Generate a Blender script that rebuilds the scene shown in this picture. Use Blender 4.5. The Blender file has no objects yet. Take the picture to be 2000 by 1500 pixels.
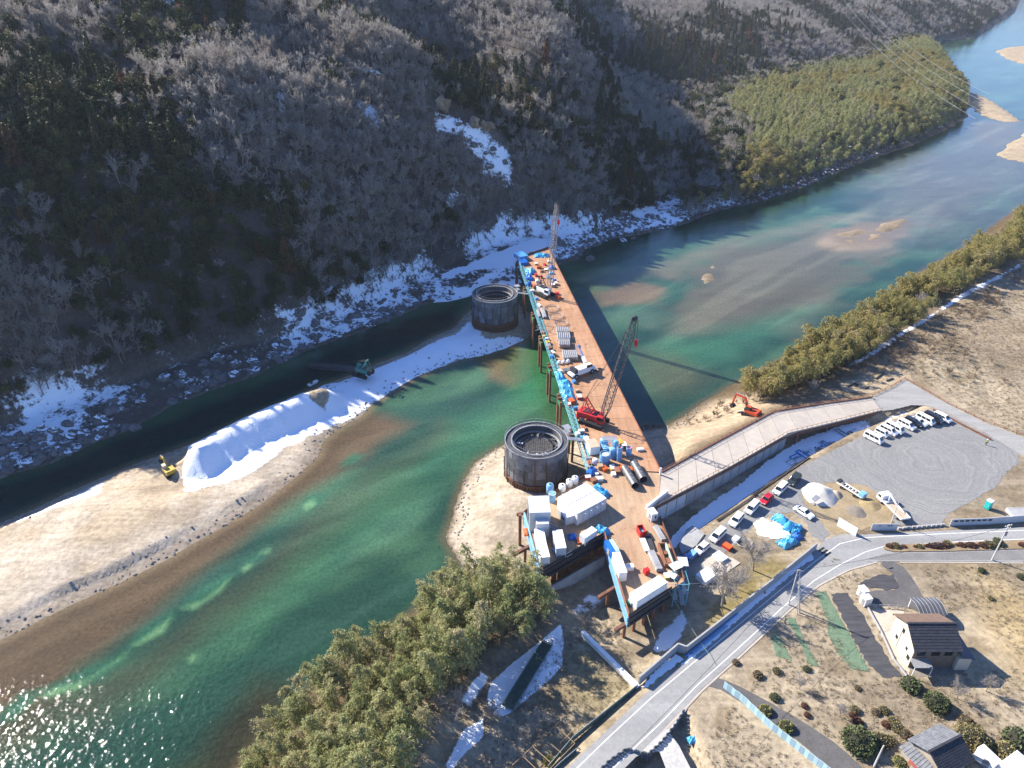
import bpy, bmesh, math, random
import numpy as np
from mathutils import Vector, Matrix
from mathutils.geometry import tessellate_polygon
R = math.radians
random.seed(7); RNG = np.random.default_rng(11)
SC = bpy.context.scene
COL = SC.collection
# ---------------------------------------------------------------- camera, sky, sun, exposure
F, PITCH, CZ = 1387.0, R(31.5), 115.0
cam = bpy.data.cameras.new('camera'); cam.sensor_width = 36; cam.lens = F/2000*36; cam.clip_end = 8000; cam.clip_start = 1
co = bpy.data.objects.new('camera', cam); COL.objects.link(co)
co.location = (0, 0, CZ); co.rotation_euler = (R(90)-PITCH, 0, 0); SC.camera = co
SUN_AZ, SUN_EL = R(148.8), R(35)
sun_dir = Vector((math.cos(SUN_EL)*math.cos(SUN_AZ), math.cos(SUN_EL)*math.sin(SUN_AZ), math.sin(SUN_EL)))
w = bpy.data.worlds.new('World'); SC.world = w; w.use_nodes = True
nt = w.node_tree; sky = nt.nodes.new('ShaderNodeTexSky'); sky.sky_type = 'NISHITA'; sky.sun_disc = False
sky.sun_elevation = SUN_EL; sky.sun_rotation = R(90)-SUN_AZ; sky.altitude = 100; sky.air_density = 1.0; sky.dust_density = 0.1; sky.ozone_density = 5.0
bg = nt.nodes['Background']; bg.inputs['Strength'].default_value = 0.084
tn = nt.nodes.new('ShaderNodeMix'); tn.data_type = 'RGBA'; tn.blend_type = 'MULTIPLY'; tn.inputs[0].default_value = 1; tn.inputs[7].default_value = (.82, .95, 1.22, 1)
nt.links.new(sky.outputs['Color'], tn.inputs[6]); nt.links.new(tn.outputs[2], bg.inputs['Color'])
sl = bpy.data.lights.new('sun', 'SUN'); sl.energy = 4.8; sl.angle = R(0.5); sl.color = (1.0, 0.93, 0.82)
so = bpy.data.objects.new('sun', sl); COL.objects.link(so); so.rotation_euler = sun_dir.to_track_quat('Z', 'Y').to_euler(); so.location = (-100, 100, 300)
SC.view_settings.view_transform = 'Standard'; SC.view_settings.look = 'None'; SC.view_settings.gamma = 1; SC.view_settings.use_curve_mapping = False
SC.view_settings.exposure = 1.3
SC.render.engine = 'CYCLES'; SC.cycles.max_bounces = 5; SC.cycles.diffuse_bounces = 2; SC.cycles.glossy_bounces = 2; SC.cycles.transmission_bounces = 3
SC.cycles.use_denoising = True
# ---------------------------------------------------------------- helpers
def P(px, py, z=0.0):
    """point at height z seen at pixel (px, py) of the 2000x1500 photograph"""
    x = px-1000; y = 750-py
    fw = F*math.cos(PITCH)+y*math.sin(PITCH); up = -F*math.sin(PITCH)+y*math.cos(PITCH)
    t = (z-CZ)/up
    return Vector((x*t, fw*t, z))
def PX(pts, z=0.0): return np.array([P(a, b, z)[:2] for a, b in pts])
def hd(a, b, z):
    p, q = P(*a, z), P(*b, z); return math.atan2(q.y-p.y, q.x-p.x)
_LAT = np.random.default_rng(3).random((256, 256))
def vnoise(x, y):
    xi = np.floor(x).astype(int); yi = np.floor(y).astype(int); fx = x-xi; fy = y-yi
    fx = fx*fx*(3-2*fx); fy = fy*fy*(3-2*fy); g = lambda a, b: _LAT[a & 255, b & 255]
    return (g(xi, yi)*(1-fx)+g(xi+1, yi)*fx)*(1-fy)+(g(xi, yi+1)*(1-fx)+g(xi+1, yi+1)*fx)*fy
def fbm(x, y, s, o=4):
    r = 0; a = 1; t = 0
    for k in range(o):
        r = r+a*vnoise(x/s+17.3*k, y/s+5.1*k); t += a; a *= .5; s *= .5
    return r/t
def sdist(poly, x, y):
    """signed distance to a polygon, positive inside (numpy arrays)"""
    sh = x.shape; x = x.ravel(); y = y.ravel(); d = np.full(x.shape, 1e18); ins = np.zeros(x.shape, bool); n = len(poly)
    for i in range(n):
        ax, ay = poly[i]; bx, by = poly[(i+1) % n]; ex, ey = bx-ax, by-ay
        t = np.clip(((x-ax)*ex+(y-ay)*ey)/(ex*ex+ey*ey+1e-12), 0, 1)
        d = np.minimum(d, (x-ax-t*ex)**2+(y-ay-t*ey)**2)
        c = (ay > y) != (by > y)
        ins ^= c & (x < ex*(y-ay)/(ey if abs(ey) > 1e-9 else 1e-9)+ax)
    d = np.sqrt(d); return np.where(ins, d, -d).reshape(sh)
def ldist(line, x, y):
    d = np.full(x.shape, 1e18)
    for (ax, ay), (bx, by) in zip(line[:-1], line[1:]):
        ex, ey = bx-ax, by-ay; t = np.clip(((x-ax)*ex+(y-ay)*ey)/(ex*ex+ey*ey+1e-12), 0, 1)
        d = np.minimum(d, (x-ax-t*ex)**2+(y-ay-t*ey)**2)
    return np.sqrt(d)
def sst(a, b, x):
    t = np.clip((x-a)/(b-a), 0, 1); return t*t*(3-2*t)
class MB:
    """collects boxes, tubes, prisms ... and links them as one mesh object"""
    def __init__(s): s.v = []; s.f = []
    def add(s, v, f):
        n = len(s.v); s.v.extend(tuple(map(float, p)) for p in v); s.f.extend(tuple(i+n for i in q) for q in f); return s
    def box(s, c, d, rz=0.0, m=None):
        cx, cy, cz = c; a, b, h = d[0]/2, d[1]/2, d[2]/2; k, l = math.cos(rz), math.sin(rz); vs = []
        for z in (-h, h):
            for x, y in ((-a, -b), (a, -b), (a, b), (-a, b)):
                vs.append((cx+x*k-y*l, cy+x*l+y*k, cz+z))
        return s.add(vs, [(3, 2, 1, 0), (4, 5, 6, 7), (0, 1, 5, 4), (1, 2, 6, 5), (2, 3, 7, 6), (3, 0, 4, 7)])
    def beam(s, p, q, wd, ht, up=(0, 0, 1)):
        p = Vector(p); q = Vector(q); d = (q-p).normalized(); u = Vector(up)
        if abs(d.dot(u)) > .98: u = Vector((1, 0, 0))
        r = d.cross(u).normalized()*wd/2; t = r.cross(d).normalized()*ht/2
        vs = [e+a*r+b*t for e in (p, q) for a, b in ((-1, -1), (1, -1), (1, 1), (-1, 1))]
        return s.add(vs, [(0, 1, 2, 3), (7, 6, 5, 4), (4, 5, 1, 0), (5, 6, 2, 1), (6, 7, 3, 2), (7, 4, 0, 3)])
    def tube(s, p, q, r, n=6, r2=None, cap=True):
        p = Vector(p); q = Vector(q); d = (q-p).normalized(); u = Vector((0, 0, 1)) if abs(d.z) < .95 else Vector((1, 0, 0))
        a = d.cross(u).normalized(); b = d.cross(a); r2 = r if r2 is None else r2
        vs = [e+(a*math.cos(2*math.pi*i/n)+b*math.sin(2*math.pi*i/n))*rr for e, rr in ((p, r), (q, r2)) for i in range(n)]
        fs = [(i, n+i, n+(i+1) % n, (i+1) % n) for i in range(n)]
        if cap: fs += [tuple(range(n)), tuple(range(2*n-1, n-1, -1))]
        return s.add(vs, fs)
    def path(s, pts, r, n=5):
        for a, b in zip(pts[:-1], pts[1:]): s.tube(a, b, r, n)
        return s
    def prism(s, poly, z0, z1):
        n = len(poly); vs = [(p[0], p[1], z0) for p in poly]+[(p[0], p[1], z1) for p in poly]
        ar = sum(poly[i][0]*poly[(i+1) % n][1]-poly[(i+1) % n][0]*poly[i][1] for i in range(n))
        fs = []
        for t in tessellate_polygon([[Vector((p[0], p[1], 0)) for p in poly]]):
            a, b, c = (Vector(vs[i]) for i in t)
            if (b-a).cross(c-a).z < 0: t = t[::-1]
            fs += [tuple(i+n for i in t), tuple(reversed(t))]
        for i in range(n):
            j = (i+1) % n; fs.append((i, j, n+j, n+i) if ar > 0 else (j, i, n+i, n+j))
        return s.add(vs, fs)
    def extr(s, prof, y0, y1):
        """profile in XZ pushed along Y"""
        n = len(prof); vs = [(p[0], y, p[1]) for y in (y0, y1) for p in prof]
        ar = sum(prof[i][0]*prof[(i+1) % n][1]-prof[(i+1) % n][0]*prof[i][1] for i in range(n)); fs = []
        for t in tessellate_polygon([[Vector((p[0], p[1], 0)) for p in prof]]):
            fs += [tuple(t), tuple(i+n for i in reversed(t))]
        for i in range(n):
            j = (i+1) % n; fs.append((i, j, n+j, n+i))
        return s.add(vs, fs)
    def lathe(s, prof, n=24, a0=0.0, a1=2*math.pi, c=(0, 0)):
        full = abs(a1-a0-2*math.pi) < 1e-6; m = n if full else n+1; k = len(prof); vs = []
        for i in range(m):
            t = a0+(a1-a0)*i/n
            vs += [(c[0]+r*math.cos(t), c[1]+r*math.sin(t), z) for r, z in prof]
        fs = [(i*k+j, ((i+1) % m)*k+j, ((i+1) % m)*k+j+1, i*k+j+1) for i in range(n) for j in range(k-1)]
        return s.add(vs, fs)
    def blob(s, c, r, n=10, m=6, j=.15, seed=0, flat=None):
        rr = random.Random(seed); vs = []; fs = []
        for a in range(m+1):
            th = math.pi*a/m
            for b in range(n):
                ph = 2*math.pi*b/n; q = 1+rr.uniform(-j, j)
                z = math.cos(th)*r[2]*q
                if flat is not None: z = max(z, flat)
                vs.append((c[0]+math.sin(th)*math.cos(ph)*r[0]*q, c[1]+math.sin(th)*math.sin(ph)*r[1]*q, c[2]+z))
        for a in range(m):
            for b in range(n): fs.append((a*n+b, (a+1)*n+b, (a+1)*n+(b+1) % n, a*n+(b+1) % n))
        return s.add(vs, fs)
    def mesh(s, name):
        me = bpy.data.meshes.new(name); me.from_pydata(s.v, [], s.f); me.update(); return me
    def build(s, name, m, parent=None, smooth=False, bevel=0):
        me = s.mesh(name)
        bm = bmesh.new(); bm.from_mesh(me); bmesh.ops.recalc_face_normals(bm, faces=bm.faces); bm.to_mesh(me); bm.free()
        o = link(name, me, m, parent)
        if smooth: me.polygons.foreach_set('use_smooth', [True]*len(me.polygons))
        if bevel:
            b = o.modifiers.new('bevel', 'BEVEL'); b.width = bevel; b.segments = 2; b.limit_method = 'ANGLE'
        return o
def link(name, me, m, parent=None):
    if m is not None and not me.materials: me.materials.append(m)
    o = bpy.data.objects.new(name, me); COL.objects.link(o)
    if parent is not None: o.parent = parent
    return o
def tag(o, label=None, cat=None, group=None, kind=None):
    if label: o['label'] = label
    if cat: o['category'] = cat
    if group: o['group'] = group
    if kind: o['kind'] = kind
    return o
def thing(name, label, cat, loc=(0, 0, 0), rz=0.0, group=None):
    o = bpy.data.objects.new(name, None); COL.objects.link(o); o.location = loc; o.rotation_euler = (0, 0, rz); o.empty_display_size = .3
    return tag(o, label, cat, group)
KIDS = {}
def dup(o, loc=None, rz=None, label=None, scale=None):
    """a copy of a thing with copies of its parts and sub-parts"""
    def rec(s, p):
        c = s.copy(); COL.objects.link(c)
        if p is not None: c.parent = p
        for k in list(s.children): rec(k, c)
        return c
    c = rec(o, None)
    if loc is not None: c.location = loc
    if rz is not None: c.rotation_euler = (0, 0, rz)
    if scale is not None: c.scale = scale if hasattr(scale, '__len__') else (scale,)*3
    if label: c['label'] = label
    return c
# ---------------------------------------------------------------- materials
def N(t, kind, **kw):
    n = t.nodes.new('ShaderNode'+kind)
    for k, v in kw.items(): setattr(n, k, v)
    return n
def ramp(t, fac, stops, interp='LINEAR'):
    r = N(t, 'ValToRGB'); e = r.color_ramp.elements; r.color_ramp.interpolation = interp
    while len(e) < len(stops): e.new(.5)
    for k, (p, c) in zip(e, stops): k.position = p; k.color = (*c, 1) if len(c) == 3 else c
    t.links.new(fac, r.inputs['Fac']); return r.outputs['Color']
def noise(t, vec, scale, detail=4, rough=.6, out='Fac'):
    n = N(t, 'TexNoise'); n.inputs['Scale'].default_value = scale; n.inputs['Detail'].default_value = detail; n.inputs['Roughness'].default_value = rough
    t.links.new(vec, n.inputs['Vector']); return n.outputs[out]
def mix(t, fac, a, b, mode='MIX'):
    m = N(t, 'Mix', data_type='RGBA', blend_type=mode)
    for s, v in ((m.inputs[0], fac), (m.inputs[6], a), (m.inputs[7], b)):
        if hasattr(v, 'is_linked'): t.links.new(v, s)
        elif isinstance(v, (int, float)): s.default_value = v
        else: s.default_value = (*v, 1)
    return m.outputs[2]
def math_(t, op, a, b=0.0, clamp=False):
    m = N(t, 'Math', operation=op, use_clamp=clamp)
    for s, v in zip(m.inputs, (a, b)):
        if hasattr(v, 'is_linked'): t.links.new(v, s)
        else: s.default_value = v
    return m.outputs[0]
def newmat(name):
    m = bpy.data.materials.new(name); m.use_nodes = True; t = m.node_tree; return m, t, t.nodes['Principled BSDF']
def bump(t, b, h, strength, dist=.05):
    n = N(t, 'Bump'); n.inputs['Strength'].default_value = strength; n.inputs['Distance'].default_value = dist
    t.links.new(h, n.inputs['Height']); t.links.new(n.outputs[0], b.inputs['Normal'])
def M(name, c, c2=None, scale=3.0, rough=.6, metal=0.0, bmp=0.0, rnd=0.0, spec=.4, coat=0.0, lo=.35, hi=.65, streak=None):
    """base colour c mottled towards c2 by noise in object space, varied per object by rnd"""
    m, t, b = newmat(name); c2 = c2 or tuple(x*.75 for x in c)
    tc = N(t, 'TexCoord').outputs['Object']
    if streak:
        mp = N(t, 'Mapping'); mp.inputs['Scale'].default_value = streak; t.links.new(tc, mp.inputs['Vector']); tc = mp.outputs[0]
    n = noise(t, tc, scale, 5); col = ramp(t, n, [(lo, c), (hi, c2)])
    if rnd:
        oi = N(t, 'ObjectInfo'); h = N(t, 'HueSaturation'); h.inputs['Saturation'].default_value = 1
        t.links.new(math_(t, 'ADD', math_(t, 'MULTIPLY', oi.outputs['Random'], rnd), 1-rnd/2), h.inputs['Value']); t.links.new(col, h.inputs['Color']); col = h.outputs[0]
    t.links.new(col, b.inputs['Base Color']); b.inputs['Roughness'].default_value = rough; b.inputs['Metallic'].default_value = metal
    b.inputs['Specular IOR Level'].default_value = spec; b.inputs['Coat Weight'].default_value = coat
    if bmp: bump(t, b, noise(t, tc, scale*4, 4), bmp)
    return m
def leafmat(name, stops, trans=.25, rough=.6, value=.5, sc=.35):
    """foliage: colour picked per plant, light and dark clumps from noise in the crown"""
    m, t, b = newmat(name); oi = N(t, 'ObjectInfo'); geo = N(t, 'NewGeometry')
    col = ramp(t, oi.outputs['Random'], stops)
    n = noise(t, N(t, 'TexCoord').outputs['Object'], sc*3, 3)
    h = N(t, 'HueSaturation'); t.links.new(math_(t, 'ADD', math_(t, 'MULTIPLY', n, value*1.6), 1-value*.8), h.inputs['Value']); t.links.new(col, h.inputs['Color'])
    t.links.new(h.outputs[0], b.inputs['Base Color']); b.inputs['Roughness'].default_value = rough; b.inputs['Specular IOR Level'].default_value = .25
    if trans:
        tr = N(t, 'BsdfTranslucent'); t.links.new(h.outputs[0], tr.inputs['Color']); ms = N(t, 'MixShader'); ms.inputs[0].default_value = trans
        t.links.new(b.outputs[0], ms.inputs[1]); t.links.new(tr.outputs[0], ms.inputs[2]); t.links.new(ms.outputs[0], t.nodes['Material Output'].inputs['Surface'])
    return m
# ---------------------------------------------------------------- terrain outlines (traced at water level)
shoreN = [(-900, 1240), (-400, 1060), (0, 932), (100, 905), (185, 865), (255, 840), (330, 795), (420, 760), (500, 734), (594, 688), (662, 663), (730, 639), (797, 609), (837, 592), (878, 589), (905, 583), (940, 572), (1000, 562), (1045, 550), (1085, 520), (1106, 512), (1132, 508), (1140, 488), (1176, 477), (1192, 468), (1260, 456), (1330, 440), (1400, 412), (1480, 395), (1560, 370), (1640, 335), (1700, 310), (1780, 285), (1859, 248), (1890, 228), (1888, 205), (1890, 180), (1868, 156), (1847, 120), (1841, 112), (1820, 94), (1814, 88), (1844, 77), (1904, 75), (1920, 60), (1949, 43), (1979, 26), (1990, 8), (2000, -20)]
W_shoreN = np.vstack([PX(shoreN), [(2500, 2600), (2500, 6000), (-4000, 6000), (-4000, 30)]])
footH = [(-1200, 1200), (-500, 960), (0, 835), (200, 765), (400, 690), (600, 645), (720, 592), (830, 540), (900, 505), (960, 478), (1050, 458), (1130, 452), (1200, 432), (1280, 412), (1370, 360), (1395, 290), (1350, 240), (1420, 195), (1560, 163), (1640, 148), (1690, 122), (1720, 104), (1810, 86), (1844, 74), (1904, 70), (1920, 55), (1949, 38), (1979, 20), (2000, -24)]
W_foot = np.vstack([PX(footH, 3), [(2400, 2700), (2400, 6000), (-4000, 6000), (-4000, 60)]])
bar = [(-500, 1250), (-300, 1165), (0, 1022), (60, 997), (130, 962), (200, 932), (260, 907), (310, 890), (360, 872), (400, 856), (450, 832), (520, 800), (590, 773), (630, 752), (690, 730), (730, 712), (790, 690), (850, 655), (885, 642), (905, 617), (925, 600), (935, 585), (975, 575), (1010, 590), (1035, 612), (1042, 640), (1030, 662), (990, 680), (945, 694), (900, 703), (860, 718), (810, 738), (760, 768), (725, 793), (705, 815), (660, 838), (632, 862), (622, 892), (590, 922), (550, 955), (500, 992), (440, 1028), (385, 1058), (330, 1092), (250, 1132), (130, 1187), (0, 1252), (-300, 1392), (-600, 1530)]
W_bar = PX(bar)
shoreS = [(2600, 180), (2300, 260), (2150, 330), (2000, 398), (1940, 440), (1890, 478), (1800, 530), (1740, 570), (1640, 632), (1560, 682), (1480, 727), (1420, 757), (1400, 772), (1370, 787), (1330, 817), (1300, 832), (1262, 829), (1240, 837), (1200, 848), (1120, 858), (1050, 866), (987, 866), (960, 880), (925, 905), (905, 940), (890, 980), (880, 1020), (868, 1052), (905, 1110), (870, 1150), (760, 1230), (640, 1310), (560, 1400), (480, 1480), (430, 1570), (330, 1720), (200, 1900)]
W_shoreS = np.vstack([PX(shoreS), [(-40, -60), (900, -60), (3000, 1200)]])
isles = [[(1890, 181), (1905, 182), (1930, 192), (1965, 215), (1997, 238), (1960, 239), (1925, 230), (1900, 214)], [(1942, 100), (1965, 93), (2000, 89), (2120, 80), (2120, 135), (1990, 124), (1958, 112)],
         [(1948, 303), (1965, 287), (2000, 260), (2120, 225), (2120, 335), (2000, 317), (1965, 312)], [(1640, 460), (1668, 449), (1700, 441), (1690, 452), (1660, 462)], [(1706, 447), (1735, 434), (1764, 430), (1760, 440), (1730, 456)], [(1690, 466), (1712, 458), (1725, 464), (1700, 474)], [(1650, 470), (1672, 466), (1668, 476)], [(1375, 556), (1384, 520), (1390, 503), (1396, 522), (1391, 545)]]
W_isles = [PX(i) for i in isles]
G, D = 7.5, 12.5                                     # terrace and working-platform levels
pad = PX([(1320, 815), (1290, 930), (1285, 985), (1265, 1000), (1180, 1040), (1050, 1112), (1010, 1100), (960, 1110), (860, 1050), (850, 900), (950, 830), (1240, 830)], 4)
low = PX([(1100, 1130), (1180, 1100), (1330, 1190), (1300, 1290), (1240, 1330), (1130, 1230)], 5)
lowf = PX([(830, 1560), (900, 1380), (960, 1290), (1100, 1220), (1140, 1230), (1245, 1335), (1080, 1500), (1000, 1600)], 6)
strip = PX([(1290, 1010), (1535, 850), (1720, 815), (1800, 795), (1760, 815), (1660, 850), (1560, 905), (1470, 965), (1330, 1060), (1310, 1090)], 6.3)
lowk = PX([(1200, 1500), (1330, 1400), (1340, 1420), (1420, 1600), (1180, 1700)], 6)
SPUR = None
def heights(x, y, detail=True):
    """terrain height over numpy arrays of world x, y"""
    dN = sdist(W_shoreN, x, y); dF = sdist(W_foot, x, y); dB = sdist(W_bar, x, y); dS = sdist(W_shoreS, x, y)
    n1 = fbm(x, y, 9, 3)-.5; n2 = fbm(x+300, y+80, 70, 4)-.5; n3 = fbm(x+90, y-50, 240, 2)-.5
    h = np.full(x.shape, -2.5)
    # far bank: boulders and snow, then the wooded hill
    bank = np.where(dN > 0, 3.0*sst(0, 14, dN)+1.4*n1*sst(0, 4, dN)+.012*np.maximum(dN, 0)+9*sst(70, 130, x)*sst(3, 26, dN), -2.5*sst(0, 10, -dN))
    d = np.maximum(dF, 0)
    hill = (53-43*sst(10, 80, x))*(1-np.exp(-d/26.0))+(165-45*sst(60, 200, x))*(1-np.exp(-d/380.0))
    hill = hill+n2*np.minimum(d*.36, 30-19*sst(10, 80, x))+n3*np.minimum(d*.3, 40-26*sst(30, 140, x))+n1*np.minimum(d*.12, 4)
    if SPUR is not None:
        for line, amp, wd in SPUR:
            hill = hill+amp*np.exp(-(ldist(line, x, y)/wd)**2)*sst(5, 60, d)
    h = np.where(dN > -12, bank, h); h = np.where(dF > 0, np.maximum(h, 3+hill), h)
    # gravel bar: high along the channel, sloping to the river
    u = sst(0, 3, dB)
    cr = PX([(374, 868), (450, 823), (540, 783), (600, 758), (630, 748)], 8.3); cd = ldist(cr, x, y)
    no = sdist(np.vstack([cr, cr[::-1]+np.array([-60, 60])]), x, y) > 0
    crest = np.where(no, np.clip(1-cd/13, 0, 1), np.clip(1-cd/6.7+.10*(vnoise(x*1.3, y*1.3)-.5)+.16*(vnoise((x*.72+y*.69)*.55, y*0)-.5)*sst(0, 2, cd), 0, 1))
    hb = .45*u+(.45+.8*sst(.4, .6, fbm(x+40, y, 25, 2)))*sst(3.2, 5.2, dB+2.5*n1)+.7*sst(5, 14, dB)+.35*n1*u+5.2*crest*sst(0, 4, dB)
    h = np.where(dB > -5, np.maximum(h, np.where(dB > 0, hb, -2.5*sst(0, 5, -dB))), h)
    # near bank
    t = G*sst(0, 24, dS)**.8
    pd = sdist(pad, x, y); t = t+(np.minimum(t, 3.0+.06*np.maximum(pd, 0)+.4*n1)-t)*sst(-7, 1, pd)
    t = t+(6.0+.6*n1-t)*sst(-4, 3, sdist(low, x, y)); t = t+(6.2+.5*n1-t)*sst(-2.5, 1.5, sdist(lowf, x, y))
    t = t+(6.3-t)*sst(-.8, .4, sdist(strip, x, y)); t = t+(5.6-t)*sst(-1, 1, sdist(lowk, x, y))
    rough = sst(4, 12, dS)*sst(-3, -8, np.maximum(sdist(FLAT, x, y), pd))
    t = t+n1*1.4*rough
    h = np.where(dS > -8, np.maximum(h, np.where(dS > 0, t*sst(0, 1.5, dS), -2.5*sst(0, 8, -dS))), h)
    for q in W_isles:
        s = sdist(q, x, y)+(7*n1 if len(q) < 8 else 2*n1); h = np.where(s > -6, np.maximum(h, np.where(s > 0, .25+.5*sst(0, 8, s), -2.5*sst(0, 6, -s))), h)
    return h, dN, dF, dB, dS
FLAT = PX([(1250, 860), (1700, 760), (1760, 735), (2100, 860), (2300, 1100), (2300, 1700), (1100, 1700), (1060, 1500), (1250, 1330), (1290, 1000)], G)
def hit(px, py, lo=60, hi=2600):
    d = np.array([px-1000, F*math.cos(PITCH)+(750-py)*math.sin(PITCH), -F*math.sin(PITCH)+(750-py)*math.cos(PITCH)]); d /= np.linalg.norm(d)
    t = np.exp(np.linspace(math.log(lo), math.log(hi), 1600)); x, y, z = d[0]*t, d[1]*t, CZ+d[2]*t
    b = np.nonzero(z < heights(x, y)[0])[0]
    i = b[0] if len(b) else -1
    return Vector((x[i], y[i], z[i]))
hits = lambda pts: np.array([hit(*p)[:2] for p in pts])
_sp = hits([(1012, 430), (1000, 365), (930, 265), (865, 205), (760, 160), (640, 108), (480, 40)])
_va = hits([(1120, 400), (1060, 300), (1000, 200), (880, 110), (800, 40)])
SPUR = [(_sp, 13.0, 20.0), (_va, -14.0, 24.0)]
def ground_z(x, y):
    return float(heights(np.array([x]), np.array([y]))[0][0])
# ---------------------------------------------------------------- ground sheet
yy = 15*np.exp(np.arange(0, 655)*.0082); uu = np.linspace(-1.6, 1.6, 400)
GX = yy[:, None]*uu[None, :]; GY = np.repeat(yy[:, None], len(uu), 1)
GH, dN, dF, dB, dS = heights(GX, GY)
def gridmesh(name, X, Y, Z, keep=None):
    r, c = X.shape; idx = np.arange(r*c).reshape(r, c)
    q = np.stack([idx[:-1, :-1], idx[:-1, 1:], idx[1:, 1:], idx[1:, :-1]], -1)
    if keep is not None:
        k = keep[:-1, :-1] | keep[:-1, 1:] | keep[1:, 1:] | keep[1:, :-1]; q = q[k]
    q = q.reshape(-1, 4); used = np.unique(q); rm = np.zeros(r*c, int); rm[used] = np.arange(len(used)); q = rm[q]
    v = np.stack([X.ravel(), Y.ravel(), Z.ravel()], 1)[used]
    me = bpy.data.meshes.new(name); me.vertices.add(len(v)); me.vertices.foreach_set('co', v.ravel()); me.loops.add(q.size); me.loops.foreach_set('vertex_index', q.ravel())
    me.polygons.add(len(q)); me.polygons.foreach_set('loop_start', np.arange(0, q.size, 4)); me.polygons.foreach_set('loop_total', np.full(len(q), 4)); me.polygons.foreach_set('use_smooth', np.ones(len(q), bool))
    me.update(calc_edges=True); return me, used
def setattrs(me, used, col, snow=None):
    a = me.attributes.new('tint', 'FLOAT_COLOR', 'POINT'); rgba = np.ones((len(used), 4), np.float32); rgba[:, :3] = col.reshape(-1, 3)[used]; a.data.foreach_set('color', rgba.ravel())
    if snow is not None:
        a = me.attributes.new('snow', 'FLOAT', 'POINT'); a.data.foreach_set('value', snow.ravel()[used].astype(np.float32))
C = np.zeros(GX.shape+(3,)); C[:] = (.245, .20, .14); SN = np.zeros(GX.shape)
def paint(mask, c):
    global C
    C = C*(1-mask[..., None])+np.array(c)*mask[..., None]
nA = fbm(GX, GY, 22, 4); nB = fbm(GX+50, GY+900, 5, 3); nC = fbm(GX-400, GY+30, 60, 3)
land = sst(-.5, 1.5, dS)
paint(land*sst(.38, .62, nA), (.35, .29, .205)); paint(land*sst(.5, .66, nC)*.7, (.265, .21, .145)); paint(land*sst(.55, .7, nB)*.6, (.17, .13, .08)); paint(land*sst(.62, .72, nA*.6+nC*.4)*.5, (.42, .36, .265))
hillm = sst(-2, 2, dF)
paint(hillm, (.075, .065, .058)); paint(hillm*sst(.45, .65, nA), (.11, .095, .08))
bankm = sst(-1, 1, dN)*(1-hillm); paint(bankm, (.10, .085, .07))
flatb = bankm*sst(20, 30, dN)*sst(60, 120, GX); paint(flatb, (.07, .055, .03))
paint(sst(0, 1.2, dB), (.40, .325, .23)); paint(sst(0, 1, dB)*sst(.42, .6, nA), (.45, .385, .30)); paint(sst(0, 1, dB)*sst(4.5, 1.5, dB)*.8, (.25, .205, .16)); rub = PX([(430, 1045), (520, 985), (600, 920), (640, 850), (720, 805), (650, 870), (610, 900), (540, 975), (470, 1010)], 1); paint(sst(-3, 2, sdist(rub, GX, GY))*sst(0, 1, dB)*.8, (.24, .195, .15))
padm = sst(-3, 1, sdist(pad, GX, GY))*land; paint(padm, (.42, .355, .275)); paint(padm*sst(.5, .65, nB), (.34, .285, .215))
slope = PX([(1300, 832), (1330, 815), (1400, 770), (1500, 775), (1560, 790), (1500, 815), (1300, 910)], 3); paint(sst(-4, 2, sdist(slope, GX, GY))*land, (.36, .28, .19))
for q in W_isles: paint(sst(-2, 1, sdist(q, GX, GY)), (.36, .29, .20) if len(q) > 6 else (.22, .18, .13))
paint(sst(1.2, 0, dS)*sst(-3, 0, dS)*.7, (.2, .15, .1))
# bank below the bamboo is leaf litter
litter = sst(-8, 0, dS)*sst(30, 16, dS)*(1-padm)*(1-sst(-4, 2, sdist(slope, GX, GY))); paint(litter, (.11, .08, .045))
yg = PX([(1870, 1090), (2100, 1080), (2100, 1330), (1990, 1330), (1930, 1240)], G); paint(sst(-6, 6, sdist(yg, GX, GY))*sst(.35, .6, nA)*.6, (.36, .26, .11))
gy = PX([(1440, 1130), (1480, 1080), (1600, 1110), (1400, 1270), (1330, 1270)], G); paint(sst(-3, 3, sdist(gy, GX, GY))*sst(.3, .6, nB), (.22, .175, .075))
og = PX([(1060, 1260), (1140, 1230), (1240, 1340), (1130, 1440), (1020, 1340)], G); paint(sst(-4, 4, sdist(og, GX, GY))*sst(.4, .6, nA)*.7, (.21, .17, .08))
# snow
def snow(poly, z, a, soft=3.0, m=None):
    global SN
    k = sst(-soft, soft, sdist(PX(poly, z) if z is not None else hits(poly), GX, GY))*a
    SN = np.maximum(SN, k if m is None else k*m)
bs = sst(.5, 3, dN)*sst(9, 2, dF)*(GX < 120); SN = np.maximum(SN, bs*(.40+.22*sst(.35, .6, nA))); SN = np.maximum(SN, sst(1, 4, dN)*sst(14, 5, dN)*(GX >= 120)*.42)
snow([(960, 500), (1010, 478), (1070, 462), (1078, 478), (1030, 500), (1000, 520), (930, 530), (880, 545), (860, 540)], 3, 1.0, 2)
snow([(930, 565), (880, 590), (830, 590), (900, 560), (960, 540), (1010, 535), (1020, 560), (960, 575)], 1.5, .95, 2)
snow([(610, 745), (700, 725), (790, 690), (890, 645), (915, 620), (935, 640), (960, 670), (880, 700), (800, 735), (740, 770), (700, 800), (640, 830), (560, 870), (500, 915), (430, 945), (362, 962), (352, 905), (362, 880), (450, 835), (540, 795)], 2, .93, 3)
snow([(900, 680), (960, 660), (1020, 650), (1030, 660), (980, 682), (920, 700)], 1.6, .75, 1.5)
snow([(0, 1022), (60, 1000), (205, 932), (195, 962), (120, 990), (30, 1022)], 1.6, 1.0, 1.5)
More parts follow.
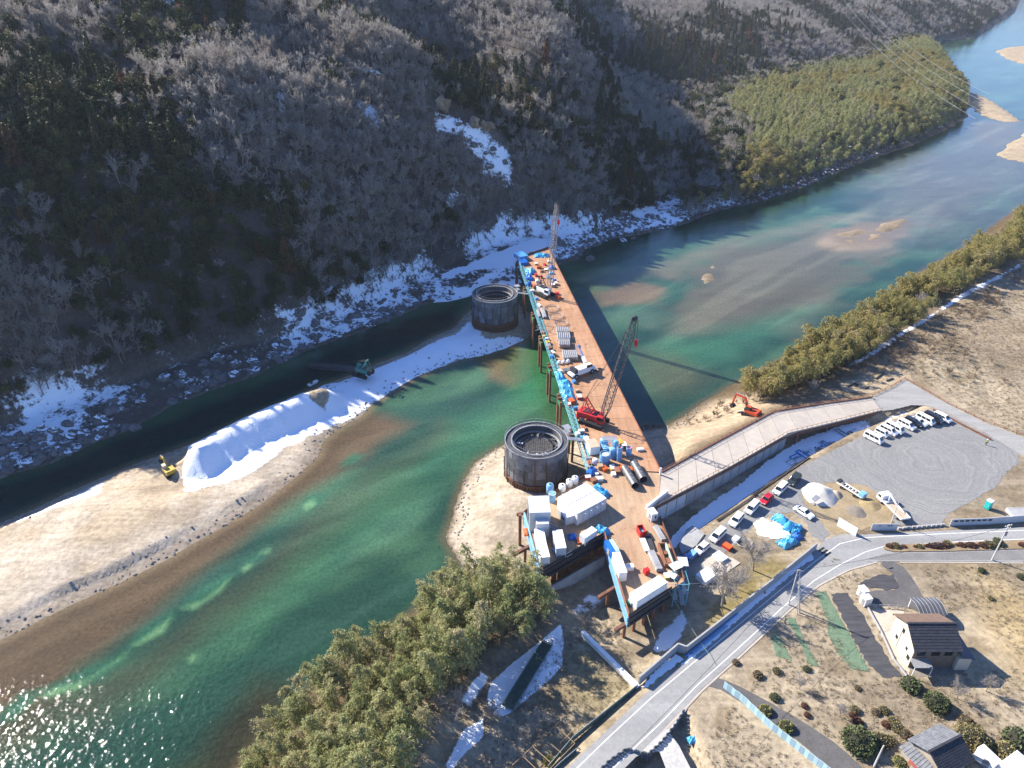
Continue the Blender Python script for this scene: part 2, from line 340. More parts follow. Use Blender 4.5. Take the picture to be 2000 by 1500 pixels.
SN = SN*(1-.95*sst(-1.5, 1.5, sdist(PX([(595, 765), (632, 762), (645, 778), (630, 796), (610, 790)], 3.5), GX, GY)))
SN = SN*(1-sst(-2, 2, sdist(PX([(205, 930), (310, 888), (372, 868), (365, 912), (300, 950), (205, 965)], 2), GX, GY)))
snow([(828, 195), (870, 208), (938, 238), (990, 280), (1010, 330), (1006, 385), (968, 372), (938, 340), (915, 302), (860, 275), (838, 235)], None, .66, 6)
snow([(650, 108), (700, 125), (760, 160), (800, 190), (770, 172), (690, 130)], None, .85, 2.5)
for q, a in (([(530, 110), (560, 130), (570, 200), (560, 260), (535, 200)], .52), ([(380, 255), (410, 265), (450, 300), (465, 315), (420, 312), (395, 285)], .66), ([(220, 310), (250, 295), (240, 330)], .65), ([(870, 385), (905, 370), (910, 385), (890, 410), (870, 410)], .8),
             ([(540, 235), (560, 250), (570, 310), (550, 300)], .55), ([(690, 185), (740, 205), (760, 260), (720, 260), (690, 220)], .55), ([(490, 390), (505, 395), (500, 430), (490, 425)], .66), ([(640, 200), (670, 230), (660, 290), (640, 260)], .5), ([(960, 420), (990, 400), (1010, 430), (1000, 470), (960, 470)], .62),
             ([(150, 330), (220, 345), (210, 390), (160, 370)], .5), ([(290, 370), (330, 385), (320, 400), (290, 390)], .5), ([(700, 640), (640, 660), (560, 690), (600, 660), (660, 640)], .5)): snow(q, None, a+.08, 5)
HSN = SN.copy()
SN = np.maximum(SN, hillm*.20*sst(.5, .7, nA)*(GX < 60)*(GY < 420))
snow([(1720, 690), (1650, 725), (1625, 740), (1640, 720), (1700, 680), (1800, 620), (1880, 570), (1960, 530), (2000, 505), (2000, 520), (1900, 575), (1830, 615)], G, .66, 1.6)
snow([(1535, 760), (1600, 745), (1590, 770), (1540, 780)], 6, .45, 2)
snow([(1290, 1230), (1330, 1195), (1345, 1220), (1330, 1260), (1290, 1280), (1270, 1270)], 6, .80, 1.2)
snow([(1110, 1195), (1150, 1150), (1190, 1160), (1170, 1190), (1120, 1215)], 6, .62, 1.5)
snow([(960, 1330), (1000, 1290), (1095, 1225), (1102, 1250), (1098, 1300), (1060, 1340), (1000, 1390), (980, 1400), (960, 1390), (950, 1370)], 6.2, 1.0, .8)
snow([(1320, 1310), (1335, 1290), (1300, 1300), (1250, 1340), (1280, 1330)], G, .0, 1)
snow([(870, 1490), (900, 1430), (945, 1400), (945, 1440), (900, 1480), (880, 1510)], 6.2, .95, .9)
snow([(890, 1380), (940, 1310), (960, 1320), (920, 1390)], 6, .72, 1.2); snow([(780, 1500), (830, 1440), (840, 1460), (800, 1530)], 5.5, .6, 1.5)
snow([(1722, 818), (1728, 805), (1760, 795), (1782, 797), (1778, 808), (1740, 822)], G, .62, 1.2); snow([(1650, 1030), (1690, 990), (1700, 1000), (1660, 1040)], G, .5, 1)
# ground material
gm, t, b = newmat('ground'); at = N(t, 'Attribute', attribute_name='tint'); sa = N(t, 'Attribute', attribute_name='snow'); ps = N(t, 'NewGeometry').outputs['Position']
nf = noise(t, ps, .9, 7, .72); ng = noise(t, ps, .12, 5, .6)
col = mix(t, 1.0, at.outputs['Color'], ramp(t, nf, [(.28, (.6, .6, .61)), (.5, (1, 1, 1)), (.72, (1.35, 1.33, 1.3))]), 'MULTIPLY')
col = mix(t, 1.0, col, ramp(t, ng, [(.3, (.8, .78, .76)), (.7, (1.18, 1.18, 1.18))]), 'MULTIPLY')
mpp = N(t, 'Mapping'); mpp.inputs['Rotation'].default_value = (0, 0, R(-40)); mpp.inputs['Scale'].default_value = (.06, .9, 1); t.links.new(ps, mpp.inputs['Vector']); col = mix(t, 1.0, col, ramp(t, noise(t, mpp.outputs[0], .8, 6, .7), [(.35, (.84, .83, .82)), (.65, (1.14, 1.14, 1.14))]), 'MULTIPLY')
ns = math_(t, 'ADD', math_(t, 'MULTIPLY', noise(t, ps, .16, 5, .65), .55), math_(t, 'MULTIPLY', noise(t, ps, .8, 7, .75), .45))
sm = math_(t, 'MULTIPLY', math_(t, 'SUBTRACT', math_(t, 'ADD', sa.outputs['Fac'], math_(t, 'MULTIPLY', math_(t, 'SUBTRACT', ns, .5), 1.7)), .5), 9, True)
col = mix(t, sm, col, (.86, .88, .92)); t.links.new(col, b.inputs['Base Color']); b.inputs['Roughness'].default_value = .9; b.inputs['Specular IOR Level'].default_value = .15
bump(t, b, math_(t, 'ADD', nf, math_(t, 'MULTIPLY', sm, .15)), .7, .35)
me, used = gridmesh('ground', GX, GY, GH); setattrs(me, used, C, SN); ground = link('ground', me, gm); tag(ground, kind='structure')
# ---------------------------------------------------------------- river
shore = np.maximum.reduce([dN, dB, dS]+[sdist(q, GX, GY) for q in W_isles]); dep = -shore
WC = np.zeros(GX.shape+(3,)); C = WC; C[:] = (.026, .078, .054)
wn = fbm(GX*.8+GY*.5, (GY*.8-GX*.6)*2.2, 30, 4); wd = fbm(GX+10, GY, 12, 3)
paint(sst(.45, .65, wn)*.8, (.062, .150, .094)); paint(sst(.55, .4, wn)*.4, (.019, .062, .049)); al_ = GX*.743+GY*.669; ac_ = -GX*.669+GY*.743+8*(fbm(GX, GY, 60, 2)-.5); wst = fbm(al_*.16, ac_*1.5+al_*.03, 14, 4)
def wz(poly, c, soft, a=1.0, nz=.5):
    paint(sst(-soft, soft, sdist(PX(poly), GX, GY)+(wd-.5)*soft*2*nz)*a, c)
wz([(-400, 1330), (0, 1160), (250, 1090), (440, 1000), (600, 900), (640, 850), (720, 800), (800, 830), (700, 900), (600, 960), (470, 1060), (330, 1180), (150, 1300), (60, 1420), (-400, 1650)], (.115, .085, .05), 4)
wz([(-300, 1540), (0, 1400), (200, 1330), (330, 1230), (480, 1120), (620, 1010), (760, 900), (860, 830), (900, 850), (780, 960), (640, 1080), (500, 1190), (400, 1270), (250, 1370), (60, 1460), (-300, 1640)], (.06, .072, .045), 5, .8, 1.0)
for q in ([(0, 1395), (40, 1352), (120, 1335), (82, 1352), (30, 1405), (-30, 1420)], [(90, 1348), (140, 1318), (200, 1295), (250, 1272), (245, 1290), (200, 1325), (140, 1345), (88, 1360)], [(250, 1262), (280, 1225), (330, 1195), (345, 1200), (320, 1235), (270, 1260)], [(350, 1188), (390, 1150), (440, 1122), (460, 1120), (430, 1155), (380, 1188)], [(465, 1112), (480, 1095), (520, 1072), (527, 1076), (505, 1095), (475, 1116)], [(588, 985), (605, 965), (640, 962), (625, 985), (600, 998)], [(665, 905), (690, 885), (712, 890), (695, 905), (670, 912)]):
    wz(q, (.035, .13, .085), 1.3, .85, .25)
for q in ([(82, 1358), (110, 1345), (170, 1328), (240, 1285), (248, 1272), (235, 1285), (150, 1345), (95, 1362)], [(255, 1262), (290, 1240), (335, 1205), (320, 1235), (275, 1258)], [(352, 1188), (400, 1170), (450, 1130), (430, 1155), (380, 1190)], [(470, 1112), (485, 1102), (495, 1105), (480, 1116)], [(510, 1080), (524, 1070), (528, 1078)], [(590, 988), (610, 975), (615, 985), (600, 997)], [(366, 1285), (380, 1275), (390, 1285), (372, 1295)]):
    wz(q, (.15, .31, .17), .8, .9, .25)
wz([(380, 1280), (600, 1090), (760, 930), (900, 830), (1000, 800), (960, 860), (800, 960), (640, 1110), (480, 1230), (390, 1300)], (.05, .19, .11), 9, .6)
wz([(420, 1420), (380, 1480), (320, 1520), (480, 1560), (600, 1400), (560, 1340), (500, 1340)], (.04, .042, .022), 5)
wz([(930, 690), (1010, 672), (1045, 690), (1030, 740), (1000, 755), (960, 740)], (.21, .15, .085), 3, .8); wz([(1000, 680), (1070, 660), (1100, 720), (1060, 800), (1010, 780)], (.03, .18, .07), 8, .7)
wz([(1000, 800), (1100, 790), (1230, 820), (1150, 850), (990, 860), (940, 880)], (.07, .17, .085), 6, .5)
up = (.125, .12, .088)
wz([(1160, 570), (1230, 550), (1310, 560), (1300, 580), (1230, 600), (1170, 600)], (.20, .15, .095), 3, .9, 1.3); wz([(1270, 530), (1420, 480), (1640, 440), (1780, 440), (1740, 490), (1660, 560), (1560, 630), (1440, 660), (1340, 650), (1300, 600), (1330, 560)], up, 9, .9, 1.6)
wz([(1120, 545), (1180, 520), (1280, 520), (1240, 545), (1170, 562)], (.19, .24, .15), 5, .7); wz([(1180, 610), (1260, 600), (1310, 612), (1280, 635), (1200, 640)], (.11, .21, .15), 5, .6)
wz([(1280, 520), (1400, 470), (1560, 435), (1700, 410), (1700, 425), (1560, 455), (1420, 490), (1300, 540)], (.22, .23, .17), 5, .6)
wz([(1210, 720), (1330, 670), (1480, 620), (1600, 600), (1500, 660), (1400, 710), (1260, 760)], (.05, .18, .115), 8, .7); wz([(1240, 690), (1330, 700), (1400, 740), (1300, 770), (1250, 740)], (.14, .11, .065), 8, .5)
wz([(1590, 480), (1640, 446), (1770, 424), (1780, 440), (1730, 480), (1640, 490)], (.30, .235, .16), 4, .8, 1.2)
wz([(1700, 330), (1900, 250), (2000, 240), (2100, 330), (1980, 390), (1800, 480), (1740, 470)], (.16, .15, .14), 25, .7); wz([(1870, 230), (1990, 240), (2000, 290), (1900, 280)], (.17, .14, .10), 10, .8)
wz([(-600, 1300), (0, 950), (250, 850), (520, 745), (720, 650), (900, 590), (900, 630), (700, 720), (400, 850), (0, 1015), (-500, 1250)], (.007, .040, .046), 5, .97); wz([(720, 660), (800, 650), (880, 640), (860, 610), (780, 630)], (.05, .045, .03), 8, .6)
paint(sst(3, 0, dep)*sst(-2, 0, dB+3)*.7, (.24, .19, .125)); paint(sst(2.5, 0, dep)*(dS > -3)*.6, (.16, .12, .07))
wm, t, b = newmat('river_water'); at = N(t, 'Attribute', attribute_name='tint'); ps = N(t, 'NewGeometry').outputs['Position']
mp = N(t, 'Mapping'); mp.inputs['Rotation'].default_value = (0, 0, R(-42)); mp.inputs['Scale'].default_value = (.45, 1.5, 1); t.links.new(ps, mp.inputs['Vector'])
f1 = noise(t, mp.outputs[0], .55, 7, .75); f2 = noise(t, ps, 1.25, 6, .75); f3 = noise(t, mp.outputs[0], .12, 5, .6)
col = mix(t, 1.0, at.outputs['Color'], ramp(t, f2, [(.28, (.58, .6, .62)), (.5, (1, 1, 1)), (.72, (1.42, 1.38, 1.34))]), 'MULTIPLY')
col = mix(t, 1.0, col, ramp(t, f3, [(.3, (.88, .89, .9)), (.7, (1.13, 1.12, 1.1))]), 'MULTIPLY')
t.links.new(col, b.inputs['Base Color']); b.inputs['Roughness'].default_value = .05; b.inputs['IOR'].default_value = 1.33
b.inputs['Specular IOR Level'].default_value = .5
ch = N(t, 'Attribute', attribute_name='snow').outputs['Fac']; hw_ = math_(t, 'ADD', math_(t, 'MULTIPLY', noise(t, mp.outputs[0], 1.1, 4, .6), .7), math_(t, 'MULTIPLY', f2, .2))
bump(t, b, math_(t, 'ADD', hw_, math_(t, 'MULTIPLY', ch, math_(t, 'MULTIPLY', noise(t, ps, .75, 2, .5), 4.3))), .5, .16)
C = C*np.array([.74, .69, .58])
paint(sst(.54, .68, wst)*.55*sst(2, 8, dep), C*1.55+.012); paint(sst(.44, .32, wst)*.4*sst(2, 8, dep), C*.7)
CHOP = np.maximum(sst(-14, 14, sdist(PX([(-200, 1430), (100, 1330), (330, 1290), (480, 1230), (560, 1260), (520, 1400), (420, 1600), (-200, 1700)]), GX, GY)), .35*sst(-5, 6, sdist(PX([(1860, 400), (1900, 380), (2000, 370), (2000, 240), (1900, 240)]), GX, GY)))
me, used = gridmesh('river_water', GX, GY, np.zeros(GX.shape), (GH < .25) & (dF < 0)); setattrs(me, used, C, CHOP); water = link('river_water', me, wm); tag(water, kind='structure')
# ---------------------------------------------------------------- vegetation models
def quads_mesh(name, V, m, tri=False):
    """V: (n,3|4,3) separate faces"""
    n, k = V.shape[:2]; me = bpy.data.meshes.new(name); me.vertices.add(n*k); me.vertices.foreach_set('co', V.astype(np.float32).ravel())
    me.loops.add(n*k); me.loops.foreach_set('vertex_index', np.arange(n*k)); me.polygons.add(n); me.polygons.foreach_set('loop_start', np.arange(0, n*k, k)); me.polygons.foreach_set('loop_total', np.full(n, k))
    me.update(calc_edges=True); me.materials.append(m); return me
def unit(a): return a/(np.linalg.norm(a, axis=-1, keepdims=True)+1e-9)
def leaves(c, d, ln, wd, rng, droop=0.0):
    """pointed leaf faces at centres c along directions d"""
    d = unit(d+np.array([0, 0, -droop])); s = unit(np.cross(d, unit(rng.normal(size=c.shape)))); ln = np.asarray(ln).reshape(-1, 1); wd = np.asarray(wd).reshape(-1, 1)
    return np.stack([c-d*ln*.5, c+s*wd, c+d*ln*.5, c-s*wd], 1)
bark = M('grey_bark', (.30, .26, .22), (.18, .15, .125), 2.0, .9, rnd=.5); darkbark = M('dark_bark', (.07, .05, .035), (.04, .03, .02), 2, .9)
twigm = leafmat('winter_twigs', [(0, (.27, .245, .22)), (.4, (.38, .35, .315)), (.7, (.46, .43, .395)), (1, (.32, .275, .235))], .45, .9, .5); twig2 = leafmat('pale_twigs', [(0, (.34, .31, .28)), (1, (.42, .38, .34))], .4, .9, .3)
bambm = leafmat('bamboo_leaves', [(0, (.29, .30, .125)), (.3, (.40, .385, .18)), (.6, (.31, .325, .14)), (.75, (.44, .385, .22)), (.85, (.25, .28, .11)), (1, (.36, .36, .16))], .4, value=1.0)
bamb2 = leafmat('golden_bamboo_leaves', [(0, (.31, .275, .10)), (.5, (.36, .30, .11)), (.8, (.24, .24, .085)), (1, (.42, .335, .17))], .4, value=.7)
culmm = M('bamboo_culm', (.20, .20, .10), (.13, .12, .07), 1, .5)
cedm = leafmat('cedar_needles', [(0, (.05, .062, .028)), (.45, (.062, .074, .036)), (.7, (.085, .088, .04)), (.85, (.07, .07, .035)), (.93, (.08, .07, .035)), (.96, (.17, .08, .04)), (1, (.18, .085, .04))], .2, value=.6)
everm = leafmat('evergreen_leaves', [(0, (.045, .058, .026)), (.5, (.065, .076, .032)), (.8, (.095, .098, .042)), (1, (.14, .135, .05))], .25, value=.6)
def bare_meshes(seed, H=10.0, nl=6, nb=7, ntw=8, k=4, tw=.085):
    rng = np.random.default_rng(seed); t = MB(); T = []; h0 = H*rng.uniform(.22, .34); lean = rng.normal(size=2)*.25
    top = np.array([lean[0], lean[1], h0]); t.tube((0, 0, -1), top, H*.02, 6, H*.016, False)
    for i in range(nl):
        a = 2*math.pi*(i+rng.uniform(-.3, .3))/nl; e = R(rng.uniform(38, 75)) if i else R(85); L = H*rng.uniform(.45, .66)
        d = np.array([math.cos(a)*math.cos(e), math.sin(a)*math.cos(e), math.sin(e)]); p0 = top; pts = [top]
        for s in range(4):
            d = unit(d+rng.normal(size=3)*.16+np.array([0, 0, .06])); pts.append(pts[-1]+d*L/4)
        for s in range(4): t.tube(pts[s], pts[s+1], H*.011*(1-s*.21), 4, H*.011*(.79-s*.21), False)
        pts = np.array(pts)
        for j in range(nb):
            u = .25+.75*(j+rng.random())/nb; q = u*4; s = min(int(q), 3); b0 = pts[s]+(pts[s+1]-pts[s])*(q-s)
            out = unit(b0-np.array([0, 0, h0*.9])); bd = unit(unit(pts[s+1]-pts[s])*.6+rng.normal(size=3)*.65+out*.4+np.array([0, 0, .15])); bl = H*rng.uniform(.16, .28)*(1.15-.5*u)
            b1 = b0+bd*bl; T.append((b0, b1, tw*1.2)); 
            for m_ in range(ntw):
                v = (m_+rng.random())/ntw; c0 = b0+bd*bl*v; cd = unit(bd*.7+rng.normal(size=3)*.6+np.array([0, 0, .2])); cl = bl*rng.uniform(.3, .55); T.append((c0, c0+cd*cl, tw*.7))
                for z in range(k):
                    e0 = c0+cd*cl*rng.uniform(.2, 1); ed = unit(cd+rng.normal(size=3)*.6); T.append((e0, e0+ed*cl*rng.uniform(.35, .7), tw*.5))
    A = np.array([x[0] for x in T]); B = np.array([x[1] for x in T]); W_ = np.array([x[2] for x in T])[:, None]
    s = unit(np.cross(B-A, rng.normal(size=A.shape)))
    V = np.stack([A+s*W_, B, A-s*W_], 1)
    return t, V
def bamboo_meshes(seed, H=11.0, n=840, spread=1.3, ls=.52, mat=None):
    rng = np.random.default_rng(seed); a = rng.uniform(0, 6.28); bend = rng.uniform(1.2, 2.6); t = MB()
    def cv(u): return np.stack([np.cos(a)*bend*u**2.6, np.sin(a)*bend*u**2.6, H*(u-.10*u**5)], -1)
    us = np.linspace(0, 1, 7); c = cv(us); 
    for i in range(6): t.tube(c[i], c[i+1], .055*(1-.13*i), 4, .055*(.87-.13*i), False)
    nb = 44; bu = rng.uniform(.30, 1, nb)**.75; ba = rng.uniform(0, 6.28, nb); prof = np.sin(np.clip((bu-.18)/.82, 0, 1)**1.25*math.pi*.9)*.85+.32
    out = np.stack([np.cos(ba), np.sin(ba), np.full(nb, .35)], -1); bl = spread*prof*rng.uniform(.6, 1.35, nb)
    k = n//nb; ci = np.repeat(np.arange(nb), k); f = rng.uniform(.1, 1, nb*k)
    pos = cv(bu)[ci]+out[ci]*(bl[ci]*f)[:, None]+np.array([0, 0, -1.0])*(f**2*bl[ci]*.8)[:, None]+rng.normal(size=(nb*k, 3))*.13
    V = leaves(pos, out[ci]*.5+rng.normal(size=pos.shape)*.5, ls*rng.uniform(.5, 1.2, nb*k), ls*.13, rng, .7)
    return t, V
def cedar_meshes(seed, H=13.0, n=620):
    rng = np.random.default_rng(seed); t = MB(); t.tube((0, 0, -1), (0, 0, H*.95), .2, 5, .04, False)
    u = rng.uniform(0.1, 1, n)**1.1; a = rng.uniform(0, 6.28, n)+0; lob = 1+.22*np.sin(a*3+u*23+seed)
    r = (H*.185*(1-u)**.75+.15)*lob*np.sqrt(rng.uniform(.35, 1, n)); pos = np.stack([np.cos(a)*r, np.sin(a)*r, u*H-.15*r], -1)
    d = np.stack([np.cos(a), np.sin(a), rng.uniform(-.5, .35, n)], -1)+rng.normal(size=(n, 3))*.25
    return t, leaves(pos, d, rng.uniform(.8, 1.5, n)*(1.15-.5*u), rng.uniform(.16, .34, n), rng, .1)
def ever_meshes(seed, H=7.0, n=700, W_=3.0, ls=.6):
    rng = np.random.default_rng(seed); t = MB(); t.tube((0, 0, -1), (0, 0, H*.6), .16, 5, .06, False); nc = 11; C_ = []
    for i in range(nc): C_.append((rng.uniform(-.55, .55)*W_, rng.uniform(-.55, .55)*W_, H*rng.uniform(.42, .86), W_*rng.uniform(.3, .52)))
    C_ = np.array(C_); ci = rng.integers(0, nc, n); d = unit(rng.normal(size=(n, 3))+np.array([0, 0, .35])); pos = C_[ci, :3]+d*(C_[ci, 3]*rng.uniform(.7, 1.05, n))[:, None]
    return t, leaves(pos, d+rng.normal(size=(n, 3))*.8, ls*rng.uniform(.7, 1.3, n), ls*.36, rng, .1)
def variants(kind, fn, nvr, tm, lm, part, seed0=0, **kw):
    out = []
    for i in range(nvr):
        t, V = fn(seed0+i, **kw); tme = t.mesh(kind+'_trunk'); tme.materials.append(tm); out.append((tme, quads_mesh(kind+'_'+part, V, lm)))
    return out
VAR = {'bare': variants('bare_tree', bare_meshes, 6, bark, twigm, 'branches', 10), 'cedar': variants('cedar_tree', cedar_meshes, 4, darkbark, cedm, 'crown', 40),
       'ever': variants('evergreen_tree', ever_meshes, 4, darkbark, everm, 'crown', 60), 'bamboo': variants('bamboo', bamboo_meshes, 6, culmm, bambm, 'foliage', 80),
       'bamboo2': variants('bamboo', bamboo_meshes, 5, culmm, bamb2, 'foliage', 95, H=8.0, n=760, spread=1.35, ls=.5), 'pale': variants('bare_tree', bare_meshes, 4, bark, twig2, 'branches', 120, H=9, ntw=8)}
PARTN = {'bare': ('trunk', 'crown'), 'pale': ('trunk', 'crown'), 'cedar': ('trunk', 'crown'), 'ever': ('trunk', 'crown'), 'bamboo': ('stem', 'foliage'), 'bamboo2': ('stem', 'foliage')}
SRC = {}
def plant(kind, var, loc, rz, sc, name, label, cat, group):
    o = thing(name, label, cat, loc, rz, group); o.scale = (sc[0], sc[0], sc[1]) if hasattr(sc, '__len__') else (sc,)*3
    ps = [link(pn, me, None, o) for pn, me in zip(PARTN[kind], VAR[kind][var])]
    SRC.setdefault((kind, var), ps); return o
def scatter(name, kind, pts, rz, sc, vi):
    """everything past the individuals: one object of kind stuff, instances on points"""
    me = bpy.data.meshes.new(name); me.vertices.add(len(pts)); me.vertices.foreach_set('co', np.asarray(pts, np.float32).ravel())
    for nm, ty, v in (('rz', 'FLOAT', rz), ('sc', 'FLOAT', sc)):
        a = me.attributes.new(nm, ty, 'POINT'); a.data.foreach_set('value', np.asarray(v, np.float32))
    a = me.attributes.new('vi', 'INT', 'POINT'); a.data.foreach_set('value', np.asarray(vi, np.int32))
    o = link(name, me, None); tag(o, kind='stuff'); ng = bpy.data.node_groups.new(name, 'GeometryNodeTree')
    ng.interface.new_socket('Geometry', in_out='INPUT', socket_type='NodeSocketGeometry'); ng.interface.new_socket('Geometry', in_out='OUTPUT', socket_type='NodeSocketGeometry')
    n = lambda k: ng.nodes.new(k); L = ng.links.new; gi = n('NodeGroupInput'); go = n('NodeGroupOutput'); jn = n('GeometryNodeJoinGeometry')
    def attr(nm, ty):
        q = n('GeometryNodeInputNamedAttribute'); q.data_type = ty; q.inputs['Name'].default_value = nm; return q.outputs[0]
    rza, sca, via = attr('rz', 'FLOAT'), attr('sc', 'FLOAT'), attr('vi', 'INT'); cx = n('ShaderNodeCombineXYZ'); L(rza, cx.inputs['Z'])
    for v in sorted(set(int(x) for x in vi)):
        if (kind, v) not in SRC: continue
        cmp = n('FunctionNodeCompare'); cmp.data_type = 'INT'; cmp.operation = 'EQUAL'; L(via, cmp.inputs[2]); cmp.inputs[3].default_value = v
        for part in SRC[(kind, v)]:
            oi = n('GeometryNodeObjectInfo'); oi.inputs['Object'].default_value = part; oi.transform_space = 'ORIGINAL'
            io = n('GeometryNodeInstanceOnPoints'); L(gi.outputs[0], io.inputs['Points']); L(cmp.outputs[0], io.inputs['Selection']); L(oi.outputs['Geometry'], io.inputs['Instance']); L(cx.outputs[0], io.inputs['Rotation']); L(sca, io.inputs['Scale'])
            L(io.outputs[0], jn.inputs[0])
    L(jn.outputs[0], go.inputs[0]); md = o.modifiers.new('scatter', 'NODES'); md.node_group = ng; return o
def proj(x, y, z):
    z = z-CZ; fw = y*math.cos(PITCH)-z*math.sin(PITCH); up = y*math.sin(PITCH)+z*math.cos(PITCH)
    return 1000+F*x/fw, 750-F*up/fw, fw
def jgrid(x0, x1, y0, y1, s, rng):
    a, b = np.meshgrid(np.arange(x0, x1, s), np.arange(y0, y1, s)); a = a+rng.uniform(-.45, .45, a.shape)*s; b = b+rng.uniform(-.45, .45, b.shape)*s; return a.ravel(), b.ravel()
def forest(kind, x, y, name, label, cat, group, stuffname, smin, smax, nmax=300, seed=0, zoff=0.0, nvar=None, visf=True):
    """the nmax plants that show largest as things, the rest as one stuff object"""
    rng = np.random.default_rng(seed); z = heights(x, y)[0]+zoff; px, py, fw = proj(x, y, z+4); nv = nvar or len(VAR[kind]); n = len(x)
    rz = rng.uniform(0, 6.28, n); sc = rng.uniform(smin, smax, n)*(1.0 if 'bamboo' not in kind else (.62+.8*fbm(x+31, y-12, 11, 2))); vi = rng.integers(0, nv, n)
    inf = (px > -20) & (px < 2020) & (py > -20) & (py < 1520); order = np.argsort(np.where(inf, fw, 1e9)); k = min(nmax, int(inf.sum())); ind, rest = order[:k], order[k:]
    for i in ind: plant(kind, int(vi[i]), (x[i], y[i], z[i]), rz[i], float(sc[i]), name, label, cat, group)
    if len(rest): scatter(stuffname, kind, np.stack([x[rest], y[rest], z[rest]], 1), rz[rest], sc[rest], vi[rest])
# ---------------------------------------------------------------- the wooded mountain
rng = np.random.default_rng(5)
def hillpts(s_near, s_far, ysplit):
    xs, ys = [], []
    for s, y0, y1 in ((s_near, 110, ysplit), (s_far, ysplit, 1900)):
        x, y = jgrid(-420, 1500, y0, y1, s, rng); xs.append(x); ys.append(y)
    x = np.concatenate(xs); y = np.concatenate(ys); h, dn, df, db, ds = heights(x, y); px, py, fw = proj(x, y, h+6)
    xe, ye = jgrid(-340, 70, 110, 360, 3.1, rng); de = heights(xe, ye)[2]; kk = (de > 1) & (de < 62) & (rng.random(len(xe)) < .75); x = np.concatenate([x, xe[kk]]); y = np.concatenate([y, ye[kk]]); h, dn, df, db, ds = heights(x, y); px, py, fw = proj(x, y, h+6)
    k = (df > 1.5) & (px > -160) & (px < 2120) & (py > -140) & (df < 620); return x[k], y[k], h[k], df[k], px[k], py[k]
x, y, h, df, px, py = hillpts(4.5, 6.6, 480)
HPAT = [[(520, 105), (560, 125), (575, 200), (565, 265), (530, 210)], [(480, 385), (510, 390), (505, 435), (485, 430)], [(210, 305), (255, 290), (245, 335)], [(530, 225), (565, 245), (575, 315), (545, 305)], [(685, 180), (740, 200), (765, 265), (715, 265), (685, 225)], [(950, 410), (995, 395), (1015, 430), (1005, 475), (955, 475)], [(145, 325), (225, 340), (215, 395), (155, 375)], [(640, 200), (675, 230), (665, 295), (640, 265)]]
cliff = [sdist(np.array(q, float), px, py+25) for q in ([(835, 190), (870, 200), (940, 232), (994, 278), (1012, 330), (1008, 388), (965, 374), (935, 342), (912, 304), (858, 278), (838, 240)], [(865, 380), (908, 365), (912, 390), (880, 412)], [(640, 100), (700, 120), (800, 190), (770, 180), (690, 135)], [(375, 250), (465, 300), (460, 318), (400, 295)])]
cl = np.maximum.reduce(cliff); pat_ = np.maximum.reduce([sdist(np.array(q, float), px, py+15) for q in HPAT]); keep = ((cl < 0) | (rng.random(len(x)) < .06)) & ((pat_ < 0) | (rng.random(len(x)) < .35))
sel = fbm(x, y, 45, 3)+.25*(rng.random(len(x))-.5); rav = np.maximum(np.maximum(0, 1-np.hypot((px-960)/130, (py-150)/90)), np.maximum(0, 1-np.hypot((px-1330)/260, (py-90)/70)))
left = sst(750, 0, px)*.10+.05*sst(.45, .6, fbm(x+7, y, 16, 2))*(px < 700); dark = sel+left+rav*.17+.06*sst(60, 10, df)
isc = (dark > .63) & keep; ise = (dark > .555) & ~(dark > .63) & keep; isb = ~isc & ~ise & keep & (rng.random(len(x)) < .97)
isb2 = isb
forest('bare', x[isb2], y[isb2], 'bare_tree', 'leafless grey deciduous tree among many on the wooded mountainside', 'tree', 'leafless trees on the mountainside', 'mountain_woodland', .6, 1.0, 300, 1)
tw = rng.random(len(x)) < np.where(px < 700, .35, .8); ise = ise | (isc & ~tw & (rng.random(len(x)) < .8))
forest('cedar', x[isc & tw], y[isc & tw], 'cedar_tree', 'pointed dark cedar standing among leafless trees on the mountainside', 'tree', 'cedars on the mountainside', 'cedar_forest', .5, 1.05, 300, 2)
forest('ever', x[ise], y[ise], 'evergreen_tree', 'rounded dark green evergreen tree among leafless trees on the mountainside', 'tree', 'evergreens on the mountainside', 'evergreen_forest', .55, 1.1, 300, 3)
print('hill', isb2.sum(), isc.sum(), ise.sum())
# undergrowth between the trees
x, y = jgrid(-300, 260, 110, 460, 3.6, rng); h, dn, df, db, ds = heights(x, y); px, py, fw = proj(x, y, h); k = (df > 0) & (df < 200) & (px > -80) & (px < 1500) & (py > -60); k &= (np.maximum.reduce([sdist(np.array(q, float), px, py) for q in ([(835, 190), (870, 200), (940, 232), (994, 278), (1012, 330), (1008, 388), (965, 374), (935, 342), (912, 304), (858, 278), (838, 240)], [(865, 380), (908, 365), (912, 390), (880, 412)])]+[sdist(np.array(q, float), px, py) for q in HPAT]) < 0) & (rng.random(len(x)) < .4)
x, y = x[k], y[k]; n = len(x); scatter('undergrowth', 'bare', np.stack([x, y, heights(x, y)[0]-.3], 1), rng.uniform(0, 6, n), rng.uniform(.25, .5, n), rng.integers(0, 6, n))
# near bamboo grove, lower middle
grove = PX([(880, 1135), (960, 1120), (1040, 1180), (1085, 1225), (1040, 1262), (960, 1300), (900, 1365), (850, 1420), (820, 1500), (790, 1620), (380, 1640), (470, 1510), (560, 1425), (650, 1330), (770, 1250), (860, 1180)], 5)
x, y = jgrid(-70, 60, 20, 125, 1.75, rng); s = sdist(grove, x, y); k = (s > -.5); x, y = x[k], y[k]
forest('bamboo', x, y, 'bamboo', 'feathery olive bamboo in the dense grove below the work platform', 'bamboo', 'bamboo in the near grove', 'near_bamboo_forest', .66, 1.25, 190, 6); print('near bamboo', len(x))
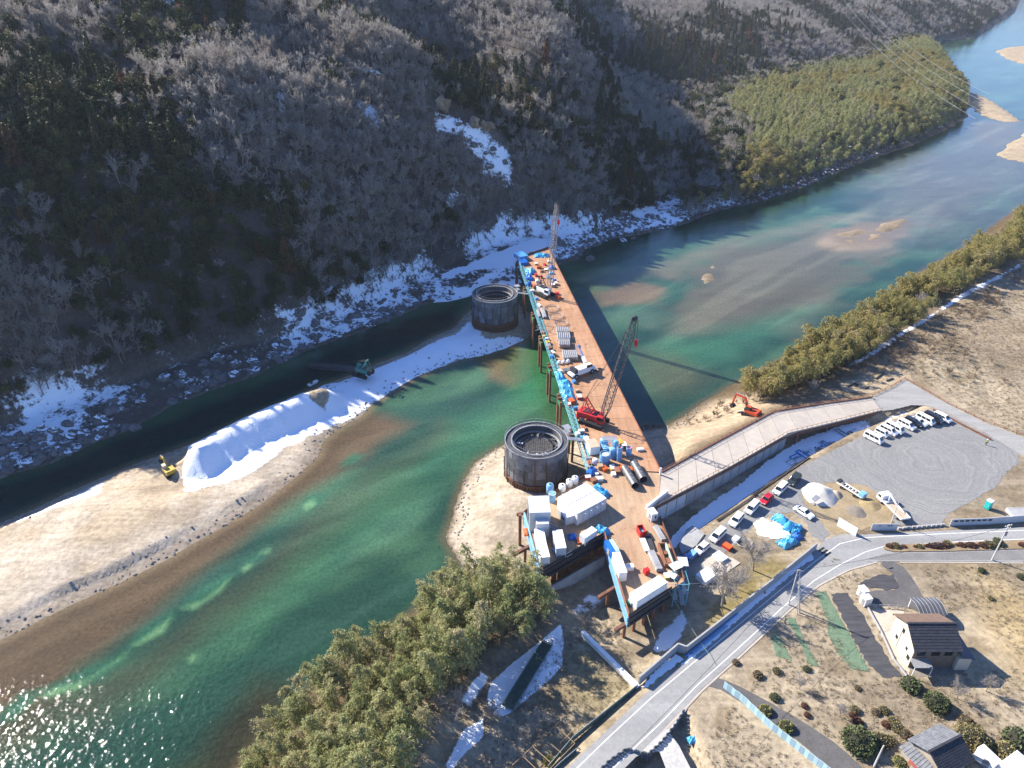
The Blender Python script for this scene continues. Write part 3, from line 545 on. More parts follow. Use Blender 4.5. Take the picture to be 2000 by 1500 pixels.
# right-hand bank grove
rg = PX([(1425, 775), (1480, 745), (1560, 700), (1640, 652), (1740, 590), (1800, 550), (1890, 500), (2000, 422), (2160, 330), (2200, 400), (2010, 515), (1930, 552), (1800, 640), (1700, 708), (1640, 742), (1590, 772), (1540, 788), (1490, 795)], 5)
x, y = jgrid(40, 420, 120, 420, 1.6, rng); s = sdist(rg, x, y); px, py, fw = proj(x, y, 9+0*x); k = (s > 3*(fbm(x, y, 9, 2)-.3)) & (px < 2060) & (fbm(x-50, y+9, 13, 3) > .40); x, y = x[k], y[k]
forest('bamboo2', x, y, 'bamboo', 'golden green bamboo in the thicket along the bank above the ramp', 'bamboo', 'bamboo along the right bank', 'bank_bamboo_forest', .6, 1.45, 108, 7); print('right bamboo', len(x))
# far bamboo flat
x, y = jgrid(40, 620, 330, 1150, 3.3, rng); h, dn, df, db, ds = heights(x, y); px, py, fw = proj(x, y, h+5)
k = (dn > 1.5) & (df < 4) & (px > 1330) & (px < 2050); x, y = x[k], y[k]
pat = fbm(x, y, 55, 3)+.12*rng.random(len(x)); old = rng.random(len(x)); edge_ = heights(x, y)[2] > -14-14*rng.random(len(x)); old = np.where(edge_, .9+.1*old, old); g1 = (old < .9) & (pat < .57); g2 = (old < .9) & ~(pat < .57); g3 = old > .975; g4 = (old > .925) & ~g3
for g_, kd, nm, lo_, hi_ in ((g1, 'bamboo', 'far_bamboo_forest', .55, 1.25), (g2, 'bamboo2', 'far_golden_bamboo_forest', .8, 1.5), (g3, 'ever', 'far_evergreens', .7, 1.5), (g4, 'bare', 'far_bare_trees', .6, 1.0)):
    n = int(g_.sum()); scatter(nm, kd, np.stack([x[g_], y[g_], heights(x[g_], y[g_])[0]], 1), rng.uniform(0, 6, n), rng.uniform(lo_, hi_, n), rng.integers(0, 4, n))
# ---------------------------------------------------------------- boulders along the far bank
rk, t, b = newmat('river_rock'); geo = N(t, 'NewGeometry'); sx = N(t, 'SeparateXYZ'); t.links.new(geo.outputs['Normal'], sx.inputs[0]); oi = N(t, 'ObjectInfo')
nz = noise(t, geo.outputs['Position'], 1.2, 5); base = ramp(t, nz, [(.3, (.085, .08, .078)), (.7, (.20, .185, .17))])
sm = math_(t, 'MULTIPLY', math_(t, 'SUBTRACT', math_(t, 'ADD', sx.outputs[2], math_(t, 'MULTIPLY', nz, .5)), math_(t, 'ADD', math_(t, 'MULTIPLY', oi.outputs['Random'], .8), .86)), 8, True)
t.links.new(mix(t, sm, base, (.86, .88, .92)), b.inputs['Base Color']); b.inputs['Roughness'].default_value = .85; bump(t, b, nz, .6, .1)
brownrock = M('sunlit_rock', (.36, .27, .18), (.17, .125, .085), .5, .9, bmp=.6)
def rockmesh(name, seed, m, j=.3):
    q = MB(); q.blob((0, 0, 0), (1, .8, .6), 9, 6, j, seed); me = q.mesh(name); me.materials.append(m); return me
ROCK = [rockmesh('boulder', i, rk) for i in range(6)]
def boulder(px, py, r, label, z=None, mesh=None, grp=None, rz=None):
    p = hit(px, py) if z is None else P(px, py, z); o = link('boulder', mesh or random.choice(ROCK), None); o.location = (p.x, p.y, p.z+r*.15); o.rotation_euler = (random.uniform(-.2, .2), random.uniform(-.2, .2), random.uniform(0, 6) if rz is None else rz); o.scale = (r, r, r)
    return tag(o, label, 'boulder', grp)
boulder(1152, 507, 2.3, 'snow-capped boulder standing alone in the green water beside the far end of the platform', 0)
boulder(1218, 472, 2.0, 'larger of two snow-capped boulders in the water near the far bank', 0); boulder(1237, 467, 1.4, 'smaller of two snow-capped boulders in the water near the far bank', 0)
boulder(265, 837, 1.7, 'snow-capped boulder at the edge of the dark channel, right one of two', 0); boulder(199, 854, 1.5, 'snow-capped boulder at the edge of the dark channel, left one of two', 0)
boulder(923, 551, 2.4, 'big angular snow-covered boulder on the snow beside the far cofferdam', 1); boulder(963, 549, 1.1, 'small dark boulder on the snow behind the far cofferdam', 1.6)
q = MB(); q.blob((0, 0, 0), (1, .8, .8), 9, 6, .32, 71); q.blob((.9, .5, -.35), (.8, .7, .6), 8, 5, .3, 72); br = q.mesh('boulder'); br.materials.append(brownrock)
boulder(866, 208, 4.2, 'large sunlit brown boulder at the top of the snowy cliff', None, br); boulder(925, 243, 3.2, 'narrow sunlit boulder half way along the crest of the snowy cliff', None, br); boulder(948, 249, 3.0, 'pale flat boulder at the right of the crest of the snowy cliff', None, br)
for i, (px, py) in enumerate(((885, 255), (905, 272), (925, 285), (948, 300), (962, 292), (955, 325), (975, 340), (985, 318), (895, 240), (968, 360))): o = boulder(px, py, 1.3+.5*(i % 3), 'dark rock sticking out of the snow on the hillside cliff', None, None, 'dark rocks on the snowy cliff')
rng = np.random.default_rng(21)
def bankpts(n, lo, hi_, xr):
    x = rng.uniform(xr[0], xr[1], n); y = rng.uniform(100, 480, n); h, dn, df, db, ds = heights(x, y); k = (dn > lo) & (dn < hi_) & (df < 3); return x[k], y[k], h[k], dn[k]
x, y, h, dn = bankpts(60000, .2, 13, (-190, 260)); k = rng.random(len(x)) < np.where(fbm(x, y, 12, 2) > .5, 1, .25); x, y, h = x[k], y[k], h[k]
rr = rng.uniform(.3, 1.0, len(x))**1.6*1.5+.15; px, py, fw = proj(x, y, h); inf = (px > 0) & (px < 1800) & (py > 0); od = np.argsort(-np.where(inf, rr/fw, 0)); ind = od[:110]; rest = od[110:1700]
for i in ind:
    o = link('boulder', ROCK[i % 6], None); o.location = (x[i], y[i], h[i]); o.scale = (rr[i]*1.3,)*3; o.rotation_euler = (rng.uniform(-.3, .3), rng.uniform(-.3, .3), rng.uniform(0, 6)); tag(o, 'grey boulder lying in the snow of the shaded far bank', 'boulder', 'boulders in the snow on the far bank'); SRC.setdefault(('rock', int(i % 6)), [o])
scatter('bank_stones', 'rock', np.stack([x[rest], y[rest], h[rest]], 1), rng.uniform(0, 6, len(rest)), rr[rest], rng.integers(0, 6, len(rest)))
# cobbles along the waterlines of the bar and the pad
x = rng.uniform(-150, 60, 90000); y = rng.uniform(40, 260, 90000); db = sdist(W_bar, x, y); ds = sdist(W_shoreS, x, y)
k = ((db > .2) & (db < 6) & (rng.random(len(x)) < .55*np.exp(-db/2))) | ((ds > .1) & (ds < 4) & (y > 108) & (rng.random(len(x)) < .35))
x, y = x[k][:4200], y[k][:4200]; h = heights(x, y)[0]; n = len(x); cob = M('cobble', (.30, .28, .25), (.15, .14, .13), .5, .9, rnd=.6); CM = []
for i in range(3): CM.append(rockmesh('cobble', 30+i, cob))
for v in range(3):
    o = link('cobble', CM[v], None); o.location = (x[v], y[v], h[v]); o.scale = (.4,)*3; tag(o, 'grey cobble at the water edge of the gravel bar', 'stone', 'cobbles at the water edge'); SRC[('cobble', v)] = [o]
scatter('shore_cobbles', 'cobble', np.stack([x[3:], y[3:], h[3:]], 1), rng.uniform(0, 6, n-3), rng.uniform(.1, .42, n-3), rng.integers(0, 3, n-3))
# dry scrub and grass tufts on the near bank
def region(pts, z, s, p=1.0):
    w_ = PX(pts, z); x, y = jgrid(w_[:, 0].min(), w_[:, 0].max(), w_[:, 1].min(), w_[:, 1].max(), s, rng); k = (sdist(w_, x, y) > 0) & (rng.random(len(x)) < p); return x[k], y[k]
scrubm = M('dry_scrub', (.29, .22, .15), (.15, .105, .07), .3, .95, rnd=.6, spec=.1); VAR['scrub'] = variants('dry_bush', bare_meshes, 3, scrubm, scrubm, 'branches', 200, H=3.2, nl=8, nb=6, ntw=5, k=2, tw=.06); PARTN['scrub'] = ('stem', 'branches')
A = [region([(1640, 745), (1560, 790), (1500, 760), (1640, 735), (1700, 700), (1800, 640), (1900, 580), (2010, 520), (2060, 560), (1960, 620), (1850, 690), (1760, 725)], G, 2.1, .6), region([(1700, 690), (1850, 610), (2010, 560), (2060, 640), (2020, 760), (1880, 760), (1760, 725)], G, 3.4, .5), region([(1310, 830), (1400, 778), (1470, 775), (1480, 790), (1400, 810), (1330, 840)], 4, 1.8, .4), region([(860, 1480), (960, 1390), (1060, 1350), (1010, 1420), (930, 1500)], 6.5, 2.2, .5)]
x = np.concatenate([a[0] for a in A]); y = np.concatenate([a[1] for a in A]); k = fbm(x, y, 14, 3) > .44; x, y = x[k], y[k]
forest('scrub', x, y, 'dry_bush', 'low leafless brown bush in the dry scrub beyond the ramp and road', 'bush', 'dry bushes beyond the road', 'dry_scrub', .35, .95, 220, 9, -.2); print('scrub', len(x))
grm = M('dry_grass', (.40, .335, .23), (.26, .21, .135), .4, .95, rnd=.5, spec=.1)
def tuft(seed):
    r = np.random.default_rng(seed); n = 26; c = np.stack([r.normal(size=n)*.22, r.normal(size=n)*.22, np.zeros(n)], 1); d = unit(np.stack([r.normal(size=n)*.5, r.normal(size=n)*.5, np.ones(n)], 1)); L = r.uniform(.25, .6, n)[:, None]; s = unit(np.cross(d, r.normal(size=d.shape)))*.035
    return quads_mesh('grass_tuft', np.stack([c-s, c+s, c+d*L], 1), grm)
TF = [tuft(300+i) for i in range(4)]
A = [region([(1640, 770), (1740, 700), (1900, 580), (2060, 560), (2060, 850), (1980, 850), (1850, 770), (1770, 735)], G, 1.0, .7), region([(1620, 1090), (2060, 1090), (2060, 1500), (1700, 1500), (1500, 1370), (1400, 1310), (1480, 1220)], G, .8, .6), region([(1420, 1360), (1620, 1520), (1400, 1560), (1340, 1480)], G, .8, .7), region([(1060, 1260), (1140, 1230), (1240, 1345), (1080, 1500), (900, 1520), (1000, 1400)], 6.2, .7, .6), region([(1090, 1200), (1180, 1170), (1220, 1260), (1250, 1320), (1140, 1230)], 6, .7, .7)]
x = np.concatenate([a[0] for a in A]); y = np.concatenate([a[1] for a in A]); h = heights(x, y)[0]
OFFG = [PX(p, G) for p in ([(1990, 1075), (1700, 1075), (1590, 1110), (1150, 1490), (1150, 1540), (1300, 1540), (1640, 1120), (2000, 1100)], [(1330, 1350), (1400, 1330), (1700, 1530), (1600, 1530), (1420, 1370)], [(1590, 1150), (1660, 1150), (1760, 1320), (1690, 1330)], [(1690, 1190), (1900, 1190), (2000, 1300), (1780, 1330)], [(1710, 1090), (1790, 1090), (1850, 1200), (1680, 1170)])]
k = np.all([sdist(q, x, y) < 0 for q in OFFG], 0); x, y, h = x[k], y[k], h[k]; n = len(x)
for v in range(4):
    o = link('grass_tuft', TF[v], None); o.location = (x[v], y[v], h[v]); tag(o, kind='stuff'); SRC[('grass', v)] = [o]
scatter('dry_grass', 'grass', np.stack([x, y, h], 1), rng.uniform(0, 6, n), rng.uniform(.5, 1.1, n), rng.integers(0, 4, n)); print('tufts', n)
# ---------------------------------------------------------------- shared materials
def deckmat(name, c, c2, stain):
    m, t, b = newmat(name); ps = N(t, 'NewGeometry').outputs['Position']; mp = N(t, 'Mapping'); mp.inputs['Rotation'].default_value = (0, 0, R(6)); mp.inputs['Scale'].default_value = (1.2, .12, 1); t.links.new(ps, mp.inputs['Vector']); oi = N(t, 'ObjectInfo')
    col = ramp(t, noise(t, ps, .14, 6, .65), [(.32, c), (.68, c2)]); col = mix(t, 1.0, col, ramp(t, noise(t, mp.outputs[0], .9, 6, .7), [(.32, (.78, .76, .74)), (.66, (1.14, 1.14, 1.14))]), 'MULTIPLY'); col = mix(t, 1.0, col, ramp(t, noise(t, ps, 2.2, 5, .7), [(.3, (.86, .85, .84)), (.7, (1.12, 1.12, 1.12))]), 'MULTIPLY')
    col = mix(t, math_(t, 'MULTIPLY', ramp(t, noise(t, ps, .33, 6, .68), [(.60, (0, 0, 0)), (.66, (1, 1, 1))]), .75), col, stain); h = N(t, 'HueSaturation'); t.links.new(math_(t, 'ADD', math_(t, 'MULTIPLY', oi.outputs['Random'], .12), .94), h.inputs['Value']); t.links.new(col, h.inputs['Color']); t.links.new(h.outputs[0], b.inputs['Base Color']); b.inputs['Roughness'].default_value = .8; b.inputs['Specular IOR Level'].default_value = .2; bump(t, b, noise(t, ps, 3, 4), .15); return m
rust = deckmat('rusty_deck_steel', (.44, .262, .158), (.375, .205, .115), (.21, .12, .075)); dusty = deckmat('dusty_deck', (.42, .305, .20), (.39, .245, .15), (.26, .16, .10)); rustd = M('dark_rust', (.20, .085, .05), (.10, .05, .035), 1, .8); rustb = M('brown_steel', (.30, .13, .075), (.19, .085, .05), 1, .7, rnd=.3)
teal = M('teal_paint', (.16, .42, .48), (.11, .32, .38), 1, .5); blue = M('blue_paint', (.09, .30, .62), (.06, .22, .5), 1, .45, rnd=.2); skyb = M('pale_blue_paint', (.22, .44, .66), (.16, .35, .56), 1, .45, rnd=.2)
green = M('green_paint', (.03, .22, .10), (.02, .14, .07), 1, .5); dark = M('dark_steel', (.045, .045, .05), (.025, .025, .028), 1, .6); black = M('black_rubber', (.02, .02, .021), None, 1, .8)
grey = M('grey_steel', (.33, .33, .34), (.22, .22, .23), 1, .55, rnd=.2); lgrey = M('light_grey_panel', (.55, .56, .58), (.46, .47, .49), .6, .5, rnd=.1); white = M('white_paint', (.80, .80, .79), (.70, .70, .69), .5, .45, rnd=.06); galv = M('galvanised_steel', (.5, .5, .5), (.36, .36, .37), 2, .4, .5)
conc = M('pale_concrete', (.46, .40, .335), (.39, .345, .29), .5, .9, bmp=.15, rnd=.10); concw = M('grey_concrete', (.37, .37, .37), (.27, .27, .275), .5, .9, bmp=.2, rnd=.08); red = M('red_paint', (.55, .03, .03), (.4, .02, .02), 1, .4, rnd=.15); orange = M('orange_paint', (.62, .12, .02), (.45, .09, .02), 1, .4); yellow = M('yellow_paint', (.58, .38, .05), (.42, .28, .04), 1, .5)
glass = M('dark_glass', (.015, .018, .022), None, 1, .06, spec=.7); tarpb = M('blue_tarp', (.07, .37, .58), (.04, .25, .46), .8, .35, bmp=.9, rnd=.35); tarpd = M('deep_blue_tarp', (.02, .16, .52), (.015, .10, .38), .8, .35, bmp=.8); wood = M('wood', (.42, .29, .17), (.30, .20, .12), 2, .8, rnd=.3); snowm = M('snow', (.86, .88, .92), (.82, .84, .89), .5, .8, bmp=.5)
mesh_w = M('shade_net', (.30, .31, .33), (.20, .21, .23), .8, .8, bmp=.6, rnd=.35)
def L2(a, b, t): return a+(b-a)*t
# ---------------------------------------------------------------- the steel work platform over the river
FL, FR, J, NL = P(1018, 503, D), P(1071, 485, D), P(1291, 922, D), P(1160, 915, D)
plat = thing('work_platform', 'long rusty orange steel work platform on piles reaching across the river', 'platform', (P(1150, 800, D).x, P(1150, 800, D).y, 0))
O = Vector(plat.location)
def bp(mb, name, m, parent=None, **k):            # a part built in world space under a thing based at O
    mb.v = [(x-O.x, y-O.y, z-O.z) for x, y, z in mb.v]; return mb.build(name, m, parent or plat, **k)
nP = 26
for i in range(nP):
    a, b_ = i/nP, (i+1)/nP-.0006
    q = [L2(FL, NL, a), L2(FR, J, a), L2(FR, J, b_), L2(FL, NL, b_)]; bp(MB().prism([(p.x, p.y) for p in q], D-.22, D-.002*(i % 3)), 'deck_plate', rust)
near = [P(*p, D) for p in [(1291, 924), (1286, 985), (1264, 997), (1288, 1012), (1336, 1135), (1312, 1150), (1228, 1205), (1180, 1044), (1120, 1078), (1054, 1118), (1024, 1003), (1058, 977), (1150, 928), (1160, 917)]]
# near end: plates cut between the front wings
nearp = [[0, 1, 2, 3, 7, 12, 13], [3, 4, 5, 6, 7], [7, 8, 9, 10, 11, 12]]
for k_, idx in enumerate(nearp): bp(MB().prism([(near[i].x, near[i].y) for i in idx], D-.22, D-.003), 'deck_plate', dusty)
def edge(pts, z, wd, ht, name, m, n=1):
    for a, b_ in zip(pts[:-1], pts[1:]):
        a, b_ = Vector((a.x, a.y, z)), Vector((b_.x, b_.y, z)); bp(MB().beam(a, b_, wd, ht), name, m)
edge([FR, J], D+.12, .25, .3, 'kerb', rustb); edge([FL, FR], D+.35, .12, .8, 'end_board', rustd)
edge([near[6], near[7]], D+.5, .1, 1.0, 'side_board', rustb); edge([near[7], near[9]], D+.35, .06, .75, 'railing', dark); edge([near[5], near[6]], D+.35, .06, .75, 'railing', dark); edge([near[9], near[10]], D+.2, .3, .3, 'kerb', skyb); edge([near[10], near[11], near[12]], D+.4, .06, .8, 'railing', rustd)
edge([near[3], near[4]], D+.45, .08, .9, 'railing', rustd)
for pr in ([near[5], near[6]], [near[7], near[9]], [near[3], near[4]], [near[6], near[7]], [near[9], near[10]]):
    edge(pr, D-.85, .5, 1.2, 'edge_girder', dark if pr[0] in (near[5], near[7]) else skyb); edge(pr, D-2.3, .4, .7, 'lower_girder', dark if pr[0] in (near[5], near[7]) else skyb)
edge([FL, NL], D-.75, .6, 1.0, 'edge_girder', teal); edge([FR, J], D-.75, .6, 1.0, 'edge_girder', rustd)
# lattice walkway along the upstream edge
out = (NL-FL).cross(Vector((0, 0, 1))).normalized(); out = out if out.x < 0 else -out
for w_, z in ((.35, D+.25), (1.55, D+.25), (.35, D-.9), (1.55, D-.9)): bp(MB().beam(FL+out*w_+Vector((0, 0, z-D)), L2(FL, NL, 1.0)+out*w_+Vector((0, 0, z-D)), .16, .16), 'walkway_chord', teal)
ln = (NL-FL).length; nr = int(ln/2.0); lat = MB()
for i in range(nr):
    a, b_ = L2(FL, NL, i/nr), L2(FL, NL, (i+1)/nr); lat.beam(a+out*.35+Vector((0, 0, .25)), a+out*1.55+Vector((0, 0, .25)), .08, .08); lat.beam(a+out*1.55+Vector((0, 0, .25)), b_+out*.35+Vector((0, 0, .25)), .07, .07); lat.beam(a+out*1.55+Vector((0, 0, -.9)), b_+out*1.55+Vector((0, 0, .25)), .07, .07); lat.beam(a+out*1.55+Vector((0, 0, .25)), a+out*1.55+Vector((0, 0, 1.25)), .05, .05)
lat.beam(FL+out*1.55+Vector((0, 0, 1.25)), NL+out*1.55+Vector((0, 0, 1.25)), .05, .05); bp(lat, 'walkway_lattice', M('pale_teal_paint', (.30, .52, .56), None, 1, .5))
# pile bents
for t in (.03, .2, .36, .49, .62, .75, .88):
    for s, e in ((0, -2.2), (.5, 0), (1, .8)):
        c = L2(L2(FL, NL, t), L2(FR, J, t), s)-out*e
        for dd in (-.016, .016):
            q = c+(NL-FL)*dd; bp(MB().tube((q.x, q.y, -2), (q.x, q.y, D-1.2 if s else D-1.6), .34, 8), 'pile', rustb)
        if s == 0:
            a, b_ = c+(NL-FL)*-.016, c+(NL-FL)*.016; bp(MB().beam((a.x, a.y, D-3.2), (b_.x, b_.y, D-3.2), .25, 1.6), 'bracing', green)
    a, b_ = L2(FL, NL, t)+out*2.6, L2(FR, J, t)-out*.6; bp(MB().beam((a.x, a.y, D-1.7), (b_.x, b_.y, D-1.7), .7, .7), 'cap_beam', rustd)
gl = lambda p: ground_z(p.x, p.y)
def wingrow(a, b_, n, inset):
    inn = (b_-a).cross(Vector((0, 0, 1))).normalized(); inn = inn if inn.y > 0 else -inn
    for i in range(n):
        q = L2(a, b_, (i+.12)/(n-.6))+inn*inset; bp(MB().tube((q.x, q.y, gl(q)-1), (q.x, q.y, D-3.0), .33, 8), 'pile', rustb)
    e = (b_-a).normalized(); a, b_ = a-e*2.2+inn*inset, b_+inn*inset; bp(MB().beam((a.x, a.y, D-3.0), (b_.x, b_.y, D-3.0), .6, .7), 'cap_beam', rustd)
wingrow(near[6], near[5], 5, .9); wingrow(near[9], near[7], 5, 1.0); wingrow(near[6]+Vector((-2.5, 8, 0)), near[5]+Vector((-2.5, 8, 0)), 4, .5); wingrow(near[9]+Vector((-3, 8.5, 0)), near[7]+Vector((-3, 8, 0)), 3, .5)
q = near[10]; bp(MB().tube((q.x-.9, q.y, gl(q)-1), (q.x-.9, q.y, D-.3), .35, 8), 'pile', rustb); bp(MB().beam((q.x-1.6, q.y+.3, D-.6), (q.x+1.4, q.y+1.2, D-.6), .5, .6), 'cap_beam', rustd)
# dark wall behind the notch, under the near end
a, b_ = P(1060, 1160, 8), P(1180, 1092, 8); bp(MB().beam((a.x, a.y, 6.3), (b_.x, b_.y, 6.3), .3, 5.0), 'back_wall', concw)
# ---------------------------------------------------------------- concrete ramp
Z0, Z1, Z2 = D+.004, 11.2, 7.85
RL = [P(1292, 923, Z0), P(1405, 861, 11.85), P(1512, 804, Z1), P(1608, 789, 9.5), P(1704, 776, Z2)]; RR = [P(1286, 984, Z0), P(1420, 914, 11.85), P(1540, 846, Z1), P(1632, 824, 9.5), P(1722, 801, Z2)]
rampo = thing('access_ramp', 'pale concrete access ramp with rusty railing running from the lot up to the platform', 'ramp', (P(1500, 830, 9).x, P(1500, 830, 9).y, 6)); O = Vector(rampo.location)
def along(pl, t):
    d = [0]
    for a, b_ in zip(pl[:-1], pl[1:]): d.append(d[-1]+(b_-a).length)
    s = t*d[-1]
    for i in range(len(pl)-1):
        if s <= d[i+1]+1e-6: return L2(pl[i], pl[i+1], (s-d[i])/(d[i+1]-d[i]))
    return pl[-1]
nS = 13
for i in range(nS):
    a, b_ = i/nS, (i+1)/nS-.0016; q = [along(RL, a), along(RR, a), along(RR, b_), along(RL, b_)]; dn_ = Vector((0, 0, -.35))
    bp(MB().add(q+[p+dn_ for p in q], [(3, 2, 1, 0), (4, 5, 6, 7), (0, 1, 5, 4), (1, 2, 6, 5), (2, 3, 7, 6), (3, 0, 4, 7)]), 'concrete_slab', conc, rampo)
for pl, m, h in ((RL, rustb, .95), (RR, rustb, .8)):
    r = MB(); n = 46
    for i in range(n+1):
        q = along(pl, i/n); r.beam(q, q+Vector((0, 0, h)), .09, .09)
        if i < n:
            q2 = along(pl, (i+1)/n)
            for hh in ((.5, 1.0) if pl is RL else (1.0,)): r.beam(q+Vector((0, 0, h*hh)), q2+Vector((0, 0, h*hh)), .06, .06)
    bp(r, 'railing', m, rampo)
    for a, b_ in zip(pl[:-1], pl[1:]): bp(MB().beam(a+Vector((0, 0, .12)), b_+Vector((0, 0, .12)), .28, .22), 'kerb', conc if pl is RR else rustd, rampo)
    for a, b_ in zip(pl[:-1], pl[1:]): bp(MB().beam(a+Vector((0, 0, -.75)), b_+Vector((0, 0, -.75)), .35, .75), 'edge_girder', rustd, rampo)
inn = (RL[0]-RR[0]).normalized()
nW = 15
for i in range(nW):
    a, b_ = along(RR[:3], i/nW)+inn*.75, along(RR[:3], (i+1)/nW-.004)+inn*.75
    v = [(a.x, a.y, 5.6), (b_.x, b_.y, 5.6), (b_.x, b_.y, b_.z-1.75), (a.x, a.y, a.z-1.75)]; v += [(x+inn.x*.12, y+inn.y*.12, z) for x, y, z in v]
    bp(MB().add(v, [(0, 1, 2, 3), (7, 6, 5, 4), (4, 5, 1, 0), (5, 6, 2, 1), (6, 7, 3, 2), (7, 4, 0, 3)]), 'wall_panel', lgrey if i < 3 else M_wall if 'M_wall' in globals() else concw, rampo)
    bp(MB().beam(a+Vector((0, 0, -1.3)), a+inn*4+Vector((0, 0, -1.3)), .35, .6), 'cross_beam', dark, rampo)
for t in (.62, .75, .88):
    for pl in (RL, RR):
        q = along(pl, t)+(inn if pl is RR else -inn)*.8; bp(MB().tube((q.x, q.y, 5), (q.x, q.y, q.z-.4), .3, 8), 'pile', rustb, rampo)
# earth under the ramp
# ---------------------------------------------------------------- cofferdams
sheet_l = M('grey_sheet_panel', (.175, .18, .195), (.11, .115, .13), .8, .5, rnd=.9, bmp=.5); sheetp = M('sheet_pile_rust', (.21, .105, .06), (.10, .055, .04), .8, .8, rnd=.25)
rebar = M('rebar_steel', (.34, .32, .30), (.2, .18, .16), 2, .6)
def cofferdam(label, cx, cy, zb, zt, R_, inside):
    o = thing('cofferdam', label, 'cofferdam', (cx, cy, zb)); h = zt-zb; n = 22; rows = 4; z0 = 3.1
    for k_ in range(rows):
        a, b_ = z0+(h-z0)*k_/rows, z0+(h-z0)*(k_+1)/rows-.03; me = MB().lathe([(R_+.02*k_, a), (R_+.02*k_, b_), (R_-.16, b_), (R_-.16, a), (R_+.02*k_, a)], 4, 0, 2*math.pi/n-.004).mesh('sheet_panel')
        bm = bmesh.new(); bm.from_mesh(me); bmesh.ops.recalc_face_normals(bm, faces=bm.faces); bm.to_mesh(me); bm.free(); me.materials.append(sheet_l)
        for i in range(n):
            p = link('sheet_panel', me, None, o); p.rotation_euler = (0, 0, 2*math.pi*(i+.5*(k_ % 2))/n); s = 1+random.uniform(-.004, .006); p.scale = (s, s, 1)
    nn = 64; pme = MB().box((R_-.03, 0, (z0-1.2)/2+.0), (.32, 2*math.pi*R_/nn*.62, z0+1.4)).mesh('sheet_pile'); pme.materials.append(sheetp)
    for i in range(nn):
        p = link('sheet_pile', pme, None, o); p.rotation_euler = (0, 0, 2*math.pi*i/nn)
    MB().lathe([(R_-.2, -1.5), (R_-.2, z0+.3), (R_-.35, z0+.3), (R_-.35, -1.5)], 48).build('inner_skin', sheetp, o)
    for z in (.35, z0-.25): MB().lathe([(R_+.12, z), (R_+.36, z), (R_+.36, z+.25), (R_+.12, z+.25), (R_+.12, z)], 48).build('waling_ring', sheetp, o)
    for i in range(18):
        a = 2*math.pi*(i+.3)/18; hi_ = h*random.choice((.45, .62, .9, 1.0)); MB().tube(((R_+.28)*math.cos(a), (R_+.28)*math.sin(a), -1), ((R_+.28)*math.cos(a), (R_+.28)*math.sin(a), hi_), .12, 6).build('guide_post', sheetp if hi_ < h*.95 else rustd, o)
    MB().lathe([(R_-.25, h-.25), (R_-1.5, h-.25), (R_-1.5, h-5.5), (R_-1.6, h-5.5), (R_-1.6, h-.35), (R_-.25, h-.35)], 48).build('inner_lining', M('lining', (.09, .092, .10), (.06, .06, .065), .6, .6), o)
    MB().lathe([(R_-.14, h-.05), (R_+.06, h-.05), (R_+.06, h+.08), (R_-.14, h+.08), (R_-.14, h-.05)], 48).build('rim', grey, o); MB().lathe([(R_-1.7, h-.1), (R_-1.4, h-.1), (R_-1.4, h+.05), (R_-1.7, h+.05), (R_-1.7, h-.1)], 48).build('inner_rim', grey, o)
    for z in (h-1.6, h-3.1): MB().lathe([(R_-1.7, z), (R_-2.3, z), (R_-2.3, z+.15), (R_-1.7, z+.15), (R_-1.7, z)], 48).build('scaffold_deck', galv, o)
    rl = MB(); m_ = 40
    for i in range(m_):
        a, b_ = 2*math.pi*i/m_, 2*math.pi*(i+1)/m_
        for r in (R_+.05, R_-1.55):
            rl.beam((r*math.cos(a), r*math.sin(a), h), (r*math.cos(a), r*math.sin(a), h+.95), .05, .05); rl.beam((r*math.cos(a), r*math.sin(a), h+.95), (r*math.cos(b_), r*math.sin(b_), h+.95), .045, .045)
    rl.build('guard_rail', galv, o)
    MB().lathe([(0, h-5.4), (R_-1.6, h-5.4)], 32).build('pit_floor', M('pit_floor', (.12, .11, .10), None, 1, .9), o)
    if inside:
        c = MB(); r = R_*.52
        for i in range(-9, 10):
            q = i*r/9; w_ = math.sqrt(max(.05, r*r-q*q)); c.beam((q, -w_, h-2.2), (q, w_, h-2.2), .07, .07); c.beam((-w_, q, h-2.1), (w_, q, h-2.1), .07, .07)
        for i in range(40):
            a = 2*math.pi*i/40; c.beam((r*math.cos(a), r*math.sin(a), h-5.4), (r*math.cos(a), r*math.sin(a), h-1.2), .06, .06)
        c.build('rebar_cage', rebar, o); s = MB()
        for i in range(60):
            a = random.uniform(0, 6.28); rr = random.uniform(r, R_-2); b_ = a+random.uniform(-.5, .5); s.beam((rr*math.cos(a), rr*math.sin(a), h-random.uniform(1.5, 4)), ((rr-.3)*math.cos(b_), (rr-.3)*math.sin(b_), h-random.uniform(1.0, 4)), .09, .09)
        s.build('scaffold_tubes', galv, o)
        for i in range(9): a = random.uniform(0, 6.28); MB().box((r*1.05*math.cos(a), r*1.05*math.sin(a), h-1.6), (1.6, .25, .05), a).build('scaffold_plank', lgrey, o)
    else:
        s = MB()
        for i in range(30): a = 2*math.pi*i/30; s.beam(((R_-2)*math.cos(a), (R_-2)*math.sin(a), h-5.4), ((R_-2)*math.cos(a), (R_-2)*math.sin(a), h-.3+random.uniform(-.4, .8)), .07, .07)
        s.build('starter_bars', rebar, o)
    # ladder cage on the platform side
    a = R(25); l = MB()
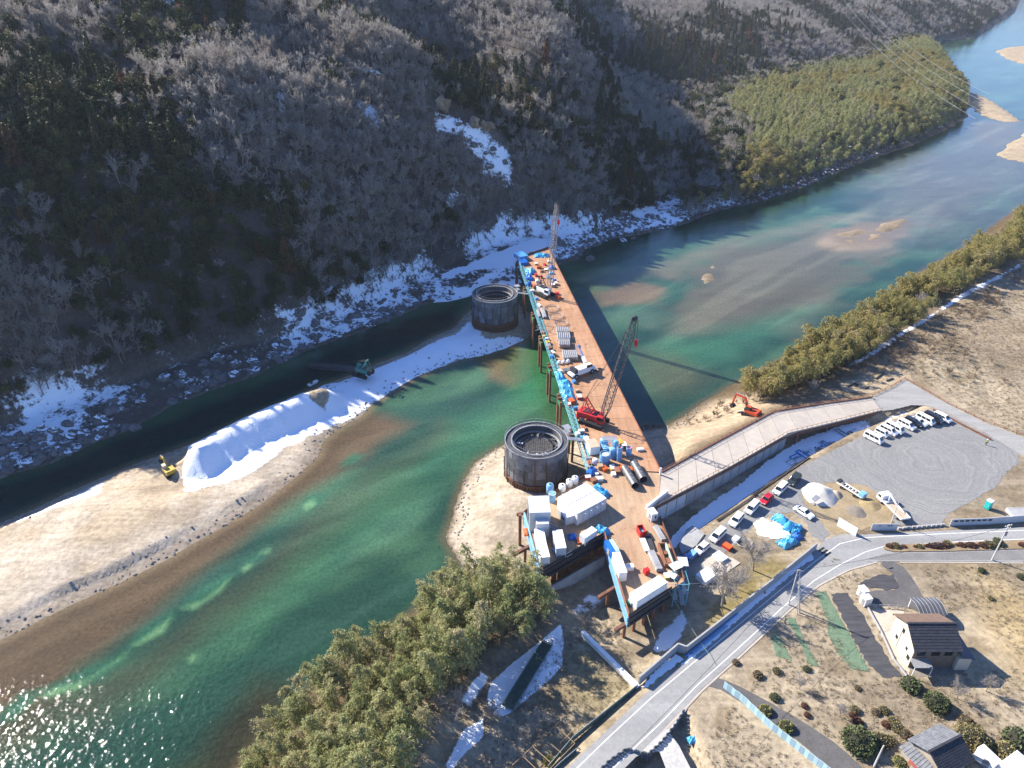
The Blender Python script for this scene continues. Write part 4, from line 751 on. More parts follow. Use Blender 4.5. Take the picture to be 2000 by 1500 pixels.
    for dx in (-.9, .9):
        for z in (h-2, h+1.2): pass
        l.beam((R_*math.cos(a)+dx*-.42, R_*math.sin(a)+dx*.9, h-2.5), (R_*math.cos(a)+dx*-.42, R_*math.sin(a)+dx*.9, h+1.4), .09, .09); l.beam(((R_+1.4)*math.cos(a)+dx*-.42, (R_+1.4)*math.sin(a)+dx*.9, h-2.5), ((R_+1.4)*math.cos(a)+dx*-.42, (R_+1.4)*math.sin(a)+dx*.9, h+1.4), .09, .09)
    for z in (h-.1, h+1.3): l.box(((R_+.7)*math.cos(a), (R_+.7)*math.sin(a), z), (1.7, 2.0, .08), a)
    l.build('ladder_tower', galv, o)
    # footbridge to the platform
    b0 = Vector(((R_)*math.cos(.05), (R_)*math.sin(.05), h+.1)); b1 = Vector((R_+3.6, .4, h-.4)); fb = MB().beam(b0, b1, 1.1, .12)
    for sgn in (-.55, .55): fb.beam(b0+Vector((0, sgn, .9)), b1+Vector((0, sgn, .9)), .06, .06).beam(b0+Vector((0, sgn, .1)), b0+Vector((0, sgn, .9)), .06, .06).beam(b1+Vector((0, sgn, .1)), b1+Vector((0, sgn, .9)), .06, .06)
    fb.build('footbridge', galv, o); return o
cofferdam('large round grey cofferdam nearest the camera with a rebar cage inside', 5.9, 138.7, 3.0, 14.3, 7.6, True)
cofferdam('round dark grey cofferdam on the snowy gravel bar near the far end of the platform', -6.0, 226.7, 1.6, 13.0, 7.9, False)
# ---------------------------------------------------------------- things on the platform
def rectpx(c4, z):
    p = [P(*q, z) for q in c4]; e1 = ((p[1]-p[0])+(p[2]-p[3]))/2; e2 = ((p[3]-p[0])+(p[2]-p[1]))/2
    return sum(p, Vector())/4, e1.length, e2.length*abs(e1.normalized().cross(e2.normalized()).z), math.atan2(e1.y, e1.x)
def cabin(c4, z0, h, label, m=None, name='site_cabin', cat='cabin', door=True, seams=3, win=True, roofm=None, group=None):
    c, a, b, rz = rectpx(c4, z0+h); o = thing(name, label, cat, (c.x, c.y, z0), rz, group); m = m or lgrey
    MB().box((0, 0, h/2), (a-.06, b-.06, h-.1)).build('wall', m, o, bevel=.03)
    for i in range(seams): MB().box((-a/2+a*(i+.5)/seams, 0, h-.02), (a/seams-.04, b, .12)).build('roof_panel', roofm or white, o)
    rb = MB(); n = int(a/.6)
    for i in range(n):
        for s in (-1, 1): rb.box((-a/2+.3+i*.6, s*(b/2-.01), h/2), (.07, .05, h-.3))
    rb.build('wall_rib', m, o)
    if door:
        d = MB().box((-a/2-.0, -b*.12, h*.42), (.09, min(.9, b*.4), h*.78)).build('door', grey, o); MB().box((-a/2-.07, -b*.12+.3, h*.4), (.05, .05, .15)).build('handle', dark, d)
    if win: MB().box((a*.18, -b/2+.0, h*.58), (a*.22, .1, h*.3)).build('window', glass, o)
    return o
W0 = P(1043, 1046, D)
cabin([(1043, 1033), (1062, 1032), (1067, 1058), (1047.6, 1060)][1:]+[(1043, 1033)], D, 2.5, 'white flat-roofed cabin on the left wing, rear one of the two end to end', white, win=False)
cabin([(1067.5, 1059), (1074, 1087.6), (1056, 1090), (1047.6, 1060.5)], D, 2.5, 'white flat-roofed cabin on the left wing, front one of the two end to end', white, win=False)
cabin([(1099, 1034), (1105.5, 1070), (1087, 1072), (1077.6, 1036)], D, 2.6, 'white cabin with seamed roof on the left wing, beside the pair of end-to-end cabins', lgrey, seams=4)
cabin([(1157, 1027), (1132, 1043.6), (1142, 1052), (1166, 1036)], D, 2.2, 'plain white cabin at the inner edge of the notch beside a blue tarp', white, win=False)
cabin([(1211, 1077), (1225, 1118), (1210, 1120), (1195, 1079)], D, 2.4, 'long white container along the left side of the front wing', white, seams=5, win=False, name='storage_container', cat='container')
cabin([(1285, 1124), (1230, 1159), (1244, 1174.5), (1307, 1136)], D, 2.6, 'long white-roofed shed across the front end of the front wing', white, seams=4, name='site_shed', cat='shed')
# two-storey grey hut with outside stairs
o = cabin([(1071, 966), (1076, 1000), (1034, 1003), (1031, 971)], D, 5.2, 'two-storey pale grey site hut with outside stairs behind the white cabins', lgrey, seams=6, roofm=lgrey, name='site_office', cat='hut')
c, a, b, rz = rectpx([(1071, 966), (1076, 1000), (1034, 1003), (1031, 971)], D+5.2); MB().box((a/2+.9, .4, 1.9), (1.8, b*.6, 3.8)).build('porch', lgrey, o); st = MB()
for i in range(12): st.box((a/2+.9, b/2-.5+.28*i-b*.1, 2.9-.24*i), (1.0, .3, .06))
for s in (.35, 1.45): st.beam((a/2+s, b/2-.6, 3.1), (a/2+s, b/2+2.4, .3), .08, .25).beam((a/2+s, b/2-.6, 4.0), (a/2+s, b/2+2.4, 1.2), .06, .06)
st.build('stairs', grey, o)
# large white building
c4 = [(1090, 968), (1148, 943), (1182, 972), (1126, 1007)]; c, a, b, rz = rectpx(c4, D+3.3); o = thing('site_building', 'large bright white site building with row of wall brackets in the middle of the platform', 'building', (c.x, c.y, D), rz)
MB().box((0, 0, 1.55), (a-.1, b-.1, 3.1)).build('wall', white, o)
for i in range(9): MB().box((-a/2+a*(i+.5)/9, b*.25, 3.24), (a/9-.05, b*.5-.05, .14)).build('roof_panel', white, o); MB().box((-a/2+a*(i+.5)/9, -b*.25, 3.22), (a/9-.05, b*.5-.05, .14)).build('roof_panel', white, o)
vt = MB()
for i in range(15): vt.box((-a/2+a*(i+.5)/15, 0, 3.34), (.25, .12, .12))
vt.build('ridge_vents', grey, o)
for i in range(5): MB().box((-a/2+a*(i+.5)/5, -b/2-.0, 1.5), (a/5-.12, .12, 2.7)).build('wall_panel', lgrey, o)
for i in range(4): MB().add([(-a/2+a*(i+.9)/5, -b/2-.07, 2.9), (-a/2+a*(i+.9)/5+.5, -b/2-.07, 2.9), (-a/2+a*(i+.9)/5+.25, -b/2-.75, 2.9), (-a/2+a*(i+.9)/5+.25, -b/2-.07, 2.1)], [(0, 1, 2), (0, 2, 3), (1, 3, 2), (0, 3, 1)]).build('bracket', white, o)
o2 = cabin([(1107, 985), (1122, 1003), (1107, 1015), (1089, 992)], D, 2.2, 'small grey lean-to store against the left end of the large white building', lgrey, seams=2, name='store', cat='store')
for i, (px, py, r, h, lb) in enumerate([(1074, 962, .8, 2.4, 'dark water drum'), (1098, 958, .8, 1.6, 'white plastic tank nearest the hut'), (1112, 949, .75, 1.7, 'white plastic tank in the middle of three'), (1123, 943, .75, 1.7, 'white plastic tank nearest the river rail')]):
    p = P(px, py, D); o = thing('water_tank', lb+' behind the large white building', 'tank', p); MB().lathe([(0, 0), (r, 0), (r*1.03, h*.5), (r, h*.93), (r*.6, h), (0, h)], 16).build('body', white if i else skyb, o, smooth=True); MB().lathe([(0, h), (r*.3, h), (r*.3, h+.12), (0, h+.12)], 12).build('lid', dark, o)
p = P(1078, 979, D); o = thing('water_tank', 'tall pale blue drum between the grey hut and the white building', 'tank', p); MB().lathe([(0, 0), (.75, 0), (.75, 2.3), (0, 2.3)], 16).build('body', skyb, o); MB().lathe([(.78, 2.2), (.82, 2.2), (.82, 2.35), (.78, 2.35)], 16).build('rim', white, o)
# mixing plant: blue tanks and silos
def silo(px, py, r, h, label, m=skyb, top=None, openr=False, legs=False):
    p = P(px, py, D); o = thing('silo', label, 'silo', p); z0 = .7 if legs else 0
    if openr: MB().lathe([(0, z0), (r, z0), (r, z0+h), (r-.1, z0+h), (r-.1, z0+h-1.2), (0, z0+h-1.2)], 20).build('shell', m, o, smooth=False)
    else: MB().lathe([(0, z0), (r, z0), (r, z0+h), (r*.7, z0+h+.25), (0, z0+h+.3)], 20).build('shell', m, o)
    if top: MB().lathe([(0, z0+h-.25), (r-.11, z0+h-.25)], 18).build('lining', top, o)
    for z in (.25, .6): MB().lathe([(r, z0+h*z), (r+.06, z0+h*z), (r+.06, z0+h*z+.12), (r, z0+h*z+.12)], 20).build('band', blue, o)
    l = MB()
    for s in (-.2, .2): l.beam((r+.12, s, z0), (r+.12, s, z0+h+.5), .05, .05)
    for i in range(int(h/.4)): l.beam((r+.12, -.2, z0+.3+.4*i), (r+.12, .2, z0+.3+.4*i), .04, .04)
    l.build('ladder', white, o)
    if legs:
        for a in range(4): MB().beam((r*.8*math.cos(a*1.57+.78), r*.8*math.sin(a*1.57+.78), 0), (r*.8*math.cos(a*1.57+.78), r*.8*math.sin(a*1.57+.78), z0), .14, .14).build('leg', m, o)
    return o
silo(1180, 903, 1.15, 2.6, 'big open-topped pale blue tank at the front of the plant', top=M('slurry', (.5, .5, .48), None, 1, .6), openr=True)
silo(1162, 905, .65, 1.1, 'low white round tank beside the platform rail', white); silo(1195, 894, .75, 2.6, 'pale blue tank just behind the big open-topped one'); silo(1201, 886, .6, 2.9, 'tall pale blue silo in the middle of the plant', legs=True)
silo(1208, 900, .55, 4.0, 'slim pale blue silo with a red open top', top=red, openr=True); silo(1227, 888, .62, 2.2, 'pale blue drum with red inside standing apart at the right', top=red, openr=True); silo(1199, 873, .5, 1.6, 'small white-topped blue tank at the back right of the plant', legs=True); silo(1178, 876, .85, 2.0, 'blue tank with white lid beside the white plant box', legs=True)
cabin([(1147, 858), (1166, 856), (1170, 872), (1150, 876)], D, 2.3, 'white and tan plant box at the left of the blue tanks', white, seams=2, roofm=M('tan_lid', (.55, .42, .30), None, 1, .7), name='plant_box', cat='machine', win=False, door=False)
cabin([(1175, 866), (1189, 865), (1190, 876), (1176, 878)], D+.2, 1.6, 'small blue control cabin between the tanks', skyb, seams=2, roofm=skyb, name='control_cabin', cat='cabin')
cabin([(1140, 852), (1149, 851), (1151, 859), (1142, 861)], D, 1.5, 'pale generator box by the footbridge', lgrey, seams=2, name='generator', cat='generator', win=False)
o = thing('pipe_gantry', 'blue pipe frame standing over the tanks of the plant', 'frame', P(1189, 880, D)); f = MB()
for dx in (-1.6, 1.6):
    for dy in (-1, 1): f.beam((dx, dy, 0), (dx, dy, 3.4), .1, .1)
f.beam((-1.6, -1, 3.4), (1.6, -1, 3.4), .1, .1).beam((-1.6, 1, 3.4), (1.6, 1, 3.4), .1, .1).beam((-1.6, -1, 2.2), (1.6, 1, 2.6), .08, .08); f.build('frame', skyb, o); MB().box((0, 0, 3.45), (3.2, 1.2, .06)).build('deck', galv, o)
# two big pipes
spipe = M('big_pipe_steel', (.16, .16, .165), (.09, .09, .095), 1, .45, .4)
for (a, b), lb in ((((1219, 920), (1240, 955)), 'large dark steel pipe lying on the platform, left one of two'), (((1236, 908), (1256, 943)), 'large dark steel pipe lying on the platform, right one of two')):
    p, q = P(*a, D), P(*b, D); d = q-p; L = d.length; o = thing('steel_pipe', lb, 'pipe', (p+q)/2, math.atan2(d.y, d.x)); r = .92
    m = MB().lathe([(r, -L/2), (r, L/2), (r-.07, L/2), (r-.07, -L/2), (r, -L/2)], 24); m.v = [(z, x, y+r) for x, y, z in m.v]; m.build('shell', spipe, o)
    for k in range(3):
        m = MB().lathe([(r, -.06), (r+.04, -.06), (r+.04, .06), (r, .06)], 24); m.v = [(z-L/2+L*(k+1)/4, x, y+r) for x, y, z in m.v]; m.build('weld_band', grey, o)
# stacks of bundled pipes and segments on the deck
def stack(c4, z, rows, lay, r, label, m=galv, name='pipe_stack', cat='pipes', sup=True, part='pipe'):
    c, a, b, rz = rectpx(c4, z); o = thing(name, label, cat, (c.x, c.y, z), rz); me = None; pitch = b/rows
    for l in range(lay):
        for i in range(rows-(l % 2)):
            y = -b/2+pitch*(i+.5+.5*(l % 2)); zz = r+.16+l*r*1.9
            if me is None: mb = MB().tube((-a/2, 0, 0), (a/2, 0, 0), r, 7); me = mb.mesh(part); me.materials.append(m)
            p = link(part, me, None, o); p.location = (random.uniform(-.08, .08), y, zz)
    if sup:
        for s in (-.32, .32): MB().box((a*s, 0, .08), (.18, b, .16)).build('bearer', wood, o)
    return o
for c4, lb, rows in (([(1086, 646), (1086, 655), (1112, 654), (1110, 645)], 'first bundle of short grey pipes beyond the white crane', 7), ([(1087, 656), (1088, 668), (1115, 667), (1113, 655)], 'second bundle of short grey pipes beyond the white crane', 7), ([(1090, 669), (1091, 681), (1114, 680), (1113, 668)], 'third bundle of short grey pipes with a dark front', 6), ([(1097, 693), (1099, 707), (1129, 704), (1126, 690)], 'nearest bundle of short pale pipes beside the white crane', 8)): stack(c4, D, rows, 3, .22, lb)
stack([(1098, 722), (1140, 716), (1141, 722), (1100, 728)], D, 4, 1, .18, 'few long grey pipes lying beside the white crane', grey); stack([(1056, 606), (1061, 624), (1068, 622), (1063, 604)], D, 5, 2, .2, 'dark steel beams stacked by the walkway beyond the hoops', grey); stack([(1047, 608), (1052, 622), (1057, 621), (1052, 607)], D, 3, 2, .2, 'narrow stack of grey beams against the walkway', grey)
for i, lb in enumerate(('left', 'middle', 'right')):
    p = P(1092+i*9, 711-i*1.2, D); o = link('bulk_bag', MB().blob((0, 0, .55), (.62, .55, .6), 10, 6, .08, i).mesh('bulk_bag'), white); o.location = p; tag(o, lb+' one of three white bulk bags on the platform beside the pipe bundles', 'bag')
# rebar hoops
for (px, py), r, lb in (((1078, 604), 2.4, 'farthest'), ((1086, 619), 2.5, 'middle'), ((1096, 634), 2.2, 'nearest')):
    p = P(px, py, D); o = thing('rebar_hoop', lb+' of three round rusty bar hoops lying on the platform', 'hoop', p); h = MB()
    for z in (0.1, .5):
        for i in range(28):
            a, b = 2*math.pi*i/28, 2*math.pi*(i+1)/28; h.tube((r*math.cos(a), r*math.sin(a), z), (r*math.cos(b), r*math.sin(b), z), .08, 4)
    for i in range(10): a = i*.63; h.beam((r*math.cos(a), r*math.sin(a), .1), (r*math.cos(a), r*math.sin(a), .5), .05, .05)
    h.build('hoop', rebar, o); MB().beam((-r, .3, .6), (r, -.5, .6), .1, .1).build('tie_bar', grey, o)
o = thing('scaffold_frame', 'pile of loose scaffold frames beside the far hoops', 'scaffold', P(1064, 642, D)); f = MB(); rr = random.Random(4)
for i in range(16): a = rr.uniform(0, 3.1); c = Vector((rr.uniform(-2, 2), rr.uniform(-3, 3), rr.uniform(.1, .8))); d = Vector((math.cos(a), math.sin(a), rr.uniform(-.1, .1)))*rr.uniform(.8, 2); f.beam(c-d, c+d, .09, .09)
f.build('tubes', galv, o)
# tarpaulins and small crates
def tarp(px, py, z, a, b, h, rz, label, m=tarpb, seed=0, name='tarpaulin', cat='tarp'):
    r = np.random.default_rng(seed); n, k = 19, 15; u, v = np.meshgrid(np.linspace(-1, 1, n), np.linspace(-1, 1, k)); e = np.maximum(abs(u), abs(v)); X = u*a/2*(1+.10*r.normal(size=u.shape)*(e > .95)); Y = v*b/2*(1+.14*r.normal(size=u.shape)*(e > .95))
    Z = h*np.clip(1.25*(1-e**2.2), 0, 1)*(.55+.75*vnoise(u*2.2+seed, v*2.2+7))+.22*(vnoise(u*5+seed*3, v*5)-.3)*h*(e < .93)+.12*r.random(u.shape)*h+.03; me, us = gridmesh(name, X, Y, Z); me.polygons.foreach_set('use_smooth', np.zeros(len(me.polygons), bool))
    o = link(name, me, m); p = P(px, py, z); o.location = p; o.rotation_euler = (0, 0, rz); return tag(o, label, cat)
DA = hd((1071, 485), (1291, 922), D)
tarp(1058, 500, D, 6, 3.6, .9, .1, 'cyan tarp with white heap at the far end of the platform', seed=1); tarp(1036, 532, D, 5.5, 3.5, 1.3, DA, 'pale blue tarp over stores near the walkway at the far end', seed=2); tarp(1034, 545, D, 3.6, 2.6, 1.3, DA, 'deep blue tarp mound beside the pale blue one at the far end', tarpd, 3)
tarp(1078, 524, D, 3.2, 2.4, 1.1, DA, 'blue tarp bundle on the right side of the far crane boom', tarpd, 4); tarp(1033, 558, D, 2.4, 2.0, 1.3, 0, 'small dark blue tarp heap just before the far crane', tarpd, 5); tarp(1077, 535, D, 2.2, 1.6, .7, 0, 'small cyan tarp heap near the right edge at the far end', tarpb, 6)
tarp(1104, 753, D, 5.5, 3.2, .9, DA, 'cyan tarp beside the walkway, farther of two by the red crane', seed=7); tarp(1109, 773, D, 6.5, 3.4, .9, DA, 'cyan tarp beside the walkway, nearer of two by the red crane', seed=8); tarp(1093, 735, D, 5, 2.2, .8, DA, 'narrow pale blue tarp along the walkway beside the white crane', seed=9)
tarp(1157, 924, D, 2.6, 2.2, 1.2, .6, 'crumpled deep blue tarp at the bend of the walkway', tarpd, 10); tarp(1172, 962, D, 4.2, 2.0, 1.4, -.7, 'bright blue tarp hung over the right end of the white building', tarpb, 11); tarp(1176, 1038, D, 3.2, 1.8, 1.2, -.6, 'crumpled cyan tarp at the inner corner of the notch', tarpb, 12)
tarp(1141, 858, D, 2.2, 1.8, 1.0, 0, 'pale blue tarp by the footbridge to the near cofferdam', tarpb, 13); tarp(1118, 1050, D, 1.8, 1.6, .8, 0, 'dark blue tarp beside the cabins on the left wing', tarpd, 14)
cabin([(1008, 492), (1024, 489), (1027, 500), (1011, 503)], D, 1.8, 'flat blue-roofed store box at the far left corner of the platform', blue, roofm=blue, seams=1, win=False, name='storage_box', cat='box'); cabin([(1014, 506), (1027, 505), (1030, 512), (1016, 514)], D, 1.2, 'dark blue store box beside the far left corner box', tarpd, roofm=tarpd, seams=1, win=False, name='storage_box', cat='box')
cabin([(1182.5, 1056), (1190, 1054), (1200, 1078), (1191, 1080)], D, 1.8, 'deep blue storage container at the top of the front wing', tarpd, roofm=tarpd, seams=2, win=False, name='storage_container', cat='container'); cabin([(1191, 1054), (1199, 1052), (1208, 1076), (1201, 1077.5)], D, 1.8, 'pale blue storage container beside the deep blue one', skyb, roofm=M('ice_blue_paint', (.42, .62, .80), None, 1, .5), seams=2, win=False, name='storage_container', cat='container')
rr = random.Random(12)
cl = [('orange', orange), ('white', white), ('blue', blue), ('brown', rustb), ('grey', grey), ('yellow', yellow), ('red', red), ('wooden', wood)]
spots = [(1047, 517), (1053, 524), (1059, 531), (1066, 528), (1049, 551), (1044, 562), (1040, 570), (1071, 543), (1083, 549), (1086, 556), (1079, 556), (1064, 518), (1072, 513), (1047, 539), (1058, 543), (1068, 664), (1070, 671), (1074, 683), (1080, 693), (1077, 700), (1071, 676), (1112, 792), (1116, 786), (1128, 850), (1135, 846), (1150, 898), (1152, 905), (1148, 935), (1160, 941), (1230, 922), (1196, 916), (1130, 1058), (1228, 1112), (1250, 880), (1235, 1180), (1241, 1184)]
extra = [(1050, 560), (1057, 575), (1048, 585), (1053, 598), (1060, 652), (1063, 660), (1080, 560), (1088, 575), (1091, 583), (1093, 727), (1121, 748), (1127, 765), (1131, 778), (1124, 800), (1130, 815), (1137, 822), (1140, 838), (1210, 868), (1218, 872), (1212, 915), (1205, 922), (1198, 928), (1180, 918), (1172, 915), (1165, 930), (1170, 938), (1255, 1040), (1270, 1015), (1300, 1085), (1306, 1100), (1302, 1128), (1262, 1120), (1086, 1078), (1140, 1062)]
spots += extra
where = ['far end of the platform']*15+['walkway by the pipe bundles']*6+['walkway near the red crane']*4+['blue plant']*8+['front wing shed']*3+['far crane']*9+['cyan tarps']*4+['red crane']*4+['blue plant']*9+['front wing steel']*6+['notch rail']*2
CB = {}
seen = {}
for i, ((px, py), wh) in enumerate(zip(spots, where)):
    nm, m = cl[rr.randrange(8)]; s = (rr.uniform(.8, 1.8), rr.uniform(.6, 1.3), rr.uniform(.4, 1.1)); rz = DA+rr.choice((0, 0, .3, 1.57)); p = P(px, py, D)
    o = thing('crate', '%s crate on the deck near the %s' % (nm, wh), 'crate', p, rz, 'crates on the platform'); MB().box((0, 0, s[2]/2), s).build('box', m, o, bevel=.03); MB().box((0, 0, s[2]+.03), (s[0]*1.04, s[1]*1.04, .07)).build('lid', m if i % 3 else white, o)
    seen.setdefault(o['label'], []).append((px, o))
for k, v in seen.items():
    if len(v) > 1:
        v.sort(key=lambda e: e[0]); q = {2: ('leftmost', 'rightmost'), 3: ('leftmost', 'central', 'rightmost')}.get(len(v))
        for j, (_, o) in enumerate(v): o['label'] = ((q[j] if q else ['leftmost', 'second from left', 'third from left', 'fourth from left', 'fifth from left'][min(j, 4)])+' '+k).replace('leftmost leftmost', 'leftmost')
# steel at the right side of the front wing
stack([(1276, 1033), (1291, 1060), (1302, 1056), (1284, 1029)], D, 5, 2, .16, 'upper stack of brown beams at the right edge of the front wing', grey); stack([(1250, 1055), (1260, 1081), (1270, 1078), (1259, 1053)], D, 7, 1, .16, 'flat bundle of pale grey bars on the front wing', lgrey); stack([(1266, 1082), (1281, 1119), (1295, 1115), (1277, 1079)], D, 6, 2, .2, 'stack of long grey beams on the front wing', grey); stack([(1262, 1050), (1272, 1078), (1280, 1075), (1269, 1048)], D, 4, 1, .16, 'narrow bundle of dark bars between the grey stacks', dark)
c4 = [(1286, 1070), (1300, 1110), (1313, 1106), (1298, 1066)]; c, a, b, rz = rectpx(c4, D); o = thing('steel_formwork', 'open brown and pale green steel frame at the right edge of the front wing', 'frame', (c.x, c.y, D), rz)
for s in (-1, 1): MB().box((0, s*b/2, .55), (a, .3, 1.1)).build('side_beam', rustb if s < 0 else M('pale_green_paint', (.45, .60, .48), None, 1, .5), o); MB().box((s*a/2, 0, .55), (.3, b, 1.1)).build('end_beam', rustb, o)
MB().box((0, 0, .62), (.2, b-.3, .2)).build('cross_bar', rustb, o)
c4 = [(1277, 1026), (1290, 1052), (1303, 1047), (1288, 1022)]; c, a, b, rz = rectpx(c4, D); o = thing('steel_rack', 'rusty brown steel rack under the upper beams on the front wing', 'rack', (c.x, c.y, D), rz)
for s in (-1, 1): MB().box((0, s*b/2, .1), (a, .25, .2)).build('rail', rustb, o)
c4 = [(1246, 1026), (1256, 1024), (1261, 1038), (1249, 1040)]; c, a, b, rz = rectpx(c4, D+1.5); o = thing('skip', 'red open skip with a teal inside on the right of the platform', 'skip', (c.x, c.y, D), rz)
for s in (-1, 1): MB().beam((-a/2*.9, s*b/2*.85, 0), (-a/2*.9, s*b/2*.85, .1), .1, .1).box((0, s*b/2, .75), (a, .1, 1.5)).build('side', red, o); MB().box((s*a/2, 0, .75), (.1, b-.1, 1.5)).build('end', red, o)
MB().box((0, 0, .1), (a-.2, b-.2, .2)).build('floor', teal, o); MB().box((0, 0, .75), (a-.25, b-.25, .05)).build('water', teal, o)
o = cabin([(1266, 993), (1279, 990), (1283, 1003), (1271, 1006)], D, 2.1, 'small white guard box at the corner of platform and ramp', white, seams=1, name='guard_box', cat='cabin'); 
o = thing('barrier', 'long white guard barrier at the platform corner beside the ramp', 'barrier', P(1270, 988, D)); q = P(1303, 963, D)-P(1262, 995, D); o.location = P(1262, 995, D); MB().beam((0, 0, .5), (q.x, q.y, .5), .5, .9).build('rail', white, o); MB().beam((0, 0, 0), (q.x, q.y, 0), .8, .12).build('base', lgrey, o)
o = thing('post', 'white corner post where ramp railing meets the platform kerb', 'post', P(1289, 927, D)); MB().box((0, 0, .9), (.35, .35, 1.8)).build('shaft', white, o); MB().box((0, 0, 1.85), (.45, .45, .1)).build('cap', lgrey, o)
# stair tower at the front right corner, with sheets and teal frame
o = thing('stair_tower', 'stair tower with pale sheets and teal frame at the front right corner of the platform', 'stair tower', P(1322, 1172, 7)); o.location.z = 7; f = MB()
for dx in (-1.3, 1.3):
    for dy in (-1.6, 1.6): f.beam((dx, dy, 0), (dx, dy, 6.3), .12, .12)
for z in (1.5, 3, 4.5, 6):
    for dx in (-1.3, 1.3): f.beam((dx, -1.6, z), (dx, 1.6, z), .08, .08)
    for dy in (-1.6, 1.6): f.beam((-1.3, dy, z), (1.3, dy, z), .08, .08)
f.build('frame', teal, o)
for i in range(4): MB().beam((-.8 if i % 2 else .8, -1.4, .2+1.5*i), (-.8 if i % 2 else .8, 1.4, 1.6+1.5*i), .9, .1).build('flight', galv, o)
for k, (x, y, z, s) in enumerate(((-.5, 2.6, 6.6, 2.2), (1.2, 4.0, 6.3, 2.4), (-1.6, .8, 6.0, 1.8))): MB().box((x, y, z), (s, s*.8, .07), .5+k).build('sheet', white if k != 1 else lgrey, o)
tarp(1228, 1180, D, 1.6, 1.2, .7, 0, 'small green sheet heap at the front left corner of the front wing', green, 21); tarp(1237, 1175, D, 2.0, 1.3, .8, .4, 'small white sheet heap beside the green one', snowm, 22)
o = thing('site_sign', 'white notice board hanging on the dark rail of the notch', 'sign', P(1111, 1081, D+.3)); o.rotation_euler = (0, 0, hd((1052, 1118), (1180, 1044), D)); MB().box((0, -.12, 0), (1.5, .06, 1.0)).build('board', white, o); t_ = MB()
for i, (x, z) in enumerate(((-.45, .2), (-.1, .22), (.3, .2), (-.3, -.15), (.15, -.18))): t_.box((x, -.16, z), (.22, .02, .25))
t_.build('lettering', dark, o)
tarp(1027, 1040, D-.1, 2.4, 1.0, .4, DA, 'orange safety sheet behind the left cabins', orange, 31)
# ---------------------------------------------------------------- cranes and excavators
def lattice(p, q, w0, w1, n=14):
    m = MB(); p = Vector(p); q = Vector(q); d = (q-p).normalized(); r = d.cross(Vector((0, 0, 1))).normalized(); u = r.cross(d)
    def c(t, i):
        w_ = w1 if t > .93 else (w0*.35+(w0-w0*.35)*min(1, t/.12)); w_ = w_ if t < .85 else w_+(w1-w_)*min(1, (t-.85)/.15); s = ((-1, -1), (1, -1), (1, 1), (-1, 1))[i]; return p+(q-p)*t+r*s[0]*w_/2+u*s[1]*w_/2
    for k in range(n):
        a, b = k/n, (k+1)/n
        for i in range(4):
            m.beam(c(a, i), c(b, i), .16, .16); j = (i+1) % 4; m.beam(c(a, i), c(b, j), .08, .08); m.beam(c(b, i), c(b, j), .08, .08)
    return m
def tracks(o, w_, L, h, tm=black, g=.7):
    for s in (-1, 1):
        prof = [(-L/2+h*.5*(1-math.cos(a)) if False else 0, 0)] ; pr = []
        for k in range(9): a = math.pi/2+math.pi*k/8; pr.append((-L/2+h/2+h/2*math.cos(a), h/2+h/2*math.sin(a)))
        for k in range(9): a = -math.pi/2+math.pi*k/8; pr.append((L/2-h/2+h/2*math.cos(a), h/2+h/2*math.sin(a)))
        t_ = MB().extr(pr, s*w_/2-g/2, s*w_/2+g/2).build('track', tm, o); sh_ = MB()
        for k in range(int(L/.4)): sh_.box((-L/2+.3+.4*k, s*w_/2, h+.02), (.2, g+.04, .06))
        sh_.build('track_shoe', dark, t_)
